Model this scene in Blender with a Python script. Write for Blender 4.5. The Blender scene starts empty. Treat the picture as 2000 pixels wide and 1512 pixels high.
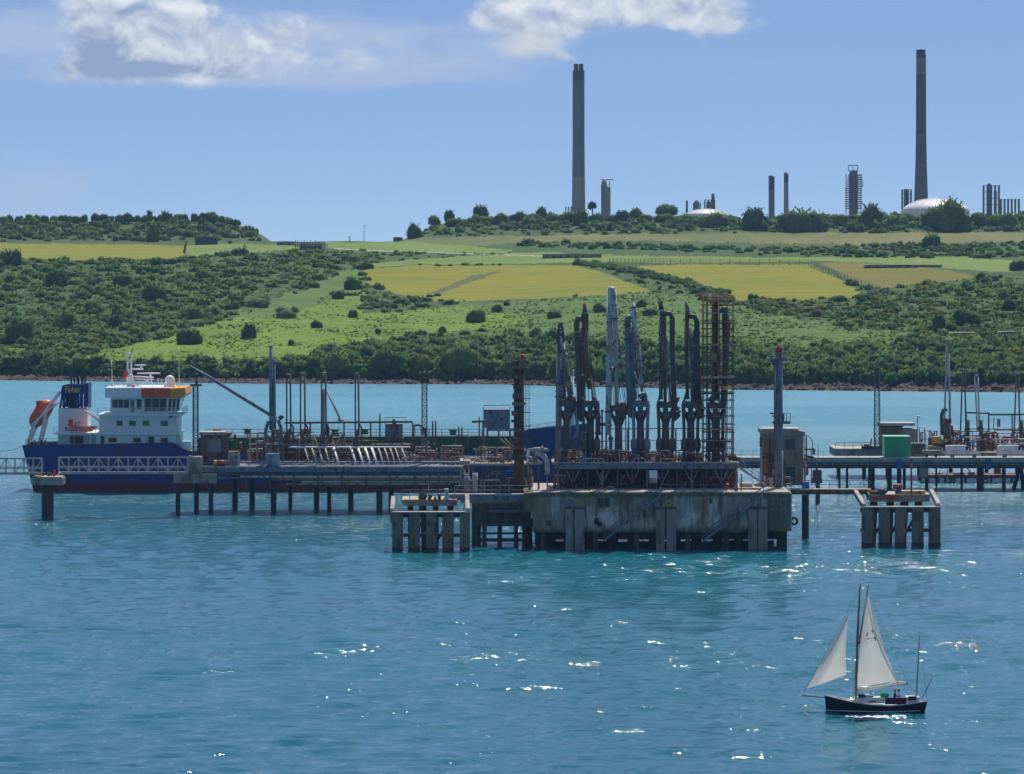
import bpy, math, random
import numpy as np
from mathutils import Vector

rnd = random.Random(7)
nrng = np.random.default_rng(11)
scene = bpy.context.scene
col = scene.collection
R = math.radians

# ------------------------------------------------------------------ camera
FPX, CAMH, HY, CX = 9000.0, 42.0, 480.0, 1000.0     # focal length in photo pixels, eye height, horizon row, centre column
cam_data = bpy.data.cameras.new("camera")
cam = bpy.data.objects.new("camera", cam_data)
col.objects.link(cam)
cam.location = (0, 0, CAMH)
cam.rotation_euler = (R(90), 0, 0)
cam_data.sensor_width = 36.0
cam_data.lens = 36.0 * FPX / 2000.0
cam_data.shift_y = -(756.0 - HY) / 2000.0
cam_data.clip_start = 1.0
cam_data.clip_end = 40000.0
scene.camera = cam

# ------------------------------------------------------------------ sky and sun
SUN_EL, SUN_AZ = 58.0, 12.0          # the sun stands behind the refinery, a little to the right of the view
SKY_STRENGTH, SUN_STRENGTH = 0.083, 3.6
EXPOSURE = 0.28
HAZE = 0.37e-4
world = bpy.data.worlds.new("World")
scene.world = world
world.use_nodes = True
wt = world.node_tree
wt.nodes.clear()


def wn(kind, **kw):
    n = wt.nodes.new(kind)
    for k, v in kw.items():
        setattr(n, k, v)
    return n


def wmath(op, a, b=None, c=None, clamp=False):
    n = wn("ShaderNodeMath", operation=op, use_clamp=clamp)
    for i, v in enumerate((a, b, c)):
        if v is None:
            continue
        if isinstance(v, (int, float)):
            n.inputs[i].default_value = v
        else:
            wt.links.new(v, n.inputs[i])
    return n.outputs[0]


w_tc = wn("ShaderNodeTexCoord")
w_dir = w_tc.outputs["Generated"]
w_sep = wn("ShaderNodeSeparateXYZ")
wt.links.new(w_dir, w_sep.inputs[0])
dx, dy, dz = w_sep.outputs
# clear air: the deep blue comes down closer to the horizon than the plain model puts it
w_z = wmath("ADD", wmath("MULTIPLY", wmath("MAXIMUM", dz, 0.0), 3.7), 0.112)
w_comb = wn("ShaderNodeCombineXYZ")
wt.links.new(dx, w_comb.inputs[0]); wt.links.new(dy, w_comb.inputs[1]); wt.links.new(w_z, w_comb.inputs[2])
w_norm = wn("ShaderNodeVectorMath", operation="NORMALIZE")
wt.links.new(w_comb.outputs[0], w_norm.inputs[0])
sky = wn("ShaderNodeTexSky", sky_type="NISHITA")
sky.sun_disc = False
sky.sun_elevation = R(SUN_EL)
sky.sun_rotation = R(SUN_AZ)
sky.altitude = 0
sky.air_density = 1.0
sky.dust_density = 0.25
sky.ozone_density = 4.0
wt.links.new(w_norm.outputs[0], sky.inputs[0])
# clouds: cumulus banks of noise seen along each direction, thicker in a few banks low over the land
w_az = wmath("MULTIPLY", wmath("ARCTAN2", dx, dy), 180 / math.pi)
w_el = wmath("MULTIPLY", wmath("ARCSINE", dz), 180 / math.pi)
w_p = wn("ShaderNodeCombineXYZ")
wt.links.new(w_az, w_p.inputs[0]); wt.links.new(w_el, w_p.inputs[1])


def wnoise(scale, detail=8.0, rough=0.55, off=(0, 0, 0), sx=1.0, sy=1.0, dist=0.0):
    m = wn("ShaderNodeMapping")
    m.inputs["Scale"].default_value = (sx, sy, 1)
    m.inputs["Location"].default_value = off
    wt.links.new(w_p.outputs[0], m.inputs[0])
    n = wn("ShaderNodeTexNoise", noise_dimensions="2D")
    n.inputs["Scale"].default_value = scale
    n.inputs["Detail"].default_value = detail
    n.inputs["Roughness"].default_value = rough
    n.inputs["Distortion"].default_value = dist
    wt.links.new(m.outputs[0], n.inputs["Vector"])
    return n.outputs["Fac"]


def wsmooth(x, a, b):
    n = wn("ShaderNodeMapRange", interpolation_type="SMOOTHSTEP")
    n.inputs["From Min"].default_value = a
    n.inputs["From Max"].default_value = b
    wt.links.new(x, n.inputs["Value"])
    return n.outputs["Result"]


def bank(az, el, ra, re, gain):
    """an elliptical cloud bank at azimuth az, elevation el (degrees)"""
    a = wmath("DIVIDE", wmath("SUBTRACT", w_az, az), ra)
    e = wmath("DIVIDE", wmath("SUBTRACT", w_el, el), re)
    d = wmath("ADD", wmath("MULTIPLY", a, a), wmath("MULTIPLY", e, e))
    return wmath("MULTIPLY", wmath("POWER", 2.718, wmath("MULTIPLY", d, -1.0)), gain)


def pe(px, py):
    return math.degrees(math.atan((px - CX) / FPX)), math.degrees(math.atan((HY - py) / FPX))


def banks(rows):
    tot = None
    for px, py, rx, ry, g in rows:
        a, e = pe(px, py)
        b = bank(a, e, math.degrees(rx / FPX), math.degrees(ry / FPX), g)
        tot = b if tot is None else wmath("ADD", tot, b)
    return tot


# thick white cumulus
thick = banks([(255, 15, 120, 60, .75), (340, 40, 75, 75, .75), (190, 70, 70, 50, .6), (300, 110, 120, 45, .62), (390, 130, 80, 38, .5), (200, 135, 110, 26, .55), (480, 95, 70, 50, .34), (470, 150, 120, 16, .3),
               (590, 50, 80, 30, .40), (545, 85, 45, 40, .36), (700, 85, 80, 26, .36), (640, 120, 110, 20, .34), (800, 125, 90, 18, .28), (945, 36, 40, 24, .62), (1040, 10, 80, 42, .85), (1075, 62, 60, 36, .5), (1180, 8, 150, 44, .85), (1330, 22, 110, 34, .75), (1410, 50, 60, 26, .6), (1000, 90, 110, 34, .30),
               (500, -160, 900, 100, .35), (1500, -260, 700, 120, .4)])
# thin veils
veil = banks([(40, 90, 230, 90, .62), (620, 105, 260, 62, .60), (800, 140, 170, 30, .5), (90, 350, 230, 50, .52), (980, 90, 130, 46, .5), (480, 155, 400, 18, .42), (60, 415, 260, 26, .4), (330, 60, 420, 40, .3), (700, 60, 200, 22, .34)])
far_bank = wmath("MULTIPLY", wsmooth(w_el, 4.0, 12.0), 0.33)
n_big = wnoise(1.7, 9, .58, (3.1, 1.7, 0), 1, 1.3, .3)
n_up = wnoise(1.7, 9, .58, (3.1 + .05, 1.7 + .2, 0), 1, 1.3, .3)
n_wide = wnoise(.09, 6, .55, (8, 3, 0), 1, 1.6)
n_veil = wnoise(1.3, 9, .62, (1, 9, 0), .45, 2.0, .4)
d_thick = wmath("ADD", wmath("ADD", wmath("MULTIPLY", thick, 1.15), wmath("MULTIPLY", n_big, .85)), wmath("MULTIPLY", wmath("MULTIPLY", far_bank, n_wide), 1.55))
c_thick = wsmooth(d_thick, .62, 1.18)
d_veil = wmath("ADD", veil, wmath("MULTIPLY", n_veil, 1.15))
c_veil = wmath("MULTIPLY", wsmooth(d_veil, .72, 1.4), .85)
# light and dark folds of the thick cloud
fold = wmath("ADD", wmath("MULTIPLY", wmath("SUBTRACT", n_big, n_up), 1.9), .55, clamp=True)
under = banks([(185, 112, 62, 34, .85), (230, 138, 110, 18, .7), (300, 135, 60, 16, .35)])
fold = wmath("SUBTRACT", fold, under, clamp=True)
w_mixc = wn("ShaderNodeMix", data_type="RGBA")
wt.links.new(fold, w_mixc.inputs[0])
w_mixc.inputs[6].default_value = (2.9, 3.7, 5.6, 1)
w_mixc.inputs[7].default_value = (8.6, 8.9, 9.2, 1)
w_v = wn("ShaderNodeMix", data_type="RGBA")
wt.links.new(c_veil, w_v.inputs[0])
w_hs = wn("ShaderNodeMix", data_type="RGBA", blend_type="MULTIPLY")
w_hs.inputs[0].default_value = 1.0
wt.links.new(sky.outputs[0], w_hs.inputs[6])
w_hs.inputs[7].default_value = (.94, .94, 1.02, 1)
wt.links.new(w_hs.outputs[2], w_v.inputs[6])
w_v.inputs[7].default_value = (4.5, 5.4, 7.4, 1)
w_t = wn("ShaderNodeMix", data_type="RGBA")
wt.links.new(c_thick, w_t.inputs[0])
wt.links.new(w_v.outputs[2], w_t.inputs[6])
wt.links.new(w_mixc.outputs[2], w_t.inputs[7])
w_bg = wn("ShaderNodeBackground")
w_bg.inputs["Strength"].default_value = SKY_STRENGTH
wt.links.new(w_t.outputs[2], w_bg.inputs["Color"])
w_out = wn("ShaderNodeOutputWorld")
wt.links.new(w_bg.outputs[0], w_out.inputs["Surface"])

sun_data = bpy.data.lights.new("sun", "SUN")
sun_data.energy = SUN_STRENGTH
sun_data.angle = R(0.5)
sun_data.color = (1.0, 0.94, 0.84)
sun = bpy.data.objects.new("sun", sun_data)
col.objects.link(sun)
sd = Vector((math.sin(R(SUN_AZ)) * math.cos(R(SUN_EL)), math.cos(R(SUN_AZ)) * math.cos(R(SUN_EL)), math.sin(R(SUN_EL))))
sun.rotation_euler = sd.to_track_quat("Z", "Y").to_euler()
sun.location = (200, 300, 600)

scene.view_settings.view_transform = "Standard"
scene.view_settings.look = "None"
scene.view_settings.exposure = EXPOSURE
scene.view_settings.gamma = 1.0
scene.view_settings.use_curve_mapping = False
scene.cycles.max_bounces = 6
scene.cycles.transparent_max_bounces = 8
scene.cycles.volume_bounces = 2
scene.cycles.use_denoising = True
scene.cycles.sample_clamp_indirect = 6.0
scene.cycles.volume_step_rate = 1.0

# ------------------------------------------------------------------ helpers


def P(px, py, Y):
    """the point at distance Y that the photograph shows at (px, py)"""
    return Vector(((px - CX) * Y / FPX, Y, CAMH - (py - HY) * Y / FPX))


def YW(py):
    """distance of the water surface at photo row py"""
    return FPX * CAMH / (py - HY)


def mat(name, c1, c2=None, scale=0.5, rough=0.6, metal=0.0, streak=0.0, bump=0.0, contrast=(0.4, 0.62), c3=None, spec=0.4, trans=0.0):
    """paint, steel, concrete ...: a base colour with blotches and (streak) runs of a second one"""
    m = bpy.data.materials.new(name)
    m.use_nodes = True
    nt = m.node_tree
    b = nt.nodes["Principled BSDF"]
    b.inputs["Roughness"].default_value = rough
    b.inputs["Metallic"].default_value = metal
    b.inputs["Specular IOR Level"].default_value = spec
    b.inputs["Base Color"].default_value = (*c1, 1)
    if c2 is None:
        c2 = tuple(v * 0.8 for v in c1)
    g = nt.nodes.new("ShaderNodeNewGeometry")
    mp = nt.nodes.new("ShaderNodeMapping")
    mp.inputs["Scale"].default_value = (1, 1, 1.0 if streak == 0 else max(0.08, 1 - streak))
    nt.links.new(g.outputs["Position"], mp.inputs[0])
    n = nt.nodes.new("ShaderNodeTexNoise")
    n.inputs["Scale"].default_value = scale
    n.inputs["Detail"].default_value = 7
    n.inputs["Roughness"].default_value = 0.62
    nt.links.new(mp.outputs[0], n.inputs["Vector"])
    mr = nt.nodes.new("ShaderNodeMapRange")
    mr.interpolation_type = "SMOOTHSTEP"
    mr.inputs["From Min"].default_value, mr.inputs["From Max"].default_value = contrast
    nt.links.new(n.outputs["Fac"], mr.inputs["Value"])
    mx = nt.nodes.new("ShaderNodeMix")
    mx.data_type = "RGBA"
    mx.inputs[6].default_value = (*c1, 1)
    mx.inputs[7].default_value = (*c2, 1)
    nt.links.new(mr.outputs[0], mx.inputs[0])
    out = mx.outputs[2]
    if c3 is not None:
        n2 = nt.nodes.new("ShaderNodeTexNoise")
        n2.inputs["Scale"].default_value = scale * 2.7
        n2.inputs["Detail"].default_value = 5
        mp2 = nt.nodes.new("ShaderNodeMapping")
        mp2.inputs["Scale"].default_value = (1, 1, 0.35)
        mp2.inputs["Location"].default_value = (7, 3, 1)
        nt.links.new(g.outputs["Position"], mp2.inputs[0])
        nt.links.new(mp2.outputs[0], n2.inputs["Vector"])
        mr2 = nt.nodes.new("ShaderNodeMapRange")
        mr2.interpolation_type = "SMOOTHSTEP"
        mr2.inputs["From Min"].default_value, mr2.inputs["From Max"].default_value = 0.52, 0.66
        nt.links.new(n2.outputs["Fac"], mr2.inputs["Value"])
        mx2 = nt.nodes.new("ShaderNodeMix")
        mx2.data_type = "RGBA"
        nt.links.new(mr2.outputs[0], mx2.inputs[0])
        nt.links.new(out, mx2.inputs[6])
        mx2.inputs[7].default_value = (*c3, 1)
        out = mx2.outputs[2]
    nt.links.new(out, b.inputs["Base Color"])
    if bump:
        bp = nt.nodes.new("ShaderNodeBump")
        bp.inputs["Strength"].default_value = bump
        bp.inputs["Distance"].default_value = 0.3
        nt.links.new(n.outputs["Fac"], bp.inputs["Height"])
        nt.links.new(bp.outputs[0], b.inputs["Normal"])
    if trans:
        tr = nt.nodes.new("ShaderNodeBsdfTranslucent")
        nt.links.new(out, tr.inputs["Color"])
        ms = nt.nodes.new("ShaderNodeMixShader")
        ms.inputs[0].default_value = trans
        nt.links.new(b.outputs[0], ms.inputs[1])
        nt.links.new(tr.outputs[0], ms.inputs[2])
        nt.links.new(ms.outputs[0], nt.nodes["Material Output"].inputs["Surface"])
    return m


class MB:
    """collects boxes, tubes, sheets; build() links them as one mesh object"""

    def __init__(self):
        self.v, self.f = [], []

    def add(self, verts, faces):
        o = len(self.v)
        self.v.extend([tuple(p) for p in verts])
        self.f.extend([tuple(i + o for i in f) for f in faces])
        return self

    def box(self, x0, x1, y0, y1, z0, z1):
        v = [(x, y, z) for z in (z0, z1) for y in (y0, y1) for x in (x0, x1)]
        return self.add(v, [(0, 2, 3, 1), (4, 5, 7, 6), (0, 1, 5, 4), (2, 6, 7, 3), (0, 4, 6, 2), (1, 3, 7, 5)])

    def tube(self, a, b, r, r2=None, n=8, cap=True):
        a, b = Vector(a), Vector(b)
        r2 = r if r2 is None else r2
        d = b - a
        if d.length < 1e-6:
            return self
        d.normalize()
        u = d.cross(Vector((0, 0, 1)) if abs(d.z) < 0.9 else Vector((1, 0, 0))).normalized()
        w = d.cross(u)
        vs = []
        for c, rr in ((a, r), (b, r2)):
            for k in range(n):
                t = 2 * math.pi * k / n
                vs.append(c + (u * math.cos(t) + w * math.sin(t)) * rr)
        fs = [(k, (k + 1) % n, n + (k + 1) % n, n + k) for k in range(n)]
        if cap:
            fs += [tuple(range(n - 1, -1, -1)), tuple(range(n, 2 * n))]
        return self.add(vs, fs)

    def path(self, pts, r, n=8):
        """a bent pipe: rings at every point"""
        pts = [Vector(p) for p in pts]
        vs = []
        m = len(pts)
        prev = None
        for i, p in enumerate(pts):
            d = (pts[min(i + 1, m - 1)] - pts[max(i - 1, 0)]).normalized()
            if prev is None:
                u = d.cross(Vector((0, 0, 1)) if abs(d.z) < 0.9 else Vector((1, 0, 0))).normalized()
            else:
                u = (prev - d * prev.dot(d)).normalized()
            prev = u
            w = d.cross(u)
            rr = r[i] if isinstance(r, (list, tuple)) else r
            vs += [p + (u * math.cos(2 * math.pi * k / n) + w * math.sin(2 * math.pi * k / n)) * rr for k in range(n)]
        fs = [(i * n + k, i * n + (k + 1) % n, (i + 1) * n + (k + 1) % n, (i + 1) * n + k) for i in range(m - 1) for k in range(n)]
        fs += [tuple(range(n - 1, -1, -1)), tuple(range((m - 1) * n, m * n))]
        return self.add(vs, fs)

    def bar(self, a, b, w, h=None):
        """a straight member of rectangular section"""
        a, b = Vector(a), Vector(b)
        h = w if h is None else h
        d = (b - a).normalized()
        u = d.cross(Vector((0, 0, 1)) if abs(d.z) < 0.9 else Vector((0, 1, 0))).normalized()
        t = u.cross(d)
        vs = [c + u * (sx * w / 2) + t * (sz * h / 2) for c in (a, b) for sx, sz in ((-1, -1), (1, -1), (1, 1), (-1, 1))]
        return self.add(vs, [(3, 2, 1, 0), (4, 5, 6, 7), (0, 1, 5, 4), (1, 2, 6, 5), (2, 3, 7, 6), (3, 0, 4, 7)])

    def prism(self, pts, y0, y1):
        """outline of (x, z) points swept from y0 to y1"""
        n = len(pts)
        vs = [(x, y0, z) for x, z in pts] + [(x, y1, z) for x, z in pts]
        fs = [tuple(range(n)), tuple(range(2 * n - 1, n - 1, -1))]
        fs += [((k + 1) % n, k, n + k, n + (k + 1) % n) for k in range(n)]
        return self.add(vs, fs)

    def lathe(self, c, prof, n=16):
        """(radius, z) profile turned round the vertical through c"""
        vs = []
        for r, z in prof:
            vs += [(c[0] + r * math.cos(2 * math.pi * k / n), c[1] + r * math.sin(2 * math.pi * k / n), c[2] + z) for k in range(n)]
        m = len(prof)
        fs = [(i * n + k, i * n + (k + 1) % n, (i + 1) * n + (k + 1) % n, (i + 1) * n + k) for i in range(m - 1) for k in range(n)]
        fs += [tuple(range(n - 1, -1, -1)), tuple(range((m - 1) * n, m * n))]
        return self.add(vs, fs)

    def ball(self, c, rx, ry, rz, n=10, m=6):
        prof = [(max(0.02, math.sin(math.pi * i / m)), -math.cos(math.pi * i / m)) for i in range(m + 1)]
        o = len(self.v)
        self.lathe((0, 0, 0), prof, n)
        for i in range(o, len(self.v)):
            x, y, z = self.v[i]
            self.v[i] = (c[0] + x * rx, c[1] + y * ry, c[2] + z * rz)
        return self

    def build(self, name, m, parent=None, smooth=False, kind=None, label=None):
        off = Vector(parent["_at"]) if parent is not None and "_at" in parent else Vector((0, 0, 0))
        me = bpy.data.meshes.new(name)
        me.from_pydata([(x - off.x, y - off.y, z - off.z) for x, y, z in self.v], [], self.f)
        if smooth:
            me.polygons.foreach_set("use_smooth", [True] * len(me.polygons))
        me.materials.append(m)
        o = bpy.data.objects.new(name, me)
        col.objects.link(o)
        if parent is not None:
            o.parent = parent
            o["_at"] = tuple(off)
        if kind:
            o["kind"] = kind
        if label:
            o["label"] = label
        return o


def thing(name, label, cat, at, group=None):
    o = bpy.data.objects.new(name, None)
    col.objects.link(o)
    o.location = at
    o["_at"] = tuple(at)
    o["label"] = label
    o["category"] = cat
    if group:
        o["group"] = group
    o.empty_display_size = 0.5
    return o


def tag(o, label, cat, group=None):
    o["label"] = label
    o["category"] = cat
    if group:
        o["group"] = group
    return o


def big_mesh(name, verts, faces, m, kind=None, smooth=False, normals=None):
    """verts (n,3) and quads (k,4) as arrays"""
    me = bpy.data.meshes.new(name)
    verts = np.asarray(verts, np.float32)
    faces = np.asarray(faces, np.int32)
    k, q = faces.shape
    me.vertices.add(len(verts))
    me.vertices.foreach_set("co", verts.ravel())
    me.loops.add(k * q)
    me.loops.foreach_set("vertex_index", faces.ravel())
    me.polygons.add(k)
    me.polygons.foreach_set("loop_start", np.arange(0, k * q, q, dtype=np.int32))
    me.polygons.foreach_set("loop_total", np.full(k, q, np.int32))
    if smooth:
        me.polygons.foreach_set("use_smooth", np.ones(k, bool))
    me.materials.append(m)
    me.update(calc_edges=True)
    if normals is not None:       # foliage takes its shading from the shape of the crown, not from each flat leaf
        at_ = me.attributes.new("custom_normal", "FLOAT_VECTOR", "POINT")
        at_.data.foreach_set("vector", np.asarray(normals, np.float32).ravel())
    o = bpy.data.objects.new(name, me)
    col.objects.link(o)
    if kind:
        o["kind"] = kind
    return o


# ------------------------------------------------------------------ land
def lerp_tab(x, tab):
    return np.interp(x, [t[0] for t in tab], [t[1] for t in tab])


SHORE = [(-1500, 738), (0, 742), (500, 749), (960, 750), (1100, 754), (1460, 761), (2000, 766), (3500, 776)]
CREST = [(-1500, 434), (0, 434), (420, 432), (455, 437), (490, 448), (515, 462), (528, 472), (560, 474), (640, 472), (780, 471), (800, 463), (850, 441),
         (900, 431), (1100, 424), (1400, 428), (1600, 426), (1760, 424), (2000, 425), (3500, 428)]
TOE = [(-1500, 474), (0, 474), (420, 474), (528, 474), (780, 472), (860, 468), (1000, 462), (1400, 458), (2000, 456), (3500, 456)]


def ys_of(px):
    return FPX * CAMH / (lerp_tab(px, SHORE) - HY)


def land_Y(px, py):
    """distance of the land surface that lies at (px, py); px, py arrays"""
    px = np.asarray(px, float); py = np.asarray(py, float)
    s = lerp_tab(px, SHORE); t = lerp_tab(px, TOE); c = lerp_tab(px, CREST)
    Ys = FPX * CAMH / (s - HY)
    pys = [s + 2, s, s - 9, s - 34, s - 52, 0 * s + 640, 0 * s + 580, 0 * s + 520, 0 * s + 496, t, c - 0.2]
    Ds = [Ys - 3, Ys, Ys + 9, Ys + 13, Ys + 26, Ys + 130, Ys + 275, Ys + 470, Ys + 620, 2330 + 0 * s, 2440 + 0 * s]
    out = np.full(px.shape, np.nan)
    for i in range(len(pys) - 1):
        a, b = pys[i], pys[i + 1]
        m = (py <= a) & (py >= b)
        f = np.where(np.abs(a - b) > 1e-6, (a - py) / np.where(np.abs(a - b) > 1e-6, a - b, 1), 0)
        out = np.where(m, Ds[i] + f * (Ds[i + 1] - Ds[i]), out)
    out = np.where(np.isnan(out), 2440.0, out)
    return out


def land_P(px, py):
    Y = float(land_Y(np.array([px]), np.array([py]))[0])
    return P(px, py, Y)


def in_poly(px, py, poly):
    inside = np.zeros(px.shape, bool)
    n = len(poly)
    for i in range(n):
        x0, y0 = poly[i]; x1, y1 = poly[(i + 1) % n]
        if y0 == y1:
            continue
        c = ((y0 > py) != (y1 > py)) & (px < (x1 - x0) * (py - y0) / (y1 - y0) + x0)
        inside ^= c
    return inside


HAY = [[(-1500, 476), (0, 476), (250, 478), (362, 480), (360, 500), (330, 505), (200, 510), (100, 507), (0, 502), (-1500, 502)],
       [(707, 529), (720, 524), (800, 520), (960, 519), (1120, 518), (1180, 535), (1275, 570), (1180, 577), (1070, 583), (880, 590), (845, 588), (800, 580), (740, 566), (716, 553)],
       [(1240, 521), (1300, 517), (1580, 517), (1640, 546), (1680, 570), (1665, 582), (1560, 586), (1440, 588), (1380, 566), (1300, 541)]]
RUST_HAY = [[(1600, 514), (1690, 515), (1760, 522), (1840, 526), (1905, 541), (1890, 547), (1800, 553), (1720, 564), (1680, 556)]]
PASTURE = [[(365, 480), (420, 477), (540, 477), (600, 485), (520, 492), (362, 503)],
           [(636, 474), (790, 473), (1000, 488), (1000, 495), (830, 494), (700, 490), (640, 485)],
           [(940, 499), (1060, 494), (1200, 499), (1500, 503), (1900, 503), (1985, 510), (2030, 528), (1960, 532), (1850, 525), (1690, 514), (1600, 511), (1300, 515), (1200, 512), (1000, 516), (800, 518), (720, 523), (700, 516)]]
ROUGH = [[(786, 473), (840, 466), (1000, 461), (1400, 456), (3500, 452), (3500, 470), (2000, 474), (1700, 478), (1500, 476), (1200, 470), (1000, 476), (880, 484)]]
BRIGHT = [[(96, 710), (200, 686), (320, 660), (396, 634), (480, 620), (560, 615), (650, 585), (712, 566), (716, 590), (706, 614), (850, 602), (960, 600), (1040, 630), (880, 650), (760, 660), (680, 676), (620, 690), (560, 708), (400, 706), (240, 708)],
          [(-300, 690), (0, 684), (60, 680), (40, 696), (0, 702), (-300, 705)]]
BRACKEN = [[(450, 622), (540, 585), (620, 552), (690, 535), (705, 545), (700, 560), (640, 585), (560, 612), (480, 630)], [(640, 548), (680, 520), (705, 530), (716, 560), (690, 580)], [(860, 598), (1000, 588), (1180, 580), (1300, 572), (1400, 596), (1480, 606), (1640, 640), (1760, 640), (1800, 650), (1700, 676), (1480, 672), (1320, 680), (1080, 664), (960, 660), (880, 652), (1040, 632)]]
DITCH_SHADE = [[(835, 574), (880, 556), (930, 537), (965, 531), (975, 533), (940, 544), (890, 563), (850, 575)]]  # dark strip: unmown grass, with the shade of a ditch put into its colour
TRACK = [(648, 486), (700, 489), (800, 493), (900, 496), (1000, 499), (1060, 501)]

COVER = ["hillside", "hay_field", "tawny_field", "pasture", "rough_grassland", "bracken_slope", "bracken_bank", "ditch_shade_strip", "shore", "cliff", "track"]


def cover_of(px, py):
    wob = 2.2 * np.sin(px * .071) + 1.6 * np.sin(px * .19 + 1) + 1.2 * np.sin(px * .43 + py * .2)
    wy = py + .45 * wob
    c = np.zeros(px.shape, int)
    def put(polys, k, yy):
        for p in polys:
            c[in_poly(px, yy, p)] = k
    put(ROUGH, 4, wy); put(BRACKEN, 6, py + 2 * wob); put(BRIGHT, 5, py + .8 * wob); put(PASTURE, 3, py + .2 * wob)
    put(HAY, 1, py + .25 * wob); put(RUST_HAY, 2, py + .3 * wob); put(DITCH_SHADE, 7, py + .3 * wob)
    ty = np.interp(px, [t[0] for t in TRACK], [t[1] for t in TRACK])
    c[(np.abs(py - ty) < .75) & (px > 650) & (px < 1060)] = 10
    s = lerp_tab(px, SHORE)
    h = 30 + 8 * np.sin(px * .013) + 3 * np.sin(px * .11)
    c[(py > s - h)] = 9
    c[(py > s - 11 - 3 * np.sin(px * .05))] = 8
    return c


def soil(name, c1, c2, c3, s1, s2, bump, bscale, stretch=1.0, bd=.6, trans=0.0):
    m = bpy.data.materials.new(name)
    m.use_nodes = True
    nt = m.node_tree
    b = nt.nodes["Principled BSDF"]
    b.inputs["Roughness"].default_value = .9
    b.inputs["Specular IOR Level"].default_value = .15
    g = nt.nodes.new("ShaderNodeNewGeometry")
    def noise(sc, st, det=6):
        mp = nt.nodes.new("ShaderNodeMapping")
        mp.inputs["Scale"].default_value = (1, st, 1)
        nt.links.new(g.outputs["Position"], mp.inputs[0])
        n = nt.nodes.new("ShaderNodeTexNoise")
        n.inputs["Scale"].default_value = sc
        n.inputs["Detail"].default_value = det
        n.inputs["Roughness"].default_value = .6
        nt.links.new(mp.outputs[0], n.inputs["Vector"])
        return n.outputs["Fac"]
    def ramp(x, a, bb):
        mr = nt.nodes.new("ShaderNodeMapRange")
        mr.interpolation_type = "SMOOTHSTEP"
        mr.inputs["From Min"].default_value = a
        mr.inputs["From Max"].default_value = bb
        nt.links.new(x, mr.inputs["Value"])
        return mr.outputs[0]
    def mix(f, a, bcol):
        mx = nt.nodes.new("ShaderNodeMix")
        mx.data_type = "RGBA"
        nt.links.new(f, mx.inputs[0])
        if isinstance(a, tuple):
            mx.inputs[6].default_value = (*a, 1)
        else:
            nt.links.new(a, mx.inputs[6])
        mx.inputs[7].default_value = (*bcol, 1)
        return mx.outputs[2]
    o = mix(ramp(noise(s1, stretch), .38, .62), c1, c2)
    o = mix(ramp(noise(s2, stretch), .5, .72), o, c3)
    nt.links.new(o, b.inputs["Base Color"])
    bp = nt.nodes.new("ShaderNodeBump")
    bp.inputs["Strength"].default_value = bump
    bp.inputs["Distance"].default_value = bd
    nt.links.new(noise(bscale, 1, 4), bp.inputs["Height"])
    nt.links.new(bp.outputs[0], b.inputs["Normal"])
    return m


land_mats = [
    soil("scrub ground", (.055, .10, .03), (.075, .125, .034), (.045, .075, .028), .05, .3, .8, .5),
    soil("hay", (.24, .228, .014), (.165, .20, .016), (.29, .238, .024), .02, .10, .5, .7, 3.5, .8),
    soil("tawny grass", (.195, .165, .026), (.155, .162, .026), (.135, .145, .03), .02, .12, .6, .6, 3.0, .8),
    soil("pasture grass", (.17, .25, .045), (.14, .21, .04), (.2, .24, .06), .02, .15, .3, .8, .5),
    soil("rough grass", (.20, .19, .07), (.13, .16, .05), (.09, .12, .04), .015, .09, .5, .5, .3),
    soil("bright bracken", (.16, .26, .028), (.12, .21, .026), (.10, .17, .03), .06, .25, 1.0, .55),
    soil("bracken", (.11, .19, .036), (.085, .16, .034), (.07, .125, .034), .05, .22, 1.0, .5),
    soil("unmown grass and ditch shade", (.10, .12, .035), (.13, .14, .04), (.08, .07, .035), .1, .4, .5, .6),
    soil("beach rock", (.10, .068, .055), (.055, .04, .04), (.14, .105, .08), .12, .5, 1.0, .6, 1, .8),
    soil("cliff rock", (.045, .04, .04), (.06, .045, .04), (.03, .05, .022), .12, .5, 1.0, .4, 1, 1.0),
    soil("gravel track", (.42, .40, .37), (.34, .33, .3), (.3, .3, .27), .2, .9, .2, 2.0),
]
land_px = np.concatenate([np.arange(-1500, -100, 25), np.arange(-100, 2100, 4), np.arange(2100, 3501, 25)]).astype(float)
NR = 250
_t = np.linspace(0, 1, NR)
GX = np.repeat(land_px[:, None], NR, 1)
_s = lerp_tab(land_px, SHORE) + 2
_c = lerp_tab(land_px, CREST) - .2
GY = _s[:, None] + (_c - _s)[:, None] * _t[None, :]
GD = land_Y(GX, GY)
WX = (GX - CX) * GD / FPX
WZ = CAMH - (GY - HY) * GD / FPX
# small rises and hollows
lump = (np.sin(WX * .11 + GD * .05) * np.sin(GD * .06 - WX * .04) + .6 * np.sin(WX * .27 + 2) * np.sin(GD * .19 + 1))
_cov_v = cover_of(GX, GY)
amp = np.select([np.isin(_cov_v, [1, 2, 3, 10]), np.isin(_cov_v, [8])], [.0, .12], .3)
edge = np.clip((GD - _s[:, None] * 0 - FPX * CAMH / (_s[:, None] - 2 - HY)) / 40, 0, 1)
WZ = WZ + lump * amp * edge
rock = nrng.normal(0, 1, WZ.shape)
WZ = WZ + np.where(np.isin(_cov_v, [8, 9]), np.abs(rock) * .35, 0)
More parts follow.
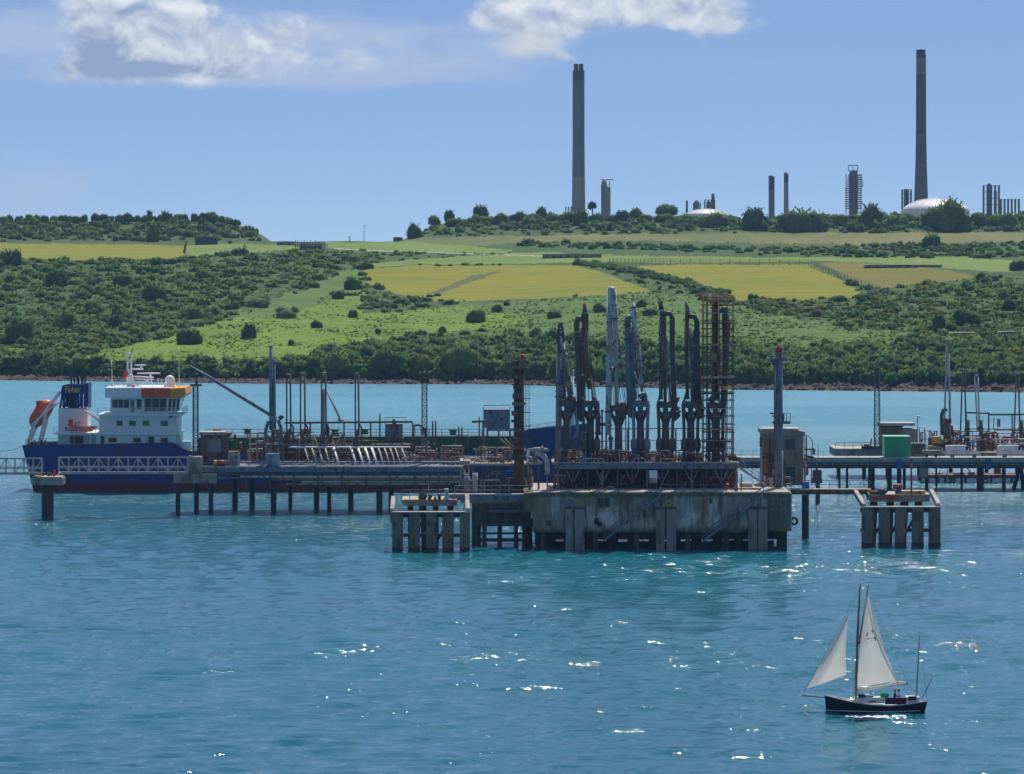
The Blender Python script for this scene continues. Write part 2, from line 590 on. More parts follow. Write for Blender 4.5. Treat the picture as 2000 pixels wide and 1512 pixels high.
# plateau behind the crest runs on to the horizon
ext = [2600., 3200., 4500., 9000.]
EX, EZ, ED = [], [], []
for d in ext:
    EX.append((land_px - CX) * d / FPX); ED.append(np.full(len(land_px), d)); EZ.append(WZ[:, -1] - (1.5 if d < 4000 else 3))
VX = np.concatenate([WX, np.array(EX).T], 1); VY = np.concatenate([GD, np.array(ED).T], 1); VZ = np.concatenate([WZ, np.array(EZ).T], 1)
nc, nrw = VX.shape
verts = np.stack([VX, VY, VZ], -1).reshape(-1, 3)
ii, jj = np.meshgrid(np.arange(nc - 1), np.arange(nrw - 1), indexing="ij")
quads = np.stack([ii * nrw + jj, (ii + 1) * nrw + jj, (ii + 1) * nrw + jj + 1, ii * nrw + jj + 1], -1).reshape(-1, 4)
fx = np.concatenate([GX, np.repeat(land_px[:, None], 4, 1)], 1)[:-1, :-1].ravel() + 1
fy = np.concatenate([GY, np.repeat(_c[:, None], 4, 1)], 1)[:-1, :-1].ravel()
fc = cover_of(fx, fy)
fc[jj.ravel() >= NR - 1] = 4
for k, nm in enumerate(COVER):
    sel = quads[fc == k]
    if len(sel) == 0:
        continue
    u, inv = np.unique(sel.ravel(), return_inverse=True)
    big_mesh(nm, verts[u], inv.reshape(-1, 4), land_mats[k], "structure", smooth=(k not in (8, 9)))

# sea bed under everything, out to the horizon
big_mesh("ground", [(-9000, -600, -6), (9000, -600, -6), (9000, 9000, -6), (-9000, 9000, -6)], [(0, 1, 2, 3)], land_mats[8], "structure")

# ------------------------------------------------------------------ water
def water_material():
    m = bpy.data.materials.new("sea water")
    m.use_nodes = True
    nt = m.node_tree
    b = nt.nodes["Principled BSDF"]
    b.inputs["IOR"].default_value = 1.333
    b.inputs["Roughness"].default_value = .07
    b.inputs["Specular IOR Level"].default_value = .52
    g = nt.nodes.new("ShaderNodeNewGeometry")
    def noise(sc, sx, sy, det, off=(0, 0, 0), dist=0.0, rough=.5):
        mp = nt.nodes.new("ShaderNodeMapping")
        mp.inputs["Scale"].default_value = (sx, sy, 1)
        mp.inputs["Rotation"].default_value = (0, 0, .22)
        mp.inputs["Location"].default_value = off
        nt.links.new(g.outputs["Position"], mp.inputs[0])
        n = nt.nodes.new("ShaderNodeTexNoise")
        n.noise_dimensions = "2D"
        n.inputs["Scale"].default_value = sc
        n.inputs["Detail"].default_value = det
        n.inputs["Distortion"].default_value = dist
        n.inputs["Roughness"].default_value = rough
        nt.links.new(mp.outputs[0], n.inputs["Vector"])
        return n.outputs["Fac"]
    def mth(op, a, bb):
        n = nt.nodes.new("ShaderNodeMath")
        n.operation = op
        for i, v in enumerate((a, bb)):
            if isinstance(v, (int, float)):
                n.inputs[i].default_value = v
            else:
                nt.links.new(v, n.inputs[i])
        return n.outputs[0]
    swell = noise(.16, .55, 1, 2, dist=.3)
    chop = noise(.62, .42, 1, 4, (5, 2, 0), .3, .6)
    rip = noise(2.6, .5, 1, 3, (1, 8, 0), .2, .6)
    gust = noise(.012, .5, 1, 3, (3, 1, 0))
    gm = nt.nodes.new("ShaderNodeMapRange")
    gm.inputs["From Min"].default_value, gm.inputs["From Max"].default_value = .35, .65
    gm.inputs["To Min"].default_value, gm.inputs["To Max"].default_value = .75, 1.2
    nt.links.new(gust, gm.inputs["Value"])
    h = mth("ADD", mth("ADD", mth("MULTIPLY", swell, .5), mth("MULTIPLY", chop, .8)), mth("MULTIPLY", rip, .14))
    h = mth("MULTIPLY", h, gm.outputs[0])
    bp = nt.nodes.new("ShaderNodeBump")
    bp.inputs["Strength"].default_value = 1.0
    sp = nt.nodes.new("ShaderNodeSeparateXYZ")
    nt.links.new(g.outputs["Position"], sp.inputs[0])
    fr = nt.nodes.new("ShaderNodeMapRange")      # the open water beyond the jetties is rougher
    fr.inputs["From Min"].default_value, fr.inputs["From Max"].default_value = 560, 1100
    fr.inputs["To Min"].default_value, fr.inputs["To Max"].default_value = WAVE, WAVE * 6
    nt.links.new(sp.outputs[1], fr.inputs["Value"])
    nt.links.new(fr.outputs[0], bp.inputs["Distance"])
    rr = nt.nodes.new("ShaderNodeMapRange")
    rr.inputs["From Min"].default_value, rr.inputs["From Max"].default_value = 650, 1050
    rr.inputs["To Min"].default_value, rr.inputs["To Max"].default_value = .07, .42
    nt.links.new(sp.outputs[1], rr.inputs["Value"])
    nt.links.new(rr.outputs[0], b.inputs["Roughness"])
    nt.links.new(h, bp.inputs["Height"])
    nt.links.new(bp.outputs[0], b.inputs["Normal"])
    patch = noise(.006, .4, 1, 4, (9, 2, 0))
    mr = nt.nodes.new("ShaderNodeMapRange")
    mr.inputs["From Min"].default_value, mr.inputs["From Max"].default_value = .35, .65
    nt.links.new(patch, mr.inputs["Value"])
    mx = nt.nodes.new("ShaderNodeMix")
    mx.data_type = "RGBA"
    mx.inputs[6].default_value = (*WATER_A, 1)
    mx.inputs[7].default_value = (*WATER_B, 1)
    nt.links.new(mr.outputs[0], mx.inputs[0])
    far = nt.nodes.new("ShaderNodeMapRange")     # sky reflection painted in: brighter blue base colour towards the far shore
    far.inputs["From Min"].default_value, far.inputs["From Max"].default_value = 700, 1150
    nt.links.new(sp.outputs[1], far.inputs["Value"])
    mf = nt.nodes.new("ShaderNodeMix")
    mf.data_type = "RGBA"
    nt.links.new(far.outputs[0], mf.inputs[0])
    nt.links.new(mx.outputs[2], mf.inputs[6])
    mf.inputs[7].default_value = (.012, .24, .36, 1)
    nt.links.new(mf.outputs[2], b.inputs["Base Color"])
    return m


WAVE = 0.25
WATER_A, WATER_B = (.006, .122, .180), (.009, .150, .205)
# real waves where the photograph can tell them apart, flat beyond
w_rows = np.concatenate([np.arange(1640, 1100, -1.8), np.arange(1100, 820, -1.8), np.arange(820, 736, -4)])
w_colp = np.concatenate([np.arange(-290, 2291, 4.8)])
WPX, WPY = np.meshgrid(w_colp, w_rows, indexing="ij")
wY = FPX * CAMH / (WPY - HY)
wX = (WPX - CX) * wY / FPX
dYs = wY ** 2 / (FPX * CAMH) * np.where(WPY > 820, 1.6, 4)
wZ = np.zeros_like(wY)
wrng = np.random.default_rng(5)
for k in range(90):
    lam = .9 * (7.5 / .9) ** wrng.random()
    th = R(90 + 12) + wrng.normal(0, R(24))
    a = .0088 * lam ** .95
    ph = wrng.random() * 6.283
    kx, ky = math.cos(th) * 6.283 / lam, math.sin(th) * 6.283 / lam
    ly = lam / max(.15, abs(math.sin(th)))
    vis = np.clip((ly / dYs - 2.2) / 2.0, 0, 1)
    arg = kx * wX + ky * wY + ph + 1.1 * np.sin(.031 * wX + .017 * wY + k) + .9 * np.sin(.083 * wX - .051 * wY + 2.3 * k)
    wZ += a * vis * (np.sin(arg) + .22 * np.sin(2 * arg + 1.2))
gust_z = .76 + .22 * np.sin(wX * .021 + wY * .013 + 1) * np.sin(wY * .03 - wX * .008)
gust_z *= np.interp(wY, [380, 500], [.58, .9])
gust_z += .95 * np.exp(-((wX - 26) / 36) ** 2 - ((wY - 606) / 26) ** 2)      # choppier water where the tide runs past the piles
wZ *= gust_z
n_c, n_r = wX.shape
wz_edge = np.minimum(np.minimum(np.arange(n_c), n_c - 1 - np.arange(n_c))[:, None] / 6, np.minimum(np.arange(n_r), n_r - 1 - np.arange(n_r))[None, :] / 6).clip(0, 1)
wZ *= wz_edge
wverts = np.stack([wX, wY, wZ], -1).reshape(-1, 3)
ii, jj = np.meshgrid(np.arange(n_c - 1), np.arange(n_r - 1), indexing="ij")
wq = np.stack([ii * n_r + jj, (ii + 1) * n_r + jj, (ii + 1) * n_r + jj + 1, ii * n_r + jj + 1], -1).reshape(-1, 4)
# calm skirt out to the sides, behind and under the shore
c00, c10, c11, c01 = 0, (n_c - 1) * n_r, n_c * n_r - 1, n_r - 1
skirt = [(-3000, -500, 0), (3000, -500, 0), (3000, 1700, 0), (-3000, 1700, 0)]
b0 = len(wverts)
near = [i * n_r for i in range(n_c)]; farr = [i * n_r + n_r - 1 for i in range(n_c)]
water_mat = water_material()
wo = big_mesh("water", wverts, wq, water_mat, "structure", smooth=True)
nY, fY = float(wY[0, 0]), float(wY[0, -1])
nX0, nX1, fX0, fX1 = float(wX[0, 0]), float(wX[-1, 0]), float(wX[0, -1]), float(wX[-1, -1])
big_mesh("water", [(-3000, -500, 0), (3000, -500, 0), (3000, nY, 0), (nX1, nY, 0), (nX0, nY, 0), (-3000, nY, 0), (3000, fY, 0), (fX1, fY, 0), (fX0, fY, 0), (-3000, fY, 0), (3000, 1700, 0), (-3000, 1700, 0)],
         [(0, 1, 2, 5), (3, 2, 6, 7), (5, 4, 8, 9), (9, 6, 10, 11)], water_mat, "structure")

# ------------------------------------------------------------------ plants
def foliage_mat(name, c1, c2, c3):
    m = mat(name, c1, c2, .55, .85, contrast=(.35, .65), c3=c3, spec=.12, trans=.46)
    return m


FOL = [foliage_mat("dark leaves", (0.100, 0.182, 0.058), (0.142, 0.246, 0.069), (0.073, 0.142, 0.058)),
       foliage_mat("mid leaves", (0.156, 0.265, 0.056), (0.203, 0.320, 0.066), (0.109, 0.196, 0.053)),
       foliage_mat("olive leaves", (0.200, 0.242, 0.051), (0.157, 0.218, 0.048), (0.242, 0.266, 0.061)),
       foliage_mat("grey green leaves", (0.176, 0.260, 0.110), (0.218, 0.302, 0.118), (0.134, 0.202, 0.088)),
       foliage_mat("brown green leaves", (0.187, 0.194, 0.071), (0.143, 0.187, 0.060), (0.224, 0.187, 0.078)),
       foliage_mat("fresh bracken", (0.166, 0.267, 0.031), (0.133, 0.230, 0.031), (0.184, 0.258, 0.046)),
       foliage_mat("dull bracken", (0.120, 0.205, 0.042), (0.100, 0.180, 0.040), (0.140, 0.200, 0.050))]
BARK = mat("bark", (.07, .055, .042), (.045, .036, .03), 2, .9)


def leaf_cloud(seed, n, leaf, lumps, flat=.75, core=True, ragged=.5):
    """crown of unit radius: lumps of foliage, n leaf clumps spread over and through them; returns vertices, quads, normals"""
    g = np.random.default_rng(seed)
    cs = g.normal(0, 1, (lumps, 3)); cs /= np.linalg.norm(cs, axis=1)[:, None]
    cs *= g.uniform(.25, .62, lumps)[:, None]
    cs[:, 2] = np.abs(cs[:, 2]) * .8 + .1
    rs = g.uniform(.3, .55, lumps)
    k = g.integers(0, lumps, n)
    d = g.normal(0, 1, (n, 3)); d /= np.linalg.norm(d, axis=1)[:, None]
    rad = rs[k] * np.where(g.random(n) < .85, g.uniform(.85, 1.14, n), g.uniform(.4, .8, n))
    p = cs[k] + d * rad[:, None]
    p[:, 2] *= flat
    keep = p[:, 2] > -.05
    p, d = p[keep], d[keep]
    n = len(p)
    nn = d * .8 + g.normal(0, .6, (n, 3)); nn /= np.linalg.norm(nn, axis=1)[:, None]
    nn *= np.where((nn * d).sum(1) < 0, -1, 1)[:, None]
    t = np.cross(nn, g.normal(0, 1, (n, 3))); t /= np.linalg.norm(t, axis=1)[:, None]
    b = np.cross(nn, t)
    s = leaf * g.uniform(.6, 1.35, n)[:, None]
    s2 = s * g.uniform(.6, 1.0, n)[:, None]
    q = np.stack([p - t * s - b * s2 * .3, p - b * s2 * .9, p + t * s + b * s2 * .2, p + b * s2], 1)
    v = q.reshape(-1, 3)
    f = np.arange(n * 4).reshape(-1, 4)
    whole = p - (0, 0, .15)
    sh = d * .65 + whole * .6 + g.normal(0, ragged * .55, (n, 3))
    sh /= np.linalg.norm(sh, axis=1)[:, None]
    nv = np.repeat(sh, 4, 0)
    if core:
        cv, cf, cn = [], [], []
        o = len(v)
        for i in range(lumps):
            mb = MB(); mb.ball((0, 0, 0), 1, 1, 1, 7, 3)
            u = np.array(mb.v)
            a = u * rs[i] * .9 * g.uniform(.85, 1.12, (len(u), 1)) + cs[i]
            a[:, 2] *= flat
            for ff in mb.f:
                if len(ff) == 4:
                    cf.append([j + o for j in ff])
            un = u * .65 + (a - (0, 0, .15)) * .6
            cn.append(un / np.linalg.norm(un, axis=1)[:, None])
            cv.append(a); o += len(a)
        v = np.concatenate([v] + cv)
        f = np.concatenate([f, np.array(cf)])
        nv = np.concatenate([nv] + cn)
    return v, f, nv


SCRUB = [leaf_cloud(100 + i, 50, .18, 4, .68) for i in range(10)]
BIG = [leaf_cloud(200 + i, 1500, .042, 14, .85) for i in range(7)]
LOW = [leaf_cloud(300 + i, 10, .32, 3, .3, core=False, ragged=.35) for i in range(6)]


def land_z(px, py):
    Y = land_Y(px, py)
    return (px - CX) * Y / FPX, Y, CAMH - (py - HY) * Y / FPX


def scatter(name, protos, m, n, region, r0, r1, seed, squash=(.7, 1.15), sink=.12, py_rng=None, tilt=0.0):
    """many bushes set in the ground of a region of the hillside, as one mass"""
    g = np.random.default_rng(seed)
    x0, x1, y0, y1 = py_rng
    V, F, N, o = [], [], [], 0
    px = g.uniform(x0, x1, n * 6); py = g.uniform(y0, y1, n * 6)
    ok = region(px, py)
    px, py = px[ok][:n], py[ok][:n]
    X, Y, Z = land_z(px, py)
    for i in range(len(px)):
        v, f, nv = protos[g.integers(len(protos))]
        r = r0 * (r1 / r0) ** (g.random() ** 1.4)
        a = g.uniform(0, 6.283)
        c, s = math.cos(a), math.sin(a)
        h = r * g.uniform(*squash)
        w = np.empty_like(v)
        w[:, 0] = (v[:, 0] * c - v[:, 1] * s) * r + X[i]
        w[:, 1] = (v[:, 0] * s + v[:, 1] * c) * r + Y[i]
        w[:, 2] = v[:, 2] * h * 1.3 + Z[i] - sink * h
        wn_ = nv.copy()
        wn_[:, 0] = nv[:, 0] * c - nv[:, 1] * s
        wn_[:, 1] = nv[:, 0] * s + nv[:, 1] * c
        if tilt:
            wn_ = wn_ * (1 - tilt) + (0, 0, tilt)
            wn_ /= np.linalg.norm(wn_, axis=1)[:, None]
        V.append(w); F.append(f + o); N.append(wn_); o += len(v)
    if not V:
        return None
    ob = big_mesh(name, np.concatenate(V), np.concatenate(F), m, "stuff", normals=np.concatenate(N))
    return ob


def cov(px, py):
    return cover_of(px, py)


def nz(px, py, s, seed=0):
    return np.sin(px * s + seed) * np.sin(py * s * 2.3 + seed * 1.7) + .6 * np.sin(px * s * 2.7 + py * s * 3.1 + seed * .6)


scrub_ok = lambda px, py: np.isin(cov(px, py), [0, 9]) & (py > lerp_tab(px, TOE) + 18) & (py < lerp_tab(px, SHORE) - 10)
left = lambda px, py: scrub_ok(px, py) & (px < 720)
right = lambda px, py: scrub_ok(px, py) & (px > 720) & (py > 535)
B = (-160, 2160)
scatter("scrub", SCRUB, FOL[0], 420, lambda x, y: left(x, y) & (nz(x, y, .021) > -.35), 2.0, 5.2, 1, py_rng=(-160, 720, 488, 735))
scatter("scrub", SCRUB, FOL[1], 800, left, 1.6, 4.2, 2, py_rng=(-160, 720, 488, 735))
scatter("scrub", SCRUB, FOL[3], 520, lambda x, y: left(x, y) & (nz(x, y, .017, 2) > -.2), 1.4, 4.0, 3, py_rng=(-160, 720, 488, 735))
scatter("scrub", SCRUB, FOL[2], 300, lambda x, y: left(x, y) & (nz(x, y, .03, 5) > .1), 1.2, 3.0, 4, py_rng=(-160, 720, 500, 735))
scatter("scrub", SCRUB, FOL[0], 330, lambda x, y: right(x, y) & (nz(x, y, .021, 1) > -.1), 1.6, 4.6, 5, py_rng=(720, 2160, 535, 745))
scatter("scrub", SCRUB, FOL[1], 700, lambda x, y: right(x, y) & ((x > 1440) | (y > 650)), 1.5, 3.8, 6, py_rng=(720, 2160, 560, 745))
scatter("scrub", SCRUB, FOL[2], 330, lambda x, y: right(x, y) & ((x > 1440) | (y > 670)) & (nz(x, y, .02, 3) > -.3), 1.3, 3.2, 7, py_rng=(720, 2160, 580, 735))
scatter("scrub", SCRUB, FOL[3], 300, lambda x, y: right(x, y) & (x > 1300), 1.2, 3.2, 8, py_rng=(1300, 2160, 555, 690))
scatter("scrub", SCRUB, FOL[4], 120, lambda x, y: right(x, y) & (x > 1440) & (y < 660), 1.4, 3.6, 9, py_rng=(1440, 2160, 555, 660))
# low undergrowth between the bushes
scatter("undergrowth", LOW, FOL[1], 2600, left, .9, 2.2, 25, (.9, 1.5), py_rng=(-160, 720, 488, 735))
scatter("undergrowth", LOW, FOL[3], 1500, left, .9, 2.2, 26, (.9, 1.5), py_rng=(-160, 720, 488, 735))
scatter("undergrowth", LOW, FOL[1], 2400, right, .9, 2.2, 27, (.9, 1.5), py_rng=(720, 2160, 535, 745))
scatter("undergrowth", LOW, FOL[2], 1200, right, .9, 2.0, 28, (.9, 1.5), py_rng=(720, 2160, 535, 745))
# wooded foot of the bank above the shore
foot = lambda x, y: (y < lerp_tab(x, SHORE) - 13) & (y > lerp_tab(x, SHORE) - np.interp(x, [0, 90, 120, 560, 640, 900, 960, 1000, 1080, 1460, 2000], [55, 48, 27, 29, 66, 80, 58, 105, 92, 70, 100]))
scatter("shore_woodland", SCRUB, FOL[0], 130, lambda x, y: foot(x, y) & (x > 90) & (x < 600), 1.3, 2.6, 29, (.9, 1.3), py_rng=(90, 600, 700, 745))
scatter("shore_woodland", SCRUB, FOL[0], 360, lambda x, y: foot(x, y) & ((x < 110) | (x > 580)), 2.2, 5.0, 10, (.9, 1.4), py_rng=(-160, 1480, 640, 745))
scatter("shore_woodland", SCRUB, FOL[1], 230, lambda x, y: foot(x, y) & ((x > 600) | (x < 110)), 2.0, 4.6, 11, (.9, 1.4), py_rng=(-160, 2160, 650, 740))
scatter("shore_woodland", SCRUB, FOL[2], 160, lambda x, y: foot(x, y) & ((x > 1440) | ((x > 620) & (x < 960))), 1.8, 4.4, 12, (.9, 1.4), py_rng=(600, 2160, 640, 742))
scatter("shore_woodland", SCRUB, FOL[0], 240, lambda x, y: foot(x, y) & (x > 1440), 2.0, 4.6, 13, (.9, 1.4), py_rng=(1440, 2160, 640, 748))
# bracken: waist-high fronds that throw small shadows
scatter("bracken", LOW, FOL[5], 2600, lambda x, y: cov(x, y) == 5, .5, 1.2, 14, (.6, 1.0), py_rng=(-160, 1060, 560, 712), tilt=.35)
scatter("bracken", LOW, FOL[6], 3400, lambda x, y: cov(x, y) == 6, .5, 1.3, 15, (.6, 1.0), py_rng=(840, 1820, 560, 690), tilt=.35)
# scrub on the bank under the ridge trees, and along the rough strip
ridge_bank = lambda x, y: (y < lerp_tab(x, TOE) - 1) & (y > lerp_tab(x, CREST)) & (cov(x, y) != 4)
scatter("ridge_scrub", SCRUB, FOL[0], 330, lambda x, y: ridge_bank(x, y) & (x < 530), 2.2, 5.6, 16, (.9, 1.4), py_rng=(-160, 530, 430, 468))
scatter("ridge_scrub", SCRUB, FOL[3], 150, lambda x, y: ridge_bank(x, y) & (x < 530), 1.8, 4.4, 17, (.8, 1.2), py_rng=(-160, 530, 432, 472))
scatter("ridge_scrub", SCRUB, FOL[1], 60, lambda x, y: ridge_bank(x, y) & (x < 530), 1.8, 4.4, 23, (.8, 1.2), py_rng=(-160, 530, 432, 472))
scatter("ridge_scrub", SCRUB, FOL[1], 260, lambda x, y: ridge_bank(x, y) & (x > 780), 1.8, 4.4, 18, py_rng=(780, 2160, 424, 462))
scatter("ridge_scrub", SCRUB, FOL[0], 330, lambda x, y: ridge_bank(x, y) & (x > 880) & (y < 452), 2.2, 5.6, 19, (.9, 1.4), py_rng=(880, 2160, 424, 452))
scatter("ridge_scrub", SCRUB, FOL[3], 160, lambda x, y: ridge_bank(x, y) & (x > 780), 1.6, 3.8, 24, py_rng=(780, 2160, 426, 468))
belt = lambda x, y: (np.abs(y - np.interp(x, [1000, 1150, 1400, 1600, 1700, 2000, 2160], [478, 482, 488, 494, 492, 490, 490])) < np.interp(x, [1000, 1300, 1600, 1800, 2160], [5, 5, 9, 14, 14]))
scatter("hedge_scrub", SCRUB, FOL[0], 420, belt, 1.8, 3.6, 20, py_rng=(1000, 2160, 470, 508))
scatter("hedge_scrub", SCRUB, FOL[3], 90, lambda x, y: belt(x, y) & (x > 1550), 1.6, 3.4, 21, py_rng=(1550, 2160, 470, 508))
scatter("hedge_scrub", SCRUB, FOL[1], 110, lambda x, y: (y > 494) & (y < 524) & (cov(x, y) == 0), 1.2, 2.6, 22, py_rng=(560, 1000, 490, 528))


def hedge_line(name, label, pts, r, m, seed, n, jitter=1.5):
    g = np.random.default_rng(seed)
    xs = np.array([p[0] for p in pts], float); ys = np.array([p[1] for p in pts], float)
    t = np.linspace(0, 1, n) * (len(pts) - 1)
    px = np.interp(t, np.arange(len(pts)), xs) + g.normal(0, 2, n); py = np.interp(t, np.arange(len(pts)), ys) + g.normal(0, jitter, n)
    X, Y, Z = land_z(px, py)
    V, F, N, o = [], [], [], 0
    at = (float(X.mean()), float(Y.mean()), float(Z.mean()))
    for i in range(n):
        v, f, nv = SCRUB[g.integers(len(SCRUB))]
        k = r * g.uniform(.7, 1.25)
        V.append(v * (k, k, k * 1.2) + (X[i] - at[0], Y[i] - at[1], Z[i] - .15 * k - at[2])); F.append(f + o); N.append(nv); o += len(v)
    ob = big_mesh(name, np.concatenate(V), np.concatenate(F), m, normals=np.concatenate(N))
    ob.location = at
    return tag(ob, label, "hedge")


hedge_line("hedge", "long dark hedge running downhill between the two large yellow hay fields", [(1128, 513), (1180, 522), (1240, 531), (1300, 545), (1360, 561), (1420, 575)], 2.6, FOL[0], 31, 150, 2.6)
hedge_line("hedge", "broken hedge of thick bushes along the lower left edge of the centre hay field", [(708, 590), (740, 596), (775, 596), (815, 588), (860, 584)], 2.6, FOL[0], 32, 22, 5)
hedge_line("hedge", "row of dark bushes below the right hay field, above the bracken", [(1490, 592), (1530, 600), (1600, 607), (1680, 612), (1740, 606)], 2.6, FOL[4], 33, 34, 6)
hedge_line("hedge", "dark hedge up the left corner of the centre hay field", [(682, 548), (700, 556), (716, 566), (690, 575)], 2.0, FOL[0], 34, 14, 4)

# ---- single trees and bushes
TREE_ME = []
for i, (v, f, nv) in enumerate(BIG):
    me = []
    for k in (0, 1, 2, 3):
        ob = big_mesh("crown", v, f, FOL[k], normals=nv)
        me.append(ob.data)
        bpy.data.objects.remove(ob)
    TREE_ME.append(me)
tk = MB()
tk.path([(0, 0, -.3), (.01, 0, .25), (.03, .01, .5), (.02, .02, .8)], [.075, .06, .045, .02], 7)
for a, z in ((.4, .45), (2.3, .5), (4.2, .42)):
    tk.path([(.02, 0, z), (.22 * math.cos(a), .22 * math.sin(a), z + .2), (.42 * math.cos(a), .42 * math.sin(a), z + .34)], [.035, .025, .012], 5)
_t = tk.build("trunk", BARK)
TRUNK_ME = _t.data
bpy.data.objects.remove(_t)


def plant(name, label, cat, px, py, w, h, k, shade, group=None, bare=.25, tall=False):
    """a tree or bush that stands at (px, py); w, h its size in photo pixels; bare = share of the height that is clear stem"""
    Y = float(land_Y(np.array([px]), np.array([py]))[0])
    s = Y / FPX
    at = P(px, py, Y)
    t = thing(name, label, cat, at, group)
    cr = bpy.data.objects.new("crown", TREE_ME[k % len(TREE_ME)][shade])
    col.objects.link(cr)
    cr.parent = t
    H, Wd = h * s, w * s / 2
    cr.location = (0, 0, H * bare - .04 * H)
    cr.scale = (Wd / .95, Wd / .95, H * (1 - bare) / .92)
    cr.rotation_euler = (0, 0, k * 1.7 + px)
    if bare > 0:
        tr = bpy.data.objects.new("trunk", TRUNK_ME)
        col.objects.link(tr)
        tr.parent = t
        tr.scale = (H * .8, H * .8, H)
    return t


SKY_TREES = [  # px, py(base), w, h, proto, shade, bare, label
    (878, 436, 22, 28, 0, 0, .22, "round topped dark tree standing clear on the ridge above the rough bank"),
    (938, 432, 36, 36, 1, 0, .2, "layered dark conifer standing tallest on the left part of the ridge"),
    (1058, 428, 28, 27, 2, 0, .2, "compact dark tree on the ridge just before the tall smoking chimney"),
    (1157, 414, 22, 20, 3, 0, .4, "small wind bent tree between the smoking chimney and the short grey column"),
    (1303, 424, 56, 26, 4, 0, .2, "broad spreading pine on the ridge beside the white tank roof"),
    (808, 466, 36, 34, 5, 0, .1, "leafy tree at the left foot of the rough bank beside the small hut"),
    (846, 440, 30, 22, 6, 1, .1, "pale green bushy tree at the shoulder of the rough bank"),
    (1475, 450, 54, 50, 0, 0, .05, "tall dark tree clump to the left of the two dark topped chimneys"),
    (1566, 452, 112, 52, 1, 0, .02, "widest dark dome of trees, standing below the pair of dark topped chimneys"),
    (1697, 446, 60, 54, 2, 0, .08, "dark rounded tree beside the foot of the scaffolded column"),
    (1858, 452, 84, 64, 3, 0, .04, "large dark tree in front of the big white domed tank"),
    (1826, 448, 60, 46, 4, 0, .04, "rounded dark tree touching the left side of the tree before the white tank"),
    (1925, 446, 44, 32, 5, 0, .05, "low dark tree below the open steel frame tower"),
    (1968, 446, 52, 34, 6, 1, .05, "green bushy tree at the right end of the ridge"),
    (1135, 440, 40, 36, 1, 0, .05, "dark tree standing right in front of the smoking chimney base"),
    (1395, 444, 70, 34, 2, 1, .03, "wide green tree clump before the small white tank roof"),
    (1240, 432, 34, 26, 3, 1, .1, "green tree on the ridge between the grey column and the broad pine"),
    (292, 436, 14, 27, 4, 0, .15, "narrow dark cypress like tree, the first of two rising above the left treeline"),
    (321, 436, 16, 27, 5, 0, .15, "narrow dark tree, the second of two rising above the left treeline"),
    (411, 434, 30, 22, 6, 0, .15, "dark tree near the rounded right end of the left treeline"),
    (300, 474, 28, 45, 1, 1, .05, "bright green rounded tree in front of the left treeline"),
    (1108, 436, 30, 24, 6, 0, .1, "dark tree just left of the smoking chimney base"),
    (1215, 434, 36, 26, 0, 0, .1, "dark ridge tree to the right of the short grey column"),
    (1016, 436, 44, 24, 4, 0, .08, "low dark tree on the ridge, in line with the red lamp tower below"),
    (976, 438, 36, 22, 3, 1, .08, "low green tree just right of the layered conifer"),
    (1640, 440, 40, 24, 0, 1, .08, "small green tree at the left foot of the scaffolded column"),
    (1755, 444, 50, 30, 2, 1, .05, "green tree below the dark steel frame beside the second tall chimney"),
]
for px, py, w, h, k, sh, ba, lab in SKY_TREES:
    plant("ridge_tree", lab, "tree", px, py, w * 1.05, h * 1.15, k, sh, "trees along the ridge", ba)
g = np.random.default_rng(77)
for i in range(34):
    px = -60 + i * 16.3 + g.uniform(-4, 4)
    if px > 480:
        break
    py = float(lerp_tab(px, CREST)) + 4
    plant("ridge_tree", "thin leaved tree in the close row along the top of the left ridge", "tree", px, py, g.uniform(18, 28), g.uniform(17, 25), int(g.integers(7)), 3 if g.random() < .6 else 0, "close row of trees on the left ridge", .3)
for i in range(26):
    px = 900 + i * 44 + g.uniform(-12, 12)
    py = float(lerp_tab(px, CREST)) + 7
    plant("ridge_shrub", "low bush in the uneven line along the right ridge", "bush", px, py, g.uniform(34, 56), g.uniform(15, 22), int(g.integers(7)), int(g.random() < .6), "low bushes along the right ridge", 0)

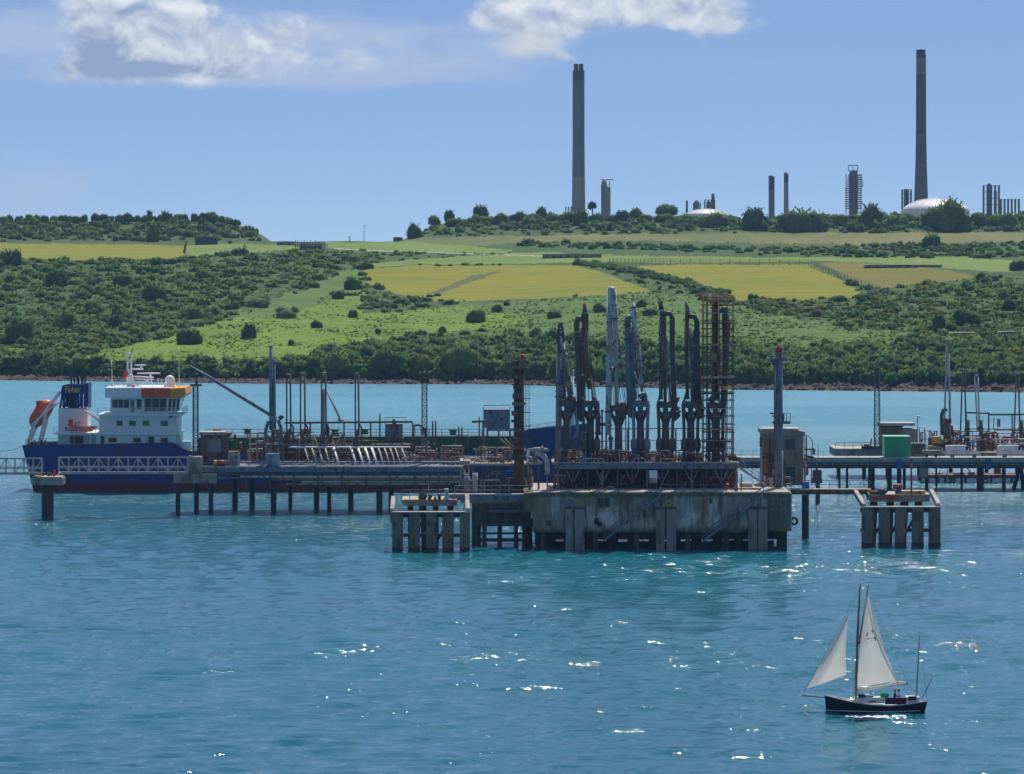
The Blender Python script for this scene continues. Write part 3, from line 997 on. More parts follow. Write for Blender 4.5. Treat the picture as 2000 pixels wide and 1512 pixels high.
BUSHES = [
    (485, 660, 34, 38, 0, 0, "large upright dark bush alone on the bright bracken behind the ship's foremast"),
    (568, 674, 16, 16, 1, 0, "small dark bush on the bright bracken near the shore, above the grey loading arm"),
    (300, 588, 62, 46, 2, 0, "biggest dark round bush in the middle of the left scrub"),
    (375, 624, 60, 34, 3, 1, "wide light green bush on the left slope above the bright bracken edge"),
    (40, 672, 74, 66, 4, 0, "large dark tree near the left frame edge, above the blue funnel"),
    (18, 520, 52, 44, 5, 0, "dark tree at the left end of the lower edge of the yellow field"),
    (110, 560, 50, 46, 6, 0, "dark bush high in the left scrub, right of the corner tree"),
    (370, 672, 66, 40, 0, 0, "dark bush cluster reaching into the upper edge of the bright bracken"),
    (690, 620, 24, 22, 1, 0, "round bush in the bright bracken left of the centre field hedge"),
    (620, 640, 30, 20, 2, 0, "low bush where the bright bracken turns darker"),
    (863, 650, 20, 15, 3, 0, "lone small dark bush low on the green bracken, centre of the slope"),
    (738, 650, 16, 11, 4, 0, "tiny dark bush on bright bracken below the centre hay field"),
    (930, 628, 46, 34, 5, 0, "cluster of dark bush on the bracken right of the lone bush"),
    (970, 608, 24, 18, 6, 0, "round dark bush directly under the lower edge of the centre hay field"),
    (990, 598, 16, 13, 0, 0, "small bush at the lower edge of the centre hay field, above the lamp tower"),
    (1082, 622, 36, 22, 1, 0, "dark bush just left of the first loading arm's tip"),
    (1172, 610, 34, 26, 2, 0, "dark bush on bracken between the second and third loading arms"),
    (1252, 600, 24, 18, 3, 0, "small dark bush right of the fourth loading arm's tip"),
    (1270, 616, 34, 18, 4, 0, "low dark bush between the fourth and fifth loading arms"),
    (1472, 588, 26, 20, 5, 0, "umbrella shaped bush at the lower corner of the right hay field"),
    (1636, 589, 40, 16, 6, 0, "low dark bush on the bottom right corner of the right hay field"),
    (1694, 588, 46, 18, 0, 0, "low dark bush below the end of the wire fence"),
    (1820, 486, 48, 40, 1, 0, "dark round tree standing alone in the rough grass below the white domed tank"),
    (1916, 545, 26, 18, 2, 0, "dark bush at the right tip of the tawny field"),
    (1890, 564, 28, 20, 3, 0, "dark bush below the right tip of the tawny field"),
    (1835, 648, 30, 46, 4, 0, "upright dark tree on the right slope, left of the wide dark one"),
    (1888, 636, 64, 44, 5, 0, "wide dark tree on the right slope above the tall double mast"),
    (1972, 606, 28, 30, 6, 0, "pointed dark bush near the right frame edge"),
    (1990, 528, 40, 26, 0, 0, "dark bush at the right end of the green strip"),
    (600, 560, 18, 14, 1, 0, "small bush in the smooth green part of the left slope"),
    (660, 585, 30, 24, 2, 0, "dark bush at the top of the bright bracken, left of the hedge"),
    (690, 566, 40, 30, 3, 0, "dark bush touching the left corner of the centre hay field"),
    (505, 600, 60, 24, 4, 3, "wide grey green bush above the bright bracken, left of centre"),
    (560, 620, 50, 22, 5, 3, "grey green bush right of the wide one above the bright bracken"),
    (180, 612, 44, 36, 6, 1, "green bush in the left scrub above the ship's funnel"),
    (230, 640, 40, 34, 0, 0, "dark bush in the left scrub above the ship's mast"),
    (240, 560, 54, 36, 1, 0, "dark bush on the left slope under the middle of the yellow field"),
    (395, 545, 46, 26, 2, 2, "yellow green bush on the left slope below the dark shed"),
    (130, 642, 60, 44, 3, 1, "green tree in the left scrub, right of the large dark one"),
    (900, 724, 92, 66, 4, 1, "broad rounded tree leaning over the shore beside the dark gully"),
    (660, 724, 66, 52, 5, 1, "green tree over the shore at the right end of the bright bracken"),
    (760, 726, 80, 56, 6, 0, "dark tree over the shore in the middle of the wooded bank"),
    (820, 728, 60, 46, 0, 2, "olive green tree over the shore in the wooded bank"),
]
for px, py, w, h, k, sh, lab in BUSHES:
    plant("bush" if h < 40 else "tree", lab, "bush" if h < 40 else "tree", px, py, w, h, k, sh, "separate bushes and trees on the hillside", 0 if h < 40 else .06)

# rocks along the water's edge
g = np.random.default_rng(9)
V, F, o = [], [], 0
for i in range(700):
    px = g.uniform(-160, 2160)
    py = float(lerp_tab(px, SHORE)) - g.uniform(-1, 9) * (1.6 if px > 1080 else .7)
    X, Y, Z = land_z(np.array([px]), np.array([py]))
    mb = MB(); mb.ball((0, 0, 0), 1, 1, 1, 6, 4)
    v = np.array(mb.v) * g.uniform(.3, 1.0) * (1.5 if px > 1080 else .9) * (1.4, 1, .75) * (1 + .35 * g.normal(0, 1, (len(mb.v), 1)))
    for ff in mb.f:
        if len(ff) == 4:
            F.append([j + o for j in ff])
    V.append(v + (X[0], Y[0], Z[0])); o += len(v)
big_mesh("shore_rocks", np.concatenate(V), np.array(F), mat("rock", (.10, .072, .06), (.05, .038, .037), .8, .9, contrast=(.35, .6), c3=(.17, .14, .12)), "stuff")

# ------------------------------------------------------------------ drawing helpers
def sc(Y):
    return Y / FPX          # metres per photo pixel at distance Y


def pbox(mb, x0, y0, x1, y1, Y, depth):
    a, b = P(x0, y1, Y), P(x1, y0, Y)
    return mb.box(a.x, b.x, Y, Y + depth, a.z, b.z)


def strokes(t, Y, rows):
    """parts of a thing: tubes along points (px, py[, metres behind Y]) and boxes"""
    s = sc(Y)
    for r in rows:
        mb = MB()
        if r[0] == "box":
            _, name, m, x0, y0, x1, y1, d, *dy = r
            pbox(mb, x0, y0, x1, y1, Y + (dy[0] if dy else 0), d)
            mb.build(name, m, t)
        elif r[0] == "ball":
            _, name, m, x, y, rx, ry, *dy = r
            mb.ball(P(x, y, Y) + Vector((0, dy[0] if dy else 0, 0)), rx * s, rx * s, ry * s, 12, 8)
            mb.build(name, m, t, smooth=True)
        else:
            name, m, rad, pts, *kw = r
            pp = [P(p[0], p[1], Y) + Vector((0, p[2] if len(p) > 2 else 0, 0)) for p in pts]
            rr = list(np.interp(np.linspace(0, 1, len(pp)), np.linspace(0, 1, len(rad)), np.array(rad) * s)) if isinstance(rad, (list, tuple)) else rad * s
            mb.path(pp, rr, 8)
            mb.build(name, m, t, smooth=True, kind=(kw[0] if kw else None))


def railing(mb, a, b, h=1.1, step=1.6, r=.03, mids=1):
    a, b = Vector(a), Vector(b)
    n = max(1, int((b - a).length / step))
    for i in range(n + 1):
        p = a.lerp(b, i / n)
        mb.bar(p, p + Vector((0, 0, h)), r * 2)
    for k in range(mids + 1):
        z = Vector((0, 0, h * (k + 1) / (mids + 1)))
        mb.bar(a + z, b + z, r * 2)
    return mb


def rail_part(t, a, b, m, **kw):
    return railing(MB(), a, b, **kw).build("railing", m, t, kind="stuff")


def lattice(mb, x, y, z0, z1, w0, w1, n, r=.06, rb=.035):
    """square lattice mast"""
    cs = [(-1, -1), (1, -1), (1, 1), (-1, 1)]
    def pt(k, f):
        w = (w0 + (w1 - w0) * f) / 2
        return Vector((x + cs[k % 4][0] * w, y + cs[k % 4][1] * w, z0 + (z1 - z0) * f))
    for k in range(4):
        mb.bar(pt(k, 0), pt(k, 1), r * 2)
    for i in range(n):
        f0, f1 = i / n, (i + 1) / n
        for k in range(4):
            mb.bar(pt(k, f1), pt(k + 1, f1), rb * 2)
            mb.bar(pt(k, f0), pt(k + 1, f1), rb * 2) if (i + k) % 2 else mb.bar(pt(k + 1, f0), pt(k, f1), rb * 2)
    return mb


# ------------------------------------------------------------------ paint box
concrete = mat("concrete", (.36, .33, .29), (.26, .235, .21), .25, .85, streak=.7, c3=(.19, .155, .12))
pale_concrete = mat("pale concrete", (.50, .46, .40), (.40, .36, .31), .2, .85, c3=(.3, .26, .22))
chimney_concrete = mat("chimney concrete", (.30, .265, .25), (.23, .21, .205), .05, .85, streak=.9)
chimney_grey = mat("chimney grey coat", (.115, .125, .16), (.095, .105, .135), .06, .8, streak=.9)
soot = mat("soot", (.020, .020, .026), (.032, .03, .036), .3, .8)
brown_soot = mat("brown soot", (.020, .017, .020), (.030, .026, .028), .06, .8, streak=.8)
steel_blue = mat("grey blue paint", (.20, .245, .31), (.15, .18, .23), .5, .5, c3=(.11, .085, .07))
steel_grey = mat("grey paint", (.27, .29, .31), (.20, .21, .22), .4, .55, streak=.5, c3=(.16, .11, .08))
steel_dark = mat("dark steel", (.085, .09, .105), (.12, .11, .105), .5, .55, c3=(.15, .09, .055))
rust = mat("rust", (.24, .11, .05), (.16, .08, .045), .7, .85, c3=(.32, .18, .085))
dark_rust = mat("dark rust", (.13, .075, .05), (.085, .058, .046), .6, .8, c3=(.21, .115, .06))
brown = mat("brown painted steel", (.26, .17, .10), (.18, .12, .08), .5, .75, streak=.6, c3=(.08, .05, .04))
white = mat("white paint", (.86, .86, .85), (.78, .79, .79), .2, .45, streak=.7, contrast=(.5, .8))
pale_pipe = mat("pale lagged pipe", (.58, .56, .52), (.44, .41, .37), .6, .6, c3=(.25, .17, .11))
tan = mat("tan paint", (.52, .42, .27), (.42, .33, .21), .4, .7, streak=.6, c3=(.20, .12, .07))
orange_pipe = mat("orange brown pipe", (.42, .20, .07), (.30, .15, .06), .4, .7)
yellow = mat("yellow paint", (.72, .46, .05), (.58, .36, .05), .5, .5)
red = mat("red paint", (.48, .045, .035), (.38, .04, .035), .6, .5)
green_box = mat("green box paint", (.06, .42, .20), (.05, .36, .17), .3, .5, contrast=(.5, .7))
dark_green = mat("deep green paint", (.02, .10, .05), (.025, .12, .065), .3, .45, c3=(.05, .06, .04))
glass = mat("window glass", (.02, .03, .04), (.03, .04, .05), .2, .12, spec=.6)
roof_metal = mat("pale roof sheet", (.46, .43, .36), (.38, .35, .30), .3, .6, c3=(.28, .22, .16))
cladding = mat("stained cladding", (.32, .27, .22), (.26, .21, .165), .35, .75, streak=.8, c3=(.20, .125, .06))
white_dome = mat("white tank roof", (.74, .74, .73), (.66, .66, .65), .04, .5)
lamp_red = mat("red lamp housing", (.55, .06, .04), (.40, .05, .04), 1.0, .5)
wet = mat("weedy wet concrete", (.06, .058, .048), (.045, .05, .035), .5, .55, streak=.6, c3=(.05, .07, .03))

YR = 3800.0


def base_z(px, Y):
    return CAMH - (float(lerp_tab(px, CREST)) + 6 - HY) * Y / FPX - 6


def stack(name, label, cat, px, y_top, sections, flues=0, flue_r=0, flue_h=0, Y=YR):
    """tall chimney: sections are (photo row of the lower end, radius px top, radius px bottom, material)"""
    s = sc(Y)
    c = P(px, y_top, Y)
    zb = base_z(px, Y)
    t = thing(name, label, cat, (c.x, Y, zb))
    zt = c.z
    for i, (row, r0, r1, m, nm) in enumerate(sections):
        zl = P(px, row, Y).z if row is not None else zb
        MB().lathe((c.x, Y, 0), [(r1 * s, zl), (r0 * s, zt)], 28).build(nm, m, t, smooth=False)
        zt = zl
    for k in range(flues):
        a = 2 * math.pi * (k + .5) / flues
        rr = (sections[0][1] - flue_r * 1.05) * s
        MB().lathe((c.x + rr * math.cos(a), Y + rr * math.sin(a), 0), [(flue_r * s, c.z - 1), (flue_r * s * .98, c.z + flue_h * s), (flue_r * s * .8, c.z + flue_h * s)], 12).build("flue", soot, t, smooth=False)
    return t


stack("chimney", "tall pale chimney with black top, smoke drifting from its flues", "chimney", 1130, 138,
      [(157, 11.6, 11.6, soot, "cap_band"), (290, 11.6, 11.8, chimney_grey, "shaft"), (345, 11.8, 12.3, mat("faded grey coat", (.165, .165, .185), (.135, .135, .155), .06, .8, streak=.9), "shaft"), (None, 12.3, 13.6, chimney_concrete, "shaft")], 4, 4.4, 13)
stack("chimney", "tallest dark flared chimney, rising beside the large white domed tank", "chimney", 1799, 108,
      [(114, 9.6, 9.6, soot, "cap_band"), (145, 9.6, 9.6, chimney_grey, "shaft"), (262, 9.7, 10.2, brown_soot, "shaft"), (320, 10.2, 11.2, mat("smoke stained concrete", (.045, .042, .048), (.06, .055, .06), .05, .85), "shaft"), (None, 11.2, 15.2, mat("dull chimney concrete", (.105, .10, .105), (.085, .08, .085), .05, .85), "shaft")], 5, 3.2, 11)
stack("chimney", "short chimney with long black upper half, left one of a pair", "chimney", 1507, 345, [(371, 5.8, 5.8, soot, "cap_band"), (None, 5.8, 6.0, chimney_grey, "shaft")], 1, 4, 2)
stack("chimney", "slimmer short chimney with small black top, right one of a pair", "chimney", 1535.5, 339, [(357, 4.4, 4.4, soot, "cap_band"), (None, 4.4, 5.0, chimney_concrete, "shaft")], 1, 3, 2)
t = stack("refinery_column", "pale ribbed column with a flat arm across its top, right of the smoking chimney", "process column", 1183, 366, [(None, 8.4, 8.6, steel_grey, "vessel")])
s = sc(YR)
for k in range(9):
    a = 2 * math.pi * k / 9
    c = P(1183, 366, YR)
    MB().bar((c.x + 8.8 * s * math.cos(a), YR + 8.8 * s * math.sin(a), base_z(1183, YR)), (c.x + 8.8 * s * math.cos(a), YR + 8.8 * s * math.sin(a), c.z), 1.2 * s).build("rib", steel_dark, t)
strokes(t, YR, [("top_vessel", steel_grey, [7, 5, 2.5], [(1180, 366), (1180, 357), (1180, 350)]), ("arm", steel_dark, 1.0, [(1174, 351), (1198, 351)]), ("vent", steel_dark, 1.0, [(1190, 366), (1190, 354)])])

# scaffolded column
t = thing("refinery_column", "thick dark column wrapped in many rings of scaffold platforms", "process column", P(1667, 420, YR) + Vector((0, 0, -8)))
c = P(1667, 330, YR)
MB().lathe((c.x, YR, 0), [(8.5 * s, base_z(1667, YR)), (8.5 * s, P(0, 345, YR).z), (7.5 * s, P(0, 333, YR).z)], 16).build("vessel", steel_dark, t)
for i in range(16):
    zz = P(0, 408 - i * 4.3, YR).z
    rr = (16.5 if i < 11 else 17 - (i - 11) * .8) * s
    MB().lathe((c.x + (1.2 if i > 9 else 0), YR, zz), [(rr, 0), (rr, .9), (8.5 * s, .9), (8.5 * s, 0)], 12).build("platform", steel_dark, t)
mb = MB()
for k in range(12):
    a = 2 * math.pi * k / 12
    mb.bar((c.x + 16 * s * math.cos(a), YR + 16 * s * math.sin(a), base_z(1667, YR)), (c.x + 16 * s * math.cos(a), YR + 16 * s * math.sin(a), P(0, 340, YR).z), .25)
mb.build("scaffold_poles", steel_dark, t, kind="stuff")
strokes(t, YR, [("top_beam", steel_dark, .9, [(1656, 323), (1676, 323)]), ("top_post", steel_dark, .8, [(1657, 335), (1657, 322)]), ("top_post", steel_dark, .8, [(1675, 335), (1675, 322)]), ("top_post", steel_dark, .8, [(1666, 335), (1666, 324)])])


def frame_tower(label, x0, x1, y0, cols, tiers, vessels=(), Y=YR, seed=0, m=None):
    m = m or steel_dark
    s = sc(Y)
    zb = base_z((x0 + x1) / 2, Y)
    t = thing("steel_structure", label, "steel structure", ((P(x0, 0, Y).x + P(x1, 0, Y).x) / 2, Y, zb))
    W = P(x1, 0, Y).x - P(x0, 0, Y).x
    X0 = P(x0, 0, Y).x
    zt = P(0, y0, Y).z
    for i in range(cols):
        for d in (0, 8):
            x = X0 + W * i / (cols - 1)
            MB().bar((x, Y + d, zb), (x, Y + d, zt), .8).build("column", m, t)
    for j in range(tiers):
        z = P(0, y0, Y).z - (zt - P(0, 412, Y).z) * j / tiers
        MB().box(X0 - .6, X0 + W + .6, Y - .6, Y + 8.6, z - .35, z).build("floor", m, t)
    for vx, vy, vr in vessels:
        p = P(vx, vy, Y)
        MB().lathe((p.x, Y + 4, 0), [(vr * s, zb), (vr * s, p.z - vr * s), (vr * s * .6, p.z - vr * s * .3), (.1, p.z)], 12).build("vessel", m, t)
    return t


frame_tower("dark steel frame with a jutting top beam beside the tallest chimney's foot", 1763, 1780, 370, 4, 5, [(1770, 368, 4)])
t = frame_tower("tall open steel tower with several storeys near the right edge of the ridge", 1922, 1952, 362, 5, 4, [(1933, 357, 5), (1945, 372, 3)])
t = frame_tower("low pipe bridge on thin legs beside the open steel tower", 1956, 1991, 389, 6, 1)
frame_tower("small steel frame with a pointed vessel behind the small white tank roof", 1377, 1396, 390, 4, 4, [(1393, 377, 3.2), (1384, 392, 4)])
frame_tower("squat grey equipment tower left of the pointed vessel", 1355, 1368, 396, 3, 3, [(1361, 390, 5)], m=steel_grey)
stack("refinery_column", "thin pencil like column left of the small white tank roof", "process column", 1341.5, 392, [(None, 2.2, 2.4, steel_dark, "vessel"), ])
frame_tower("small pale block structure at the left foot of the smoking chimney", 1105, 1116, 404, 3, 2, [], m=steel_grey)


def dome(label, px, y_top, y_edge, rx, Y=3600.0):
    s = sc(Y)
    zt, ze = P(0, y_top, Y).z, P(0, y_edge, Y).z
    t = thing("storage_tank", label, "storage tank", (P(px, 0, Y).x, Y, base_z(px, Y)))
    R_, h = rx * s, zt - ze
    n = 8
    prof = [(R_ * math.cos(math.pi / 2 * i / n), ze + h * math.sin(math.pi / 2 * i / n) ** 1.0 * (1 - .15 * math.cos(math.pi / 2 * i / n))) for i in range(n)] + [(.05, zt)]
    MB().lathe((P(px, 0, Y).x, Y, 0), prof, 40).build("roof", white_dome, t, smooth=False)
    MB().lathe((P(px, 0, Y).x, Y, 0), [(R_ * .995, base_z(px, Y)), (R_ * .995, ze + .02)], 40).build("wall", white_dome, t)
    for k in range(20):
        a = math.pi * 2 * k / 20
        MB().path([(P(px, 0, Y).x + R_ * math.cos(a) * q, Y + R_ * math.sin(a) * q, z + .12) for q, z in ((1.0, ze), (.8, ze + h * .55), (.5, ze + h * .86), (.1, zt))], .12, 4).build("roof_rib", white_dome, t)


dome("large white domed tank roof showing above the trees by the tallest chimney", 1828, 387, 412, 66)
dome("small white tank roof peeping over the trees behind the broad pine", 1380, 408, 420, 42)

# ------------------------------------------------------------------ small things on the land
def hut(name, label, cat, x0, y0, x1, y1, Y=None, depth=6, roof=None, wall=None, gable=True):
    Y = Y or float(land_Y(np.array([(x0 + x1) / 2]), np.array([y1]))[0])
    a, b = P(x0, y1, Y), P(x1, y0, Y)
    t = thing(name, label, cat, ((a.x + b.x) / 2, Y, a.z))
    h = b.z - a.z
    MB().box(a.x, b.x, Y, Y + depth, a.z - .6, a.z + h * .7).build("wall", wall or steel_grey, t)
    MB().prism([(a.x - .2, a.z + h * .7), (b.x + .2, a.z + h * .7), (b.x, b.z - h * .1), ((a.x + b.x) / 2, b.z), (a.x, b.z - h * .1)], Y - .25, Y + depth + .25).build("roof", roof or steel_dark, t)
    n = max(1, int((x1 - x0) / 14))
    for i in range(n):
        xx = a.x + (b.x - a.x) * (i + .5) / n
        MB().box(xx - .5, xx + .5, Y - .06, Y - .005, a.z + h * .15, a.z + h * .55).build("door" if i == 0 else "window", glass, t)
    return t


hut("shed", "long dark blue grey shed at the edge of the yellow field under the left treeline", "shed", 381, 463, 424, 478, roof=mat("slate roof", (.06, .08, .12), (.05, .06, .09), .5, .7), wall=mat("slate wall", (.05, .07, .10), (.06, .08, .11), .4, .8))
hut("hut", "tiny dark hut right of the long shed below the left treeline", "hut", 445, 470, 453, 477, depth=3)
hut("hut", "small grey hut on the skyline at the left foot of the rough bank", "hut", 768, 463, 786, 472, Y=2380)
hut("low_building", "low pink brown building on the skyline left of the pipe rack", "building", 541, 471, 574, 479, wall=mat("pink brown wall", (.4, .28, .23), (.33, .23, .19), .3, .8), roof=roof_metal)
hut("low_building", "long low grey roofed building by the track above the centre hay field", "building", 1060, 495, 1175, 504, depth=9, roof=roof_metal)
hut("low_building", "long thin grey roof at the top of the tawny field", "building", 1690, 517, 1840, 523, depth=8, roof=steel_grey)
hut("low_building", "low grey building between trees on the right slope", "building", 1856, 649, 1906, 659, depth=7, roof=roof_metal)
hut("low_building", "low pale building reaching the right frame edge on the slope", "building", 1952, 647, 2010, 659, depth=7, roof=steel_grey, wall=pale_concrete)
YPR = float(land_Y(np.array([605.0]), np.array([488.0]))[0])
t = thing("pipe_rack", "open rack of many short posts and beams on the skyline gap", "pipe rack", P(605, 489, YPR))
rows = []
g = np.random.default_rng(3)
for i in range(14):
    x = 577 + i * 4.3
    rows.append(("post", steel_dark if i % 3 else dark_rust, .7, [(x, 490), (x, 470 + g.uniform(-2, 6))]))
for y in (473, 480, 487):
    rows.append(("beam", steel_grey, .7, [(575, y), (635, y)]))
rows.append(("box", "equipment", steel_grey, 585, 476, 628, 488, 4, 2))
strokes(t, YPR, rows)


def pole(label, pts, r, m, Y, cat="post", name="post"):
    t = thing(name, label, cat, P(pts[0][0], pts[0][1], Y))
    strokes(t, Y, [("shaft", m, r, pts)])
    return t


pole("leaning rusty pole at the lower edge of the left yellow field", [(357, 505), (364, 470)], 2.2, rust, 2060)
pole("lone dark post standing on the skyline in the bright green gap", [(683, 476), (683, 461)], 1.0, steel_dark, 2400)
t = pole("thin distant lamp post against the sky in the skyline gap", [(711, 474), (711, 440), (717, 440)], .6, steel_grey, 2600, "lamp post", "lamp_post")


def wire_fence(label, pts, h, n):
    xs = [p[0] for p in pts]; ys = [p[1] for p in pts]
    tt = np.linspace(0, len(pts) - 1, n)
    px, py = np.interp(tt, range(len(pts)), xs), np.interp(tt, range(len(pts)), ys)
    X, Y, Z = land_z(px, py)
    t = thing("fence", label, "fence", (X[0], Y[0], Z[0]))
    for i in range(n):
        MB().bar((X[i], Y[i], Z[i] - .3), (X[i], Y[i], Z[i] + h), .16).build("post", steel_dark, t)
    mb = MB()
    for i in range(n - 1):
        for k in range(6):
            z = h * (k + .8) / 6
            mb.bar((X[i], Y[i], Z[i] + z), (X[i + 1], Y[i + 1], Z[i + 1] + z), .07)
    mb.build("wire", steel_dark, t, kind="stuff")


wire_fence("tall wire fence running down between the right hay field and the tawny field", [(1580, 520), (1625, 538), (1680, 560), (1740, 580)], 2.6, 26)
wire_fence("long level wire fence along the top of the right hay field", [(1190, 517), (1300, 517), (1580, 519)], 2.4, 30)

sR_ = sc(YR)
# ring galleries and ladders on the two tall chimneys
for o_ in [o for o in bpy.data.objects if o.name.startswith("chimney") and o.type == "EMPTY"]:
    lab = o_["label"]
    if "tall pale" in lab:
        px_, rows_ = 1130, ((160, 12.6), (300, 12.8))
    elif "tallest" in lab:
        px_, rows_ = 1799, ((146, 10.6), (262, 11.0), (322, 12.2))
    else:
        continue
    for row_, rr_ in rows_:
        c = P(px_, row_, YR)
        MB().lathe((c.x, YR, c.z), [(rr_ * sR_, -.2), (rr_ * sR_, .25), ((rr_ - 1.2) * sR_, .25), ((rr_ - 1.2) * sR_, -.2)], 24).build("gallery", steel_dark, o_)
    c0, c1 = P(px_ + rows_[0][1] * .55, rows_[0][0], YR), P(px_ + rows_[0][1] * .62, 400, YR)
    MB().bar(c0 + Vector((0, -rows_[0][1] * .86 * sR_, 0)), c1 + Vector((0, -rows_[0][1] * 1.02 * sR_, 0)), .35).build("ladder", steel_dark, o_)
# ------------------------------------------------------------------ the tanker behind the jetty
YS = 787.0
S = sc(YS)
hull_blue = mat("hull blue", (.018, .045, .19), (.024, .058, .22), .12, .4, streak=.6, c3=(.03, .05, .13))
boot_red = mat("hull red", (.20, .028, .03), (.15, .028, .03), .2, .55, streak=.5)
funnel_blue = mat("funnel blue", (.014, .04, .20), (.02, .05, .22), .3, .4)
lifeboat_orange = mat("lifeboat orange", (.85, .11, .03), (.74, .10, .03), .5, .45)
band_red = mat("orange red band", (.90, .12, .015), (.85, .11, .015), .3, .4)
flag_red = mat("flag red", (.75, .03, .04), (.65, .03, .04), .5, .7)
deck_green = mat("deck green", (.03, .15, .07), (.04, .17, .08), .25, .6, c3=(.07, .08, .05))
shade_green = mat("green window blind", (.03, .30, .10), (.03, .26, .09), .4, .6)


def sx(px):
    return P(px, 0, YS).x


def sz(py):
    return P(0, py, YS).z


ship = thing("tanker_ship", "blue hulled coastal tanker with white bridge block and orange band, moored behind the jetty", "tanker ship", (sx(600), YS, 0))
BEAM = 15.0
# hull: stations from transom to stem, each with deck height and plan half width
st = [  # px at deck, px at waterline, deck row, half breadth share deck, share waterline
    (42, 62, 871, .86, .62), (75, 84, 870, .93, .80), (130, 132, 868, .98, .95), (210, 210, 867, 1, 1), (335, 335, 864, 1, 1), (340, 340, 866, 1, 1), (366, 366, 881, 1, 1),
    (560, 560, 883, 1, 1), (800, 800, 883, 1, 1), (940, 940, 884, .99, .97), (960, 960, 880, .98, .95), (1006, 1004, 862, .90, .78), (1030, 1024, 845, .82, .66), (1090, 1070, 837, .58, .36), (1140, 1100, 832, .26, .08), (1162, 1110, 829, .02, .01)]
mb, mr = MB(), MB()
hv, rv = [], []
zr = 1.4
for dpx, wpx, row, hb, wb in st:
    zd = sz(row)
    cy = YS + BEAM / 2
    for sgn in (-1, 1):
        f = zr / zd
        bx = sx(wpx) + (sx(dpx) - sx(wpx)) * f
        bw = (wb + (hb - wb) * f) * BEAM / 2
        hv.append([(sx(dpx), cy + sgn * hb * BEAM / 2, zd), (bx, cy + sgn * bw, zr)])
        rv.append([(bx, cy + sgn * bw, zr), (sx(wpx), cy + sgn * wb * BEAM / 2, 0), (sx(wpx) + .3, cy + sgn * wb * BEAM / 2 * .9, -2.5)])


def skin(rows, m_, closed):
    n = len(rows[0])
    vs = [p for r in rows for p in r]
    fs = []
    k = len(rows) // 2
    for i in range(k - 1):
        for s_ in (0, 1):
            a, b = (2 * i + s_) * n, (2 * (i + 1) + s_) * n
            for j in range(n - 1):
                fs.append((a + j, b + j, b + j + 1, a + j + 1) if s_ == 0 else (b + j, a + j, a + j + 1, b + j + 1))
    for j in range(n - 1):
        fs.append((j, j + 1, n + j + 1, n + j))
    m_.add(vs, fs)
    return m_


skin(hv, mb, True).build("hull", hull_blue, ship)
skin(rv, mr, True).build("hull_bottom", boot_red, ship)
dk = MB()
for i in range(len(st) - 1):
    a, b = st[i], st[i + 1]
    cy = YS + BEAM / 2
    drop = .9 if (a[0] < 340 or a[0] >= 1006) else .05
    dk.add([(sx(a[0]) + .1, cy - a[3] * BEAM / 2 + .08, sz(a[2]) - drop), (sx(b[0]) - .1, cy - b[3] * BEAM / 2 + .08, sz(b[2]) - drop), (sx(b[0]) - .1, cy + b[3] * BEAM / 2 - .08, sz(b[2]) - drop), (sx(a[0]) + .1, cy + a[3] * BEAM / 2 - .08, sz(a[2]) - drop)], [(0, 1, 2, 3)])
dk.build("deck", deck_green, ship)
# raised green tank trunk with its low slope, fore end
tk_ = MB()
tk_.prism([(sx(385), sz(884)), (sx(1000), sz(882)), (sx(1006), sz(853)), (sx(385), sz(856))], YS + 2.2, YS + BEAM - 2.2)
tk_.build("tank_trunk", dark_green, ship)
MB().box(sx(385), sx(1004), YS + 2.1, YS + 2.3, sz(853.5), sz(851.5)).build("trunk_edge", white, ship)
for i in range(9):
    x = sx(420 + i * 58)
    MB().lathe((x, YS + 5 + (i % 2) * 3, sz(852)), [(.55, 0), (.55, .7), (.75, .75), (.75, .95), (.1, 1.1)], 12).build("tank_hatch", dark_green if i % 3 else red, ship)
rail_part(ship, (sx(400), YS + 2.4, sz(852)), (sx(940), YS + 2.4, sz(852)), steel_grey, step=2.2, r=.035)
rail_part(ship, (sx(1032), YS + .9, sz(845)), (sx(1088), YS + 1.6 + .9, sz(838)), steel_grey, step=1.6, r=.03)
strokes(ship, YS + 7, [("foremast", white, [5, 4], [(1117, 840), (1117, 735)]), ("foremast_beam", white, 1.2, [(1105, 752), (1128, 752)]), ("foremast_top", white, 1.4, [(1120, 735), (1120, 722)]), ("foremast_beam", white, 1.0, [(1110, 737), (1124, 737)])])


def sbox(name, m, x0, y0, x1, y1, d0, d1, par=ship):
    return MB().box(sx(x0), sx(x1), YS + d0, YS + d1, sz(y1), sz(y0)).build(name, m, par)


# accommodation block, tier by tier (front faces stand to the right)
lower = sbox("lower_house", white, 186, 849, 346, 869, 1.0, 14)
sbox("poop_house", white, 110, 849, 186, 871, 2.6, 12.4)
sbox("boat_deck", white, 104, 846.5, 350, 849, .3, 14.7)
upper = sbox("upper_house", white, 192, 812, 344, 846.5, 1.6, 13.4)
sbox("bridge_deck", white, 190, 809.5, 356, 812, .2, 14.8)
bridge = MB().prism([(sx(214), sz(809.5)), (sx(329), sz(809.5)), (sx(342), sz(806)), (sx(352), sz(777)), (sx(214), sz(777))], YS + 1.4, YS + 13.6)
bridge = bridge.build("bridge_house", white, ship)
MB().box(sx(205), sx(276), YS + .2, YS + 14.8, sz(777), sz(759.5)).build("bridge_roof", white, ship)
MB().box(sx(276) + .004, sx(333), YS + .1, YS + 14.9, sz(776), sz(759)).build("orange_band", band_red, ship)
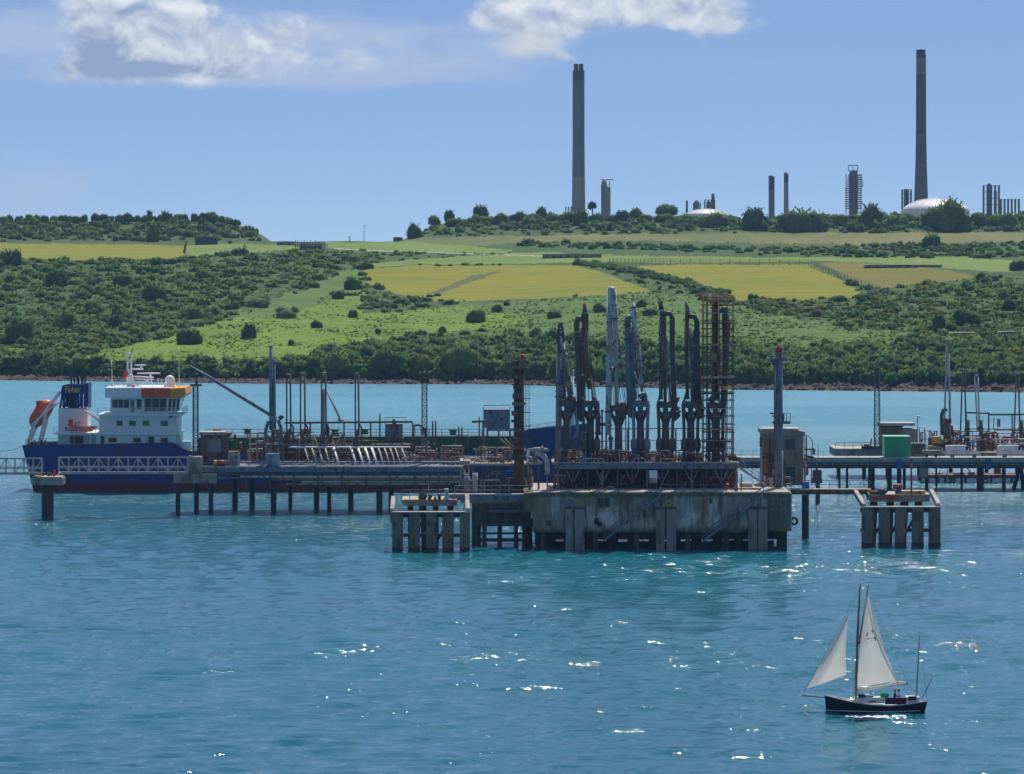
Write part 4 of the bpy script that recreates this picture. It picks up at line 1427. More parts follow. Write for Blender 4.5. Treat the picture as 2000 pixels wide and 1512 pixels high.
MB().prism([(sx(333) + .004, sz(776)), (sx(360), sz(775)), (sx(363.5), sz(770)), (sx(361), sz(757.5)), (sx(333) + .004, sz(759))], YS + .1, YS + 14.9).build("orange_band", mat("orange band", (.95, .38, .04), (.92, .35, .04), .3, .4), ship, label="front end of the band, sunlight painted in as lighter orange")  # sun on the front end is painted: lighter copy of the band colour
sbox("roof_edge", white, 204, 757.2, 333, 759, .5, 14.5)


def swin(x0, y0, x1, y1, d, m=glass, par=ship, frame=True, panes=1, name="window"):
    fr = MB()
    e = .09
    a, b, z0, z1 = sx(x0), sx(x1), sz(y1), sz(y0)
    yy = YS + d
    if frame:
        fr.box(a - e, b + e, yy - .05, yy - .003, z0 - e, z0).box(a - e, b + e, yy - .05, yy - .003, z1, z1 + e).box(a - e, a, yy - .05, yy - .003, z0, z1).box(b, b + e, yy - .05, yy - .003, z0, z1)
        w_ = fr.build(name, white, par)
    else:
        w_ = None
    for k in range(panes):
        q0, q1 = a + (b - a) * k / panes + (.05 if k else 0), a + (b - a) * (k + 1) / panes - (.05 if k < panes - 1 else 0)
        if w_ is not None:
            MB().box(q0, q1, yy - .03, yy - .006, z0, z1).build("pane", m, w_)
        else:
            MB().box(q0, q1, yy - .03, yy - .006, z0, z1).build(name, m, par)


swin(218, 781, 251, 797, 1.4, panes=3)
sbox("door", steel_grey, 254, 782, 261, 806, 1.33, 1.39)
swin(266, 780, 275, 800, 1.4)
swin(281, 779, 324, 804, 1.4, panes=3)
for k in range(3):   # raked corner and front windows
    x0, x1 = 327 + k * 8, 333.5 + k * 8
    MB().prism([(sx(x0), sz(803)), (sx(x1 - 1.2), sz(803)), (sx(x1 + .8), sz(780)), (sx(x0 + 1.8), sz(780))], YS + 1.36, YS + 1.394).build("window", glass, ship)
for k in range(6):
    yy = YS + 2 + k * 1.9
    za, zb = sz(803), sz(780)
    xa, xb = sx(342) + (sx(352) - sx(342)) * (sz(803) - sz(806)) / (sz(777) - sz(806)) + .02, sx(342) + (sx(352) - sx(342)) * (sz(780) - sz(806)) / (sz(777) - sz(806)) + .02
    MB().add([(xa, yy, za), (xa, yy + 1.6, za), (xb, yy + 1.6, zb), (xb, yy, zb), (xa - .05, yy, za), (xa - .05, yy + 1.6, za), (xb - .05, yy + 1.6, zb), (xb - .05, yy, zb)], [(0, 1, 2, 3), (7, 6, 5, 4), (0, 4, 5, 1), (3, 2, 6, 7), (0, 3, 7, 4), (1, 5, 6, 2)]).build("window", glass, ship)
for x0, x1, m_ in ((226, 238, glass), (250.5, 264, shade_green), (277, 290.5, shade_green), (312, 327, shade_green)):
    swin(x0, 822.5, x1, 832.5, 1.6, m_)
for x0, x1 in ((211, 227), (259.5, 274), (313, 327)):
    swin(x0, 855.5, x1, 864.5, 1.0)
for x0, x1 in ((134, 141), (143, 160), (196, 203), (289, 300)):
    sbox("doorway", steel_dark, x0, 853, x1, 868, (2.53 if x0 < 186 else .93), (2.59 if x0 < 186 else .99))
for x in (176, 193, 233, 255, 282, 305):
    sbox("stanchion", white, x - .6, 849, x + .6, 868, .35, .5)
for (x0, x1, y) in ((104, 350, 846.5), (190, 356, 809.5), (206, 275, 757.2)):
    rail_part(ship, (sx(x0), YS + .4, sz(y)), (sx(x1), YS + .4, sz(y)), white, step=1.4, r=.03, mids=2)
rail_part(ship, (sx(356), YS + .4, sz(809.5)), (sx(356), YS + 14.6, sz(809.5)), white, step=1.6, r=.03, mids=2)
rail_part(ship, (sx(48), YS + 1.6, sz(871)), (sx(110), YS + .9, sz(869)), steel_grey, step=1.4, r=.03)
# funnel casing and funnel
sbox("funnel_casing", white, 109, 800, 166, 846.5, 4.5, 11)
for k in range(9):
    sbox("casing_rib", white, 112 + k * 6, 801, 113.6 + k * 6, 846, 4.42, 4.49)
fn = MB().prism([(sx(113), sz(771)), (sx(160), sz(771)), (sx(160), sz(752)), (sx(128), sz(752)), (sx(116), sz(755))], YS + 4.6, YS + 10.6).build("funnel", funnel_blue, ship)
sbox("funnel_side", funnel_blue, 160.3, 750, 167.5, 799.5, 4.6, 10.6)
for a, b in (((112, 799), (117, 771)), ((120, 799), (119, 771)), ((120, 798), (131, 772)), ((143, 799), (142, 771)), ((147.5, 799), (147.5, 771)), ((155, 799), (155, 771)), ((130, 799), (128, 771))):
    for d in (4.8, 10.2):
        MB().bar(P(a[0], a[1], YS) + Vector((0, d, 0)), P(b[0], b[1], YS) + Vector((0, d, 0)), .36).build("funnel_leg", funnel_blue, ship)
for y in (778, 785, 792):
    MB().box(sx(143), sx(161), YS + 4.7, YS + 5.0, sz(y + 1.4), sz(y)).build("funnel_brace", funnel_blue, ship)
sbox("uptake", steel_dark, 129, 771.2, 142, 799.5, 6.2, 9)
for k in range(6):
    x = 131 + k * 4.9
    MB().path([P(x + 1.5, 753, YS) + Vector((0, 6 + (k % 3) * 1.3, 0)), P(x + 1.5, 744, YS) + Vector((0, 6 + (k % 3) * 1.3, 0)), P(x - 1, 736.5, YS) + Vector((0, 6 + (k % 3) * 1.3, 0))], 1.7 * S, 8).build("exhaust_pipe", soot, ship)
strokes(ship, YS + 6, [("exhaust_pipe", soot, 1.5, [(161.5, 752), (161.5, 735)])])
# the owner's name on the funnel
tc = bpy.data.curves.new("funnel_name", "FONT")
tc.body = "Fisher"
tc.size = 1.55
tc.extrude = .02
tc.offset = .025
tmp = bpy.data.objects.new("funnel_name", tc)
col.objects.link(tmp)
tm = bpy.data.meshes.new_from_object(tmp)
bpy.data.objects.remove(tmp)
tm.name = "funnel_name"
tm.materials.clear(); tm.materials.append(mat("yellow lettering", (.75, .55, .12), (.7, .5, .1), 1, .5))
to = bpy.data.objects.new("funnel_name", tm)
col.objects.link(to); to.parent = ship
ws = max(v.co.x for v in tm.vertices)
to.location = Vector((sx(121.5), YS + 4.56, sz(768))) - Vector(ship["_at"])
to.rotation_euler = (R(90), 0, 0)
to.scale = ((sx(153) - sx(121.5)) / ws, 1, 1)
# radar mast, domes, aerials, flag
strokes(ship, YS + 7, [
    ("mast", white, [7, 4], [(258, 758), (252, 722)]), ("mast", white, 1.9, [(249, 758), (249, 690)]), ("mast", white, 1.7, [(256.5, 735), (256.5, 686)]), ("mast_light", steel_dark, 1.6, [(257, 690), (257, 684)]),
    ("mast_yard", white, 1.1, [(244, 689), (262, 689)]), ("mast_platform", white, 1.5, [(255, 721), (280, 721)]), ("mast_platform", white, 1.2, [(256, 735), (300, 737)]), ("mast_brace", white, 1.0, [(262, 757), (298, 738)]),
    ("radar_scanner", white, 1.4, [(263, 713), (285, 713)]), ("radar_pedestal", white, 2.4, [(276, 721), (276, 713)]), ("radar_scanner", white, 1.4, [(268, 729), (313, 729)]), ("radar_pedestal", white, 2.2, [(294, 738), (294, 729)]),
    ("mast_platform", white, .8, [(262, 741), (300, 741)]), ("mast_platform", white, .8, [(262, 746), (296, 746)]), ("mast_leg", white, 1.2, [(298, 757), (294, 738)]),
    ("aerial", white, [.8, .5], [(219, 758), (218, 704)]), ("aerial_base", white, 2.6, [(219.5, 760), (219.5, 749)]), ("aerial", white, [.8, .4], [(350.5, 758), (349, 676)]), ("aerial", white, .6, [(309, 757), (309, 740)]), ("aerial", white, .5, [(316, 757), (316, 742)]),
    ("box", "radar_box", steel_dark, 258, 753, 263, 760, .6, -4)])
MB().path([P(242, 728, YS + 7), P(245, 732, YS + 7), P(250, 731, YS + 7)], .1, 4).build("halyard", steel_grey, ship)
fl = MB()
fv = []
for i in range(7):
    for j in range(5):
        p = P(240.5 + i * 1.9, 727 + j * 2.6 + 1.2 * math.sin(i * 1.1), YS + 6.6)
        fv.append(p + Vector((0, .25 * math.sin(i * 1.3 + j * .4), 0)))
fl.add(fv, [(i * 5 + j, (i + 1) * 5 + j, (i + 1) * 5 + j + 1, i * 5 + j + 1) for i in range(6) for j in range(4)])
tag(fl.build("flag", flag_red, smooth=True), "small red flag flying from the white mast above the ship's bridge", "flag")
dm = MB().lathe(P(332, 757, YS + 6), [(.75, 0), (.85, .5), (.85, 1.3), (.62, 1.9), (.1, 2.15)], 16).build("radome", white, ship, smooth=True)
MB().lathe(P(325, 759, YS + 5), [(.4, 0), (.48, .4), (.46, .8), (.05, 1.1)], 14).build("radome", white, ship, smooth=True)
# white vent column at the front of the house, hose crane
strokes(ship, YS + 1, [("vent_column", white, [5, 3.6, 4.4], [(352, 868), (348, 835), (346, 812)]), ("box", "winch_cover", white, 352, 862, 372, 878, 2, 0), ("box", "search_light", steel_dark, 329, 808, 337, 815, .5, -.4)])
# lifeboat on its launching ramp over the stern
for d in (4.9, 9.9):
    MB().bar(P(52, 846, YS) + Vector((0, d, 0)), P(112, 765, YS) + Vector((0, d, 0)), .32).build("launch_ramp", white, ship)
    MB().bar(P(48, 866, YS) + Vector((0, d, 0)), P(60, 836, YS) + Vector((0, d, 0)), .5).build("ramp_leg", white, ship)
    MB().bar(P(70, 868, YS) + Vector((0, d, 0)), P(86, 802, YS) + Vector((0, d, 0)), .4).build("ramp_leg", white, ship)
    MB().bar(P(56, 832, YS) + Vector((0, d - .3, 0)), P(104, 790, YS) + Vector((0, d - .3, 0)), .28).build("ramp_rail", white, ship)
a, b = P(62, 834, YS + 7.4), P(100, 783, YS + 7.4)
lb = MB()
d = (b - a).normalized()
L = (b - a).length
up = Vector((-d.z, 0, d.x)) * (1 if d.x > 0 else -1)
prof = [(0, .2), (.06, .85), (.22, 1.35), (.55, 1.55), (.8, 1.35), (.95, .85), (1, .25)]
vs, n = [], 12
for f, r_ in prof:
    c = a + d * (L * f)
    for k in range(n):
        q = 2 * math.pi * k / n
        vs.append(c + up * (math.sin(q) * r_ * (1.0 if math.sin(q) > 0 else .9)) + Vector((0, 1, 0)) * (math.cos(q) * r_))
lb.add(vs, [(i * n + k, i * n + (k + 1) % n, (i + 1) * n + (k + 1) % n, (i + 1) * n + k) for i in range(len(prof) - 1) for k in range(n)] + [tuple(range(n - 1, -1, -1)), tuple(range((len(prof) - 1) * n, len(prof) * n))])
life = thing("lifeboat", "orange enclosed lifeboat tilted on the white ramp over the ship's stern", "lifeboat", tuple(a))
lb.build("hull", lifeboat_orange, life, smooth=True)
c = a + d * L * .72 + up * 1.25
MB().box(c.x - .6, c.x + .6, c.y - .6, c.y + .6, c.z - .5, c.z + .55).build("cockpit", lifeboat_orange, life)
MB().bar(a + d * .8 + Vector((0, -1.32, 0)), a + d * (L - 1) + Vector((0, -1.2, 0)), .25, .12).build("grab_rail", white, life)
# rescue boat and its davit
rb = thing("rescue_boat", "small open orange rescue boat on the white deck beside the funnel casing", "rescue boat", tuple(P(160, 843, YS + 2)))
bp_ = [(131, 838), (136, 844), (176, 844), (190, 834), (184, 833), (150, 834), (140, 832)]
MB().prism([(sx(x), sz(y)) for x, y in bp_], YS + 1.0, YS + 3.2).build("hull", lifeboat_orange, rb)
MB().box(sx(132), sx(140), YS + 1.3, YS + 2.9, sz(834), sz(821)).build("console", lifeboat_orange, rb)
MB().path([P(138, 831, YS + .95), P(160, 834.5, YS + .95), P(188, 833, YS + .95)], .16, 6).build("fender", lifeboat_orange, rb)
strokes(rb, YS + 2, [("outboard", steel_dark, 2.2, [(130, 842), (129, 834)]), ("frame", lifeboat_orange, .8, [(146, 834), (148, 826), (158, 826)])])
strokes(ship, YS + 2.4, [("davit", white, [3.4, 2.6], [(204, 846), (200, 828)]), ("davit_arm", white, [2.4, 1.6], [(201, 829), (176, 808), (164, 802)]), ("davit_winch", steel_grey, 3.2, [(206, 845), (206, 834)]),
                         ("davit_brace", white, 1.0, [(200, 832), (182, 806)])])
strokes(ship, YS + 3.6, [("life_ring_rack", white, 2.6, [(169, 806), (170, 795)]), ("liferaft", white, 3.2, [(252, 843), (266, 843)]), ("liferaft", steel_grey, 3.0, [(270, 842), (279, 842)])])
g = np.random.default_rng(4)
for i in range(9):
    x = 56 + i * 6
    mo = [yellow, dark_green, steel_grey][i % 3]
    strokes(ship, YS + 4, [("mooring_gear", mo, g.uniform(1.2, 2.6), [(x, 870), (x + g.uniform(-2, 2), 864 - g.uniform(0, 5))])])
strokes(ship, YS + 5, [("rope", mat("rope", (.5, .47, .4), None, 1, .9), .5, [(46, 872), (20, 880), (-30, 884)])])

# ------------------------------------------------------------------ left: mooring dolphin and truss footbridges
g = np.random.default_rng(21)
Y0 = 709.0
t = thing("mooring_dolphin", "single round pile with square concrete cap standing before the ship's stern", "mooring dolphin", P(93, 1013, Y0))
s = sc(Y0)
c = P(93, 1013, Y0)
MB().lathe((c.x, Y0, 0), [(12 * s, -3), (11.6 * s, .5), (11.6 * s, P(0, 946, Y0).z)], 20).build("pile", mat("rusty pile", (.12, .075, .06), (.08, .06, .055), .6, .8, streak=.7, c3=(.05, .05, .035)), t, smooth=False)
MB().box(P(64, 0, Y0).x, P(125, 0, Y0).x, Y0 - 2.4, Y0 + 2.4, P(0, 946, Y0).z, P(0, 933, Y0).z).build("cap", concrete, t)
MB().box(P(66, 0, Y0).x, P(123, 0, Y0).x, Y0 - 2.2, Y0 + 2.2, P(0, 933, Y0).z, P(0, 930, Y0).z).build("cap_top", tan, t)
strokes(t, Y0, [("bollard", red, 2.4, [(106, 930), (106, 918)]), ("bollard", steel_dark, 3, [(95, 930), (95, 922)]), ("hook", dark_rust, 2.2, [(82, 929), (88, 924)]), ("hook", white, 1.2, [(111, 929), (118, 922)]), ("hook", dark_rust, 2, [(102, 929), (98, 924)])])


def footbridge(label, x0, x1, ytop, ybot, Y, nb, depth=1.6, ends=False):
    t = thing("footbridge", label, "footbridge", P((x0 + x1) / 2, ybot, Y))
    for d in (0, depth):
        o = Vector((0, d, 0))
        for y, w in ((ytop, .16), (ybot - 1, .34), ((ytop + ybot) / 2 + 2, .08), ((ytop * .35 + ybot * .65), .08)):
            MB().bar(P(x0, y, Y) + o, P(x1, y, Y) + o, w * .8, w).build("chord", steel_grey_l, t)
        for i in range(nb + 1):
            x = x0 + (x1 - x0) * i / nb
            MB().bar(P(x, ybot, Y) + o, P(x, ytop, Y) + o, .12).build("post", steel_grey_l, t)
        for i in range(nb):
            x = x0 + (x1 - x0) * i / nb; x2 = x0 + (x1 - x0) * (i + 1) / nb
            a, b = (ybot, ytop) if i % 2 else (ytop, ybot)
            MB().bar(P(x, a, Y) + o, P(x2, b, Y) + o, .07).build("diagonal", steel_grey_l, t)
    a, b = P(x0, ybot, Y), P(x1, ybot - 2, Y)
    MB().box(a.x, b.x, Y + .1, Y + depth - .1, a.z + .05, a.z + .15).build("walkway", steel_grey, t)
    return t


steel_grey_l = mat("pale galvanised steel", (.46, .47, .48), (.38, .39, .40), .6, .5, c3=(.3, .25, .2))
footbridge("pale truss footbridge running off the left frame edge from the single dolphin", -60, 81, 896, 926, 708, 8)
footbridge("pale truss footbridge in front of the ship, between the single dolphin and the jetty", 114, 366, 894, 925, 714, 13)

# ------------------------------------------------------------------ long pipeline jetty
YJ = 722.0
sJ = sc(YJ)


def jx(x):
    return P(x, 0, YJ).x


def jz(y):
    return P(0, y, YJ).z


jt = thing("jetty", "long grey pipeline jetty on thin piles in front of the ship's hull", "jetty", P(620, 1000, YJ))
MB().box(jx(384), jx(905), YJ, YJ + 14, jz(918), jz(911)).build("deck", steel_blue, jt)
MB().box(jx(384), jx(905), YJ - .25, YJ - .003, jz(922), jz(912.5)).build("edge_beam", steel_blue, jt)
MB().box(jx(384), jx(905), YJ - .1, YJ + .2, jz(928), jz(922.1)).build("lower_beam", steel_dark, jt)
for d in (7, 13.6):
    MB().box(jx(384), jx(905), YJ + d, YJ + d + .4, jz(928), jz(918.1)).build("lower_beam", steel_dark, jt)
capm = concrete
MB().box(jx(366), jx(394), YJ - 1.2, YJ + 4, jz(925), jz(892)).build("end_block", concrete, jt)
MB().box(jx(340), jx(424), YJ - 1.4, YJ + 6, jz(943), jz(925.2)).build("end_cap", concrete, jt)
pile_m = mat("dark wet pile", (.055, .05, .05), (.04, .04, .042), .6, .6, streak=.7, c3=(.10, .065, .045))
for x, r, d, y0 in ((348, 4.5, -.6, 943), (381, 4.6, 3, 943), (412, 4.3, 0, 943), (534, 5.6, .8, 928), (741, 6, .8, 928), (450, 5.5, 12, 928), (484, 5.5, 12, 928), (560, 4, 12, 928), (612, 5.5, 12, 928), (680, 5.5, 12, 928), (760, 5, 12, 928), (820, 5, 12, 928), (880, 5.5, 3, 928), (640, 4, 6, 928)):
    MB().tube((jx(x), YJ + d, -3), (jx(x), YJ + d, jz(y0) + .02), r * sJ, n=12).build("pile", pile_m, jt)
for x in (534, 741):
    MB().box(jx(x - 9), jx(x + 9), YJ - .5, YJ + 3, jz(938), jz(928.1)).build("pile_cap", concrete, jt)
rail_part(jt, (jx(394), YJ - .1, jz(911)), (jx(905), YJ - .1, jz(911)), steel_grey_l, step=1.8, r=.025, h=1.0)
# horizontal product pipes slung under the deck edge
for y, m_, r, x0, x1 in ((931, pale_pipe, 2.4, 470, 900), (936, orange_pipe, 2.4, 545, 900), (940.5, pale_pipe, 2.0, 590, 905), (945, tan, 2.0, 560, 880), (933, steel_grey, 1.6, 425, 900), (949, dark_rust, 1.6, 600, 900)):
    MB().tube((jx(x0), YJ - .9, jz(y)), (jx(x1), YJ - .9, jz(y)), r * sJ, n=8).build("pipe", m_, jt)
for x in range(480, 900, 47):
    MB().box(jx(x), jx(x + 2.2), YJ - 1.4, YJ - .3, jz(953), jz(928.1)).build("pipe_hanger", steel_dark, jt)
# sloping white hoses and pipes behind the railing
for k, x in enumerate([683, 697, 711, 724, 737, 749, 760, 770, 649, 592, 606, 619, 632, 783]):
    r = 2.3 if k < 4 or k == 8 else 1.4
    m_ = white if k < 4 or k == 8 else pale_pipe
    MB().path([(jx(x), YJ + 6, jz(879)), (jx(x + 4), YJ + 4.5, jz(888)), (jx(x + 9), YJ + 2.8, jz(901)), (jx(x + 10), YJ + 2.6, jz(910))], r * sJ, 8).build("sloping_pipe", m_, jt, smooth=True)
MB().tube((jx(560), YJ + 6.2, jz(877)), (jx(800), YJ + 6.2, jz(877)), 1.7 * sJ).build("header_pipe", white, jt)
MB().tube((jx(480), YJ + 7.2, jz(872)), (jx(800), YJ + 7.2, jz(872)), 1.3 * sJ).build("header_pipe", steel_grey, jt)
for x in range(486, 800, 24):
    MB().tube((jx(x), YJ + 6.6, jz(911)), (jx(x), YJ + 6.6, jz(872)), .8 * sJ, n=6).build("pipe_post", dark_rust if (x // 24) % 2 else steel_grey, jt)
MB().tube((jx(500), YJ + 5.4, jz(887)), (jx(900), YJ + 5.4, jz(889)), 1.5 * sJ).build("header_pipe", dark_rust, jt)
MB().tube((jx(430), YJ + 3.4, jz(905)), (jx(900), YJ + 3.4, jz(905)), 1.9 * sJ).build("header_pipe", steel_blue, jt)

# loose gear on the jetty deck
t = thing("shelter", "brown jetty hut with flat tan roof and grey panel, beside the thin lattice mast", "hut", P(418, 905, YJ + 5))
strokes(t, YJ + 5, [("box", "wall", brown, 392, 850, 446, 900, 4, 0), ("box", "roof", roof_metal, 389, 844, 440, 850, 5, -.4), ("box", "roof", dark_rust, 441, 846, 450, 851, 5, -.3), ("box", "panel", steel_grey, 404, 857, 432, 884, .12, -.15), ("box", "base", dark_rust, 394, 900, 448, 911, 4, .1),
                    ("box", "door", steel_dark, 434, 860, 444, 898, .12, -.13), ("stair_rail", steel_grey, .8, [(446, 885), (470, 905)])])
def gear(name, label, cat, rows, Y, at):
    t = thing(name, label, cat, P(at[0], at[1], Y))
    strokes(t, Y, rows)
    return t


gear("control_cabinet", "pale green cabinet standing on the jetty right of the brown hut", "cabinet", [("box", "body", mat("pale green paint", (.30, .48, .36), (.26, .42, .32), .5, .6), 446, 885, 467, 911, 2, 0), ("box", "top", tan, 446, 882, 466, 885, 2.1, -.05), ("box", "door", steel_grey, 449, 889, 464, 908, .05, -.05)], YJ + 2, (456, 911))
gear("drum_stack", "red and yellow drum lying by the jetty railing below the brown hut", "drum", [("drum", red, 5.5, [(424, 904), (442, 904)]), ("band", yellow, 5.7, [(417, 904), (424, 904)]), ("cradle", steel_dark, 2, [(418, 910), (441, 910)])], YJ + 1, (430, 911))
gear("valve_stand", "green valve stand with orange wheel between the brown hut and the grey loading mast", "valve", [("box", "body", dark_green, 448, 860, 462, 884, 1.5, 0), ("stem", steel_dark, 2.5, [(459, 860), (459, 848)]), ("wheel", orange_pipe, 3.4, [(467, 868), (473, 866)]), ("wheel", red, 3, [(466, 876), (473, 877)])], YJ + 6, (456, 900))
gear("cabinet", "pale blue grey cabinet on the jetty edge below the tall grey mast", "cabinet", [("box", "body", mat("pale blue paint", (.30, .38, .47), (.26, .33, .42), .4, .6), 521, 886, 545, 910, 1.6, 0), ("box", "door", steel_grey, 524, 889, 532, 908, .05, -.05)], YJ + .6, (533, 911))


# deck pipework: many short pipes, valves and posts between the tall arms
def pipework(label, x0, x1, y0, y1, Y, n, seed, mats, depth=6, floor_y=None, boxy=0.0):
    g = np.random.default_rng(seed)
    t = thing("pipework", label, "pipework", P((x0 + x1) / 2, y1, Y))
    s = sc(Y)
    fy = floor_y or y1
    for i in range(n):
        m_ = mats[int(g.integers(len(mats)))]
        d = g.uniform(0, depth)
        k = .85 if g.random() < boxy else g.random()
        x = g.uniform(x0, x1); y = g.uniform(y0, y1)
        r = g.uniform(.7, 1.9)
        if k < .36:
            L = g.uniform(12, 46)
            xa, xb = max(x0, x - L / 2), min(x1, x + L / 2)
            rows = [("pipe", m_, r, [(xa, fy, d), (xa, y + 3, d), (xa + 2, y, d), (xb - 2, y, d), (xb, y + 3, d), (xb, fy, d)])]
        elif k < .66:
            rows = [("pipe", m_, r, [(x, fy, d), (x, y, d)]), ("flange", m_, r * 1.7, [(x, y + 2, d), (x, y, d)])]
        elif k < .82:
            rows = [("valve_body", m_, r * 1.5, [(x, fy, d), (x, (y + fy) / 2, d)]), ("valve_stem", steel_grey, .6, [(x, (y + fy) / 2, d), (x, (y + fy) / 2 - 5, d)]), ("hand_wheel", [rust, red, steel_grey][int(g.integers(3))], 2.2, [(x, (y + fy) / 2 - 5, d), (x, (y + fy) / 2 - 5.7, d)])]
        elif k < .92:
            w, h = g.uniform(4, 10), g.uniform(5, 12) * (1.5 if boxy else 1)
            rows = [("box", "junction_box", m_, x, fy - h, x + w, fy, .8, d)]
        else:
            rows = [("pipe", m_, r, [(x, y, d), (x + g.uniform(-20, 20), fy, d + .5)])]
        strokes(t, Y, rows)
    return t


mixA = [steel_dark, dark_rust, rust, steel_grey, brown, pale_pipe, tan, pale_pipe, rust]
pipework("rusty pipework and valves on the jetty deck left of the thin paired masts", 480, 560, 842, 905, YJ + 7, 75, 1, mixA)
pipework("crowded pipework with upright posts around the thin paired masts on the jetty", 556, 690, 845, 905, YJ + 7, 120, 2, mixA + [dark_green])
pipework("low pipework and stubs on the jetty right of the thin paired masts", 690, 850, 862, 906, YJ + 7, 105, 3, mixA)
pipework("scattered pipes and fittings at the right end of the pipeline jetty", 830, 905, 868, 908, YJ + 5, 55, 4, mixA)
gear("pipe_gantry", "long rusty horizontal beam on posts crossing the jetty at mast foot height", "pipe gantry", [("beam", dark_rust, 2.0, [(556, 826), (806, 824)]), ("beam", steel_grey, 1.3, [(536, 845), (612, 844)])] + [("post", dark_rust, 1.6, [(x, 826), (x, 908)]) for x in (560, 606, 640, 672, 724, 772, 806)], YJ + 9, (680, 908))
gear("pipe_gantry", "short brown angled beam with two legs beside the lattice mast at the jetty's right half", "pipe gantry", [("beam", dark_rust, 2.2, [(806, 832), (818, 830), (830, 838), (832, 856)]), ("post", brown, 2.2, [(808, 830), (808, 880)]), ("post", steel_grey, 2.0, [(832, 850), (832, 905)])], YJ + 8, (820, 905))

# tall arms of the second berth
gear("loading_boom", "tall grey double pipe arm with long sloping boom reaching left over the water", "loading arm", [
    ("riser", steel_blue, 3.4, [(529, 840), (529, 675)]), ("riser", steel_blue, [3.4, 2.8], [(536, 838), (535, 704)]), ("riser_head", steel_grey, 3.6, [(535, 712), (535, 701)]), ("riser_top", steel_grey, 4.0, [(527, 680), (531, 676)]),
    ("boom", steel_blue, [1.6, 3.0, 3.4, 3.4], [(371, 715), (404, 734), (470, 775), (540, 818)]), ("pivot", steel_grey, 7.5, [(533, 822), (533, 812)]), ("leg", steel_blue, 3.4, [(524, 822), (519, 840), (519, 905)]), ("leg", steel_blue, 3.4, [(543, 820), (549, 836), (549, 905)]), ("column", steel_dark, 4, [(534, 840), (534, 908)]), ("counterweight", steel_dark, 5, [(546, 812), (552, 818)])], YJ + 8, (534, 908))
for i, (xa, xb, yt, lab) in enumerate(((560, 567, 732, "slim paired mast, the first right of the grey arm with the boom"), (587, 595, 730, "slim paired mast, second right of the grey arm with the boom"), (628, 636, 729, "slim paired mast with a pale strut sloping down to its right"), (694, 700, 730, "slim paired mast, farthest right, standing apart near the grey tank boxes"))):
    rows = [("mast_tube", dark_rust if i < 2 else steel_dark, 1.5, [(xa, 850), (xa, yt)]), ("mast_tube", steel_dark, 1.7, [(xb + 1, 850), (xb, yt)]), ("mast_head", steel_grey, 1.8, [(xa - 1, yt), (xb + 1, yt)]), ("mast_base", steel_dark, [5.5, 3], [(xa / 2 + xb / 2, 905), (xa / 2 + xb / 2, 838)]), ("side_leg", steel_dark, 1.8, [(xb, 824), (xb + 6, 836), (xb + 6, 905)])]
    if i == 2:
        rows += [("strut", pale_pipe, 1.9, [(639, 765), (664, 818)]), ("strut_foot", pale_pipe, 3, [(660, 818), (672, 824)]), ("mast_tube", steel_grey, 3.4, [(631, 850), (631, 759)])]
    gear("loading_boom", lab, "loading arm", rows, YJ + 8, (xa, 905))


def lattice_mast(label, px, y0, y1, w0, w1, Y, n, head=None, hm=None, foot=0):
    a, b = P(px, y1, Y), P(px, y0, Y)
    t = thing("lattice_mast", label, "lattice mast", a)
    lattice(MB(), a.x, Y, a.z, b.z, w0 * sc(Y), w1 * sc(Y), n, .09, .05).build("lattice", hm or steel_dark, t, kind="stuff")
    strokes(t, Y, head or [])
    return t


lattice_mast("thin dark lattice mast with a small platform, just right of the ship's white house", 382, 752, 905, 9, 9, YJ + 4, 14, [("platform", steel_dark, 2.2, [(371, 752), (394, 752)]), ("lamp", steel_dark, 2.6, [(384, 750), (384, 742)]), ("lamp_bar", steel_grey, 1.0, [(378, 731), (388, 731)]), ("lamp_post", steel_dark, 1.0, [(383, 742), (383, 731)])])
lattice_mast("grey lattice mast with a rusty floodlight head, at the jetty's right half", 829, 748, 880, 10, 9, YJ + 8, 12, [("box", "platform", dark_rust, 820, 738, 838, 748, .9, -.4), ("lamp", steel_grey, 2.2, [(818, 730), (823, 727)]), ("lamp", steel_grey, 2.2, [(826, 730), (831, 726)]), ("lamp", steel_grey, 2.2, [(836, 730), (841, 726)]), ("lamp_post", rust, 1.4, [(822, 740), (822, 729)]), ("lamp_post", rust, 1.4, [(836, 740), (836, 729)])], steel_grey)
gear("storage_tank", "blue grey box tank with a railing, on posts behind the jetty pipework", "tank", [("box", "body", steel_blue, 752, 828, 786, 856, 3, 0), ("box", "base", steel_dark, 752, 856.2, 788, 868, 3, .1), ("leg", steel_dark, 1.6, [(742, 865), (742, 808)]), ("leg", steel_dark, 1.2, [(755, 905), (755, 868)]), ("leg", steel_dark, 1.2, [(784, 905), (784, 868)]), ("rail", steel_grey, .8, [(752, 828), (752, 816), (793, 815), (793, 828)]), ("vent", steel_dark, 3, [(769, 828), (769, 819)])], YJ + 10, (770, 905))
gear("storage_tank", "larger plain blue grey box tank with top railing, left of the rusty lamp tower", "tank", [("box", "body", steel_blue, 944, 800, 996, 836, 5, 0), ("box", "base_beam", steel_grey, 950, 836.2, 1004, 842, 5, -.1), ("rail", steel_grey, .8, [(944, 800), (945, 792), (996, 791), (996, 800)]), ("leg", steel_dark, 1.8, [(952, 905), (952, 842)]), ("leg", steel_dark, 1.8, [(996, 905), (996, 842)]), ("leg", steel_dark, 1.6, [(974, 905), (974, 842)])], 716, (970, 905))
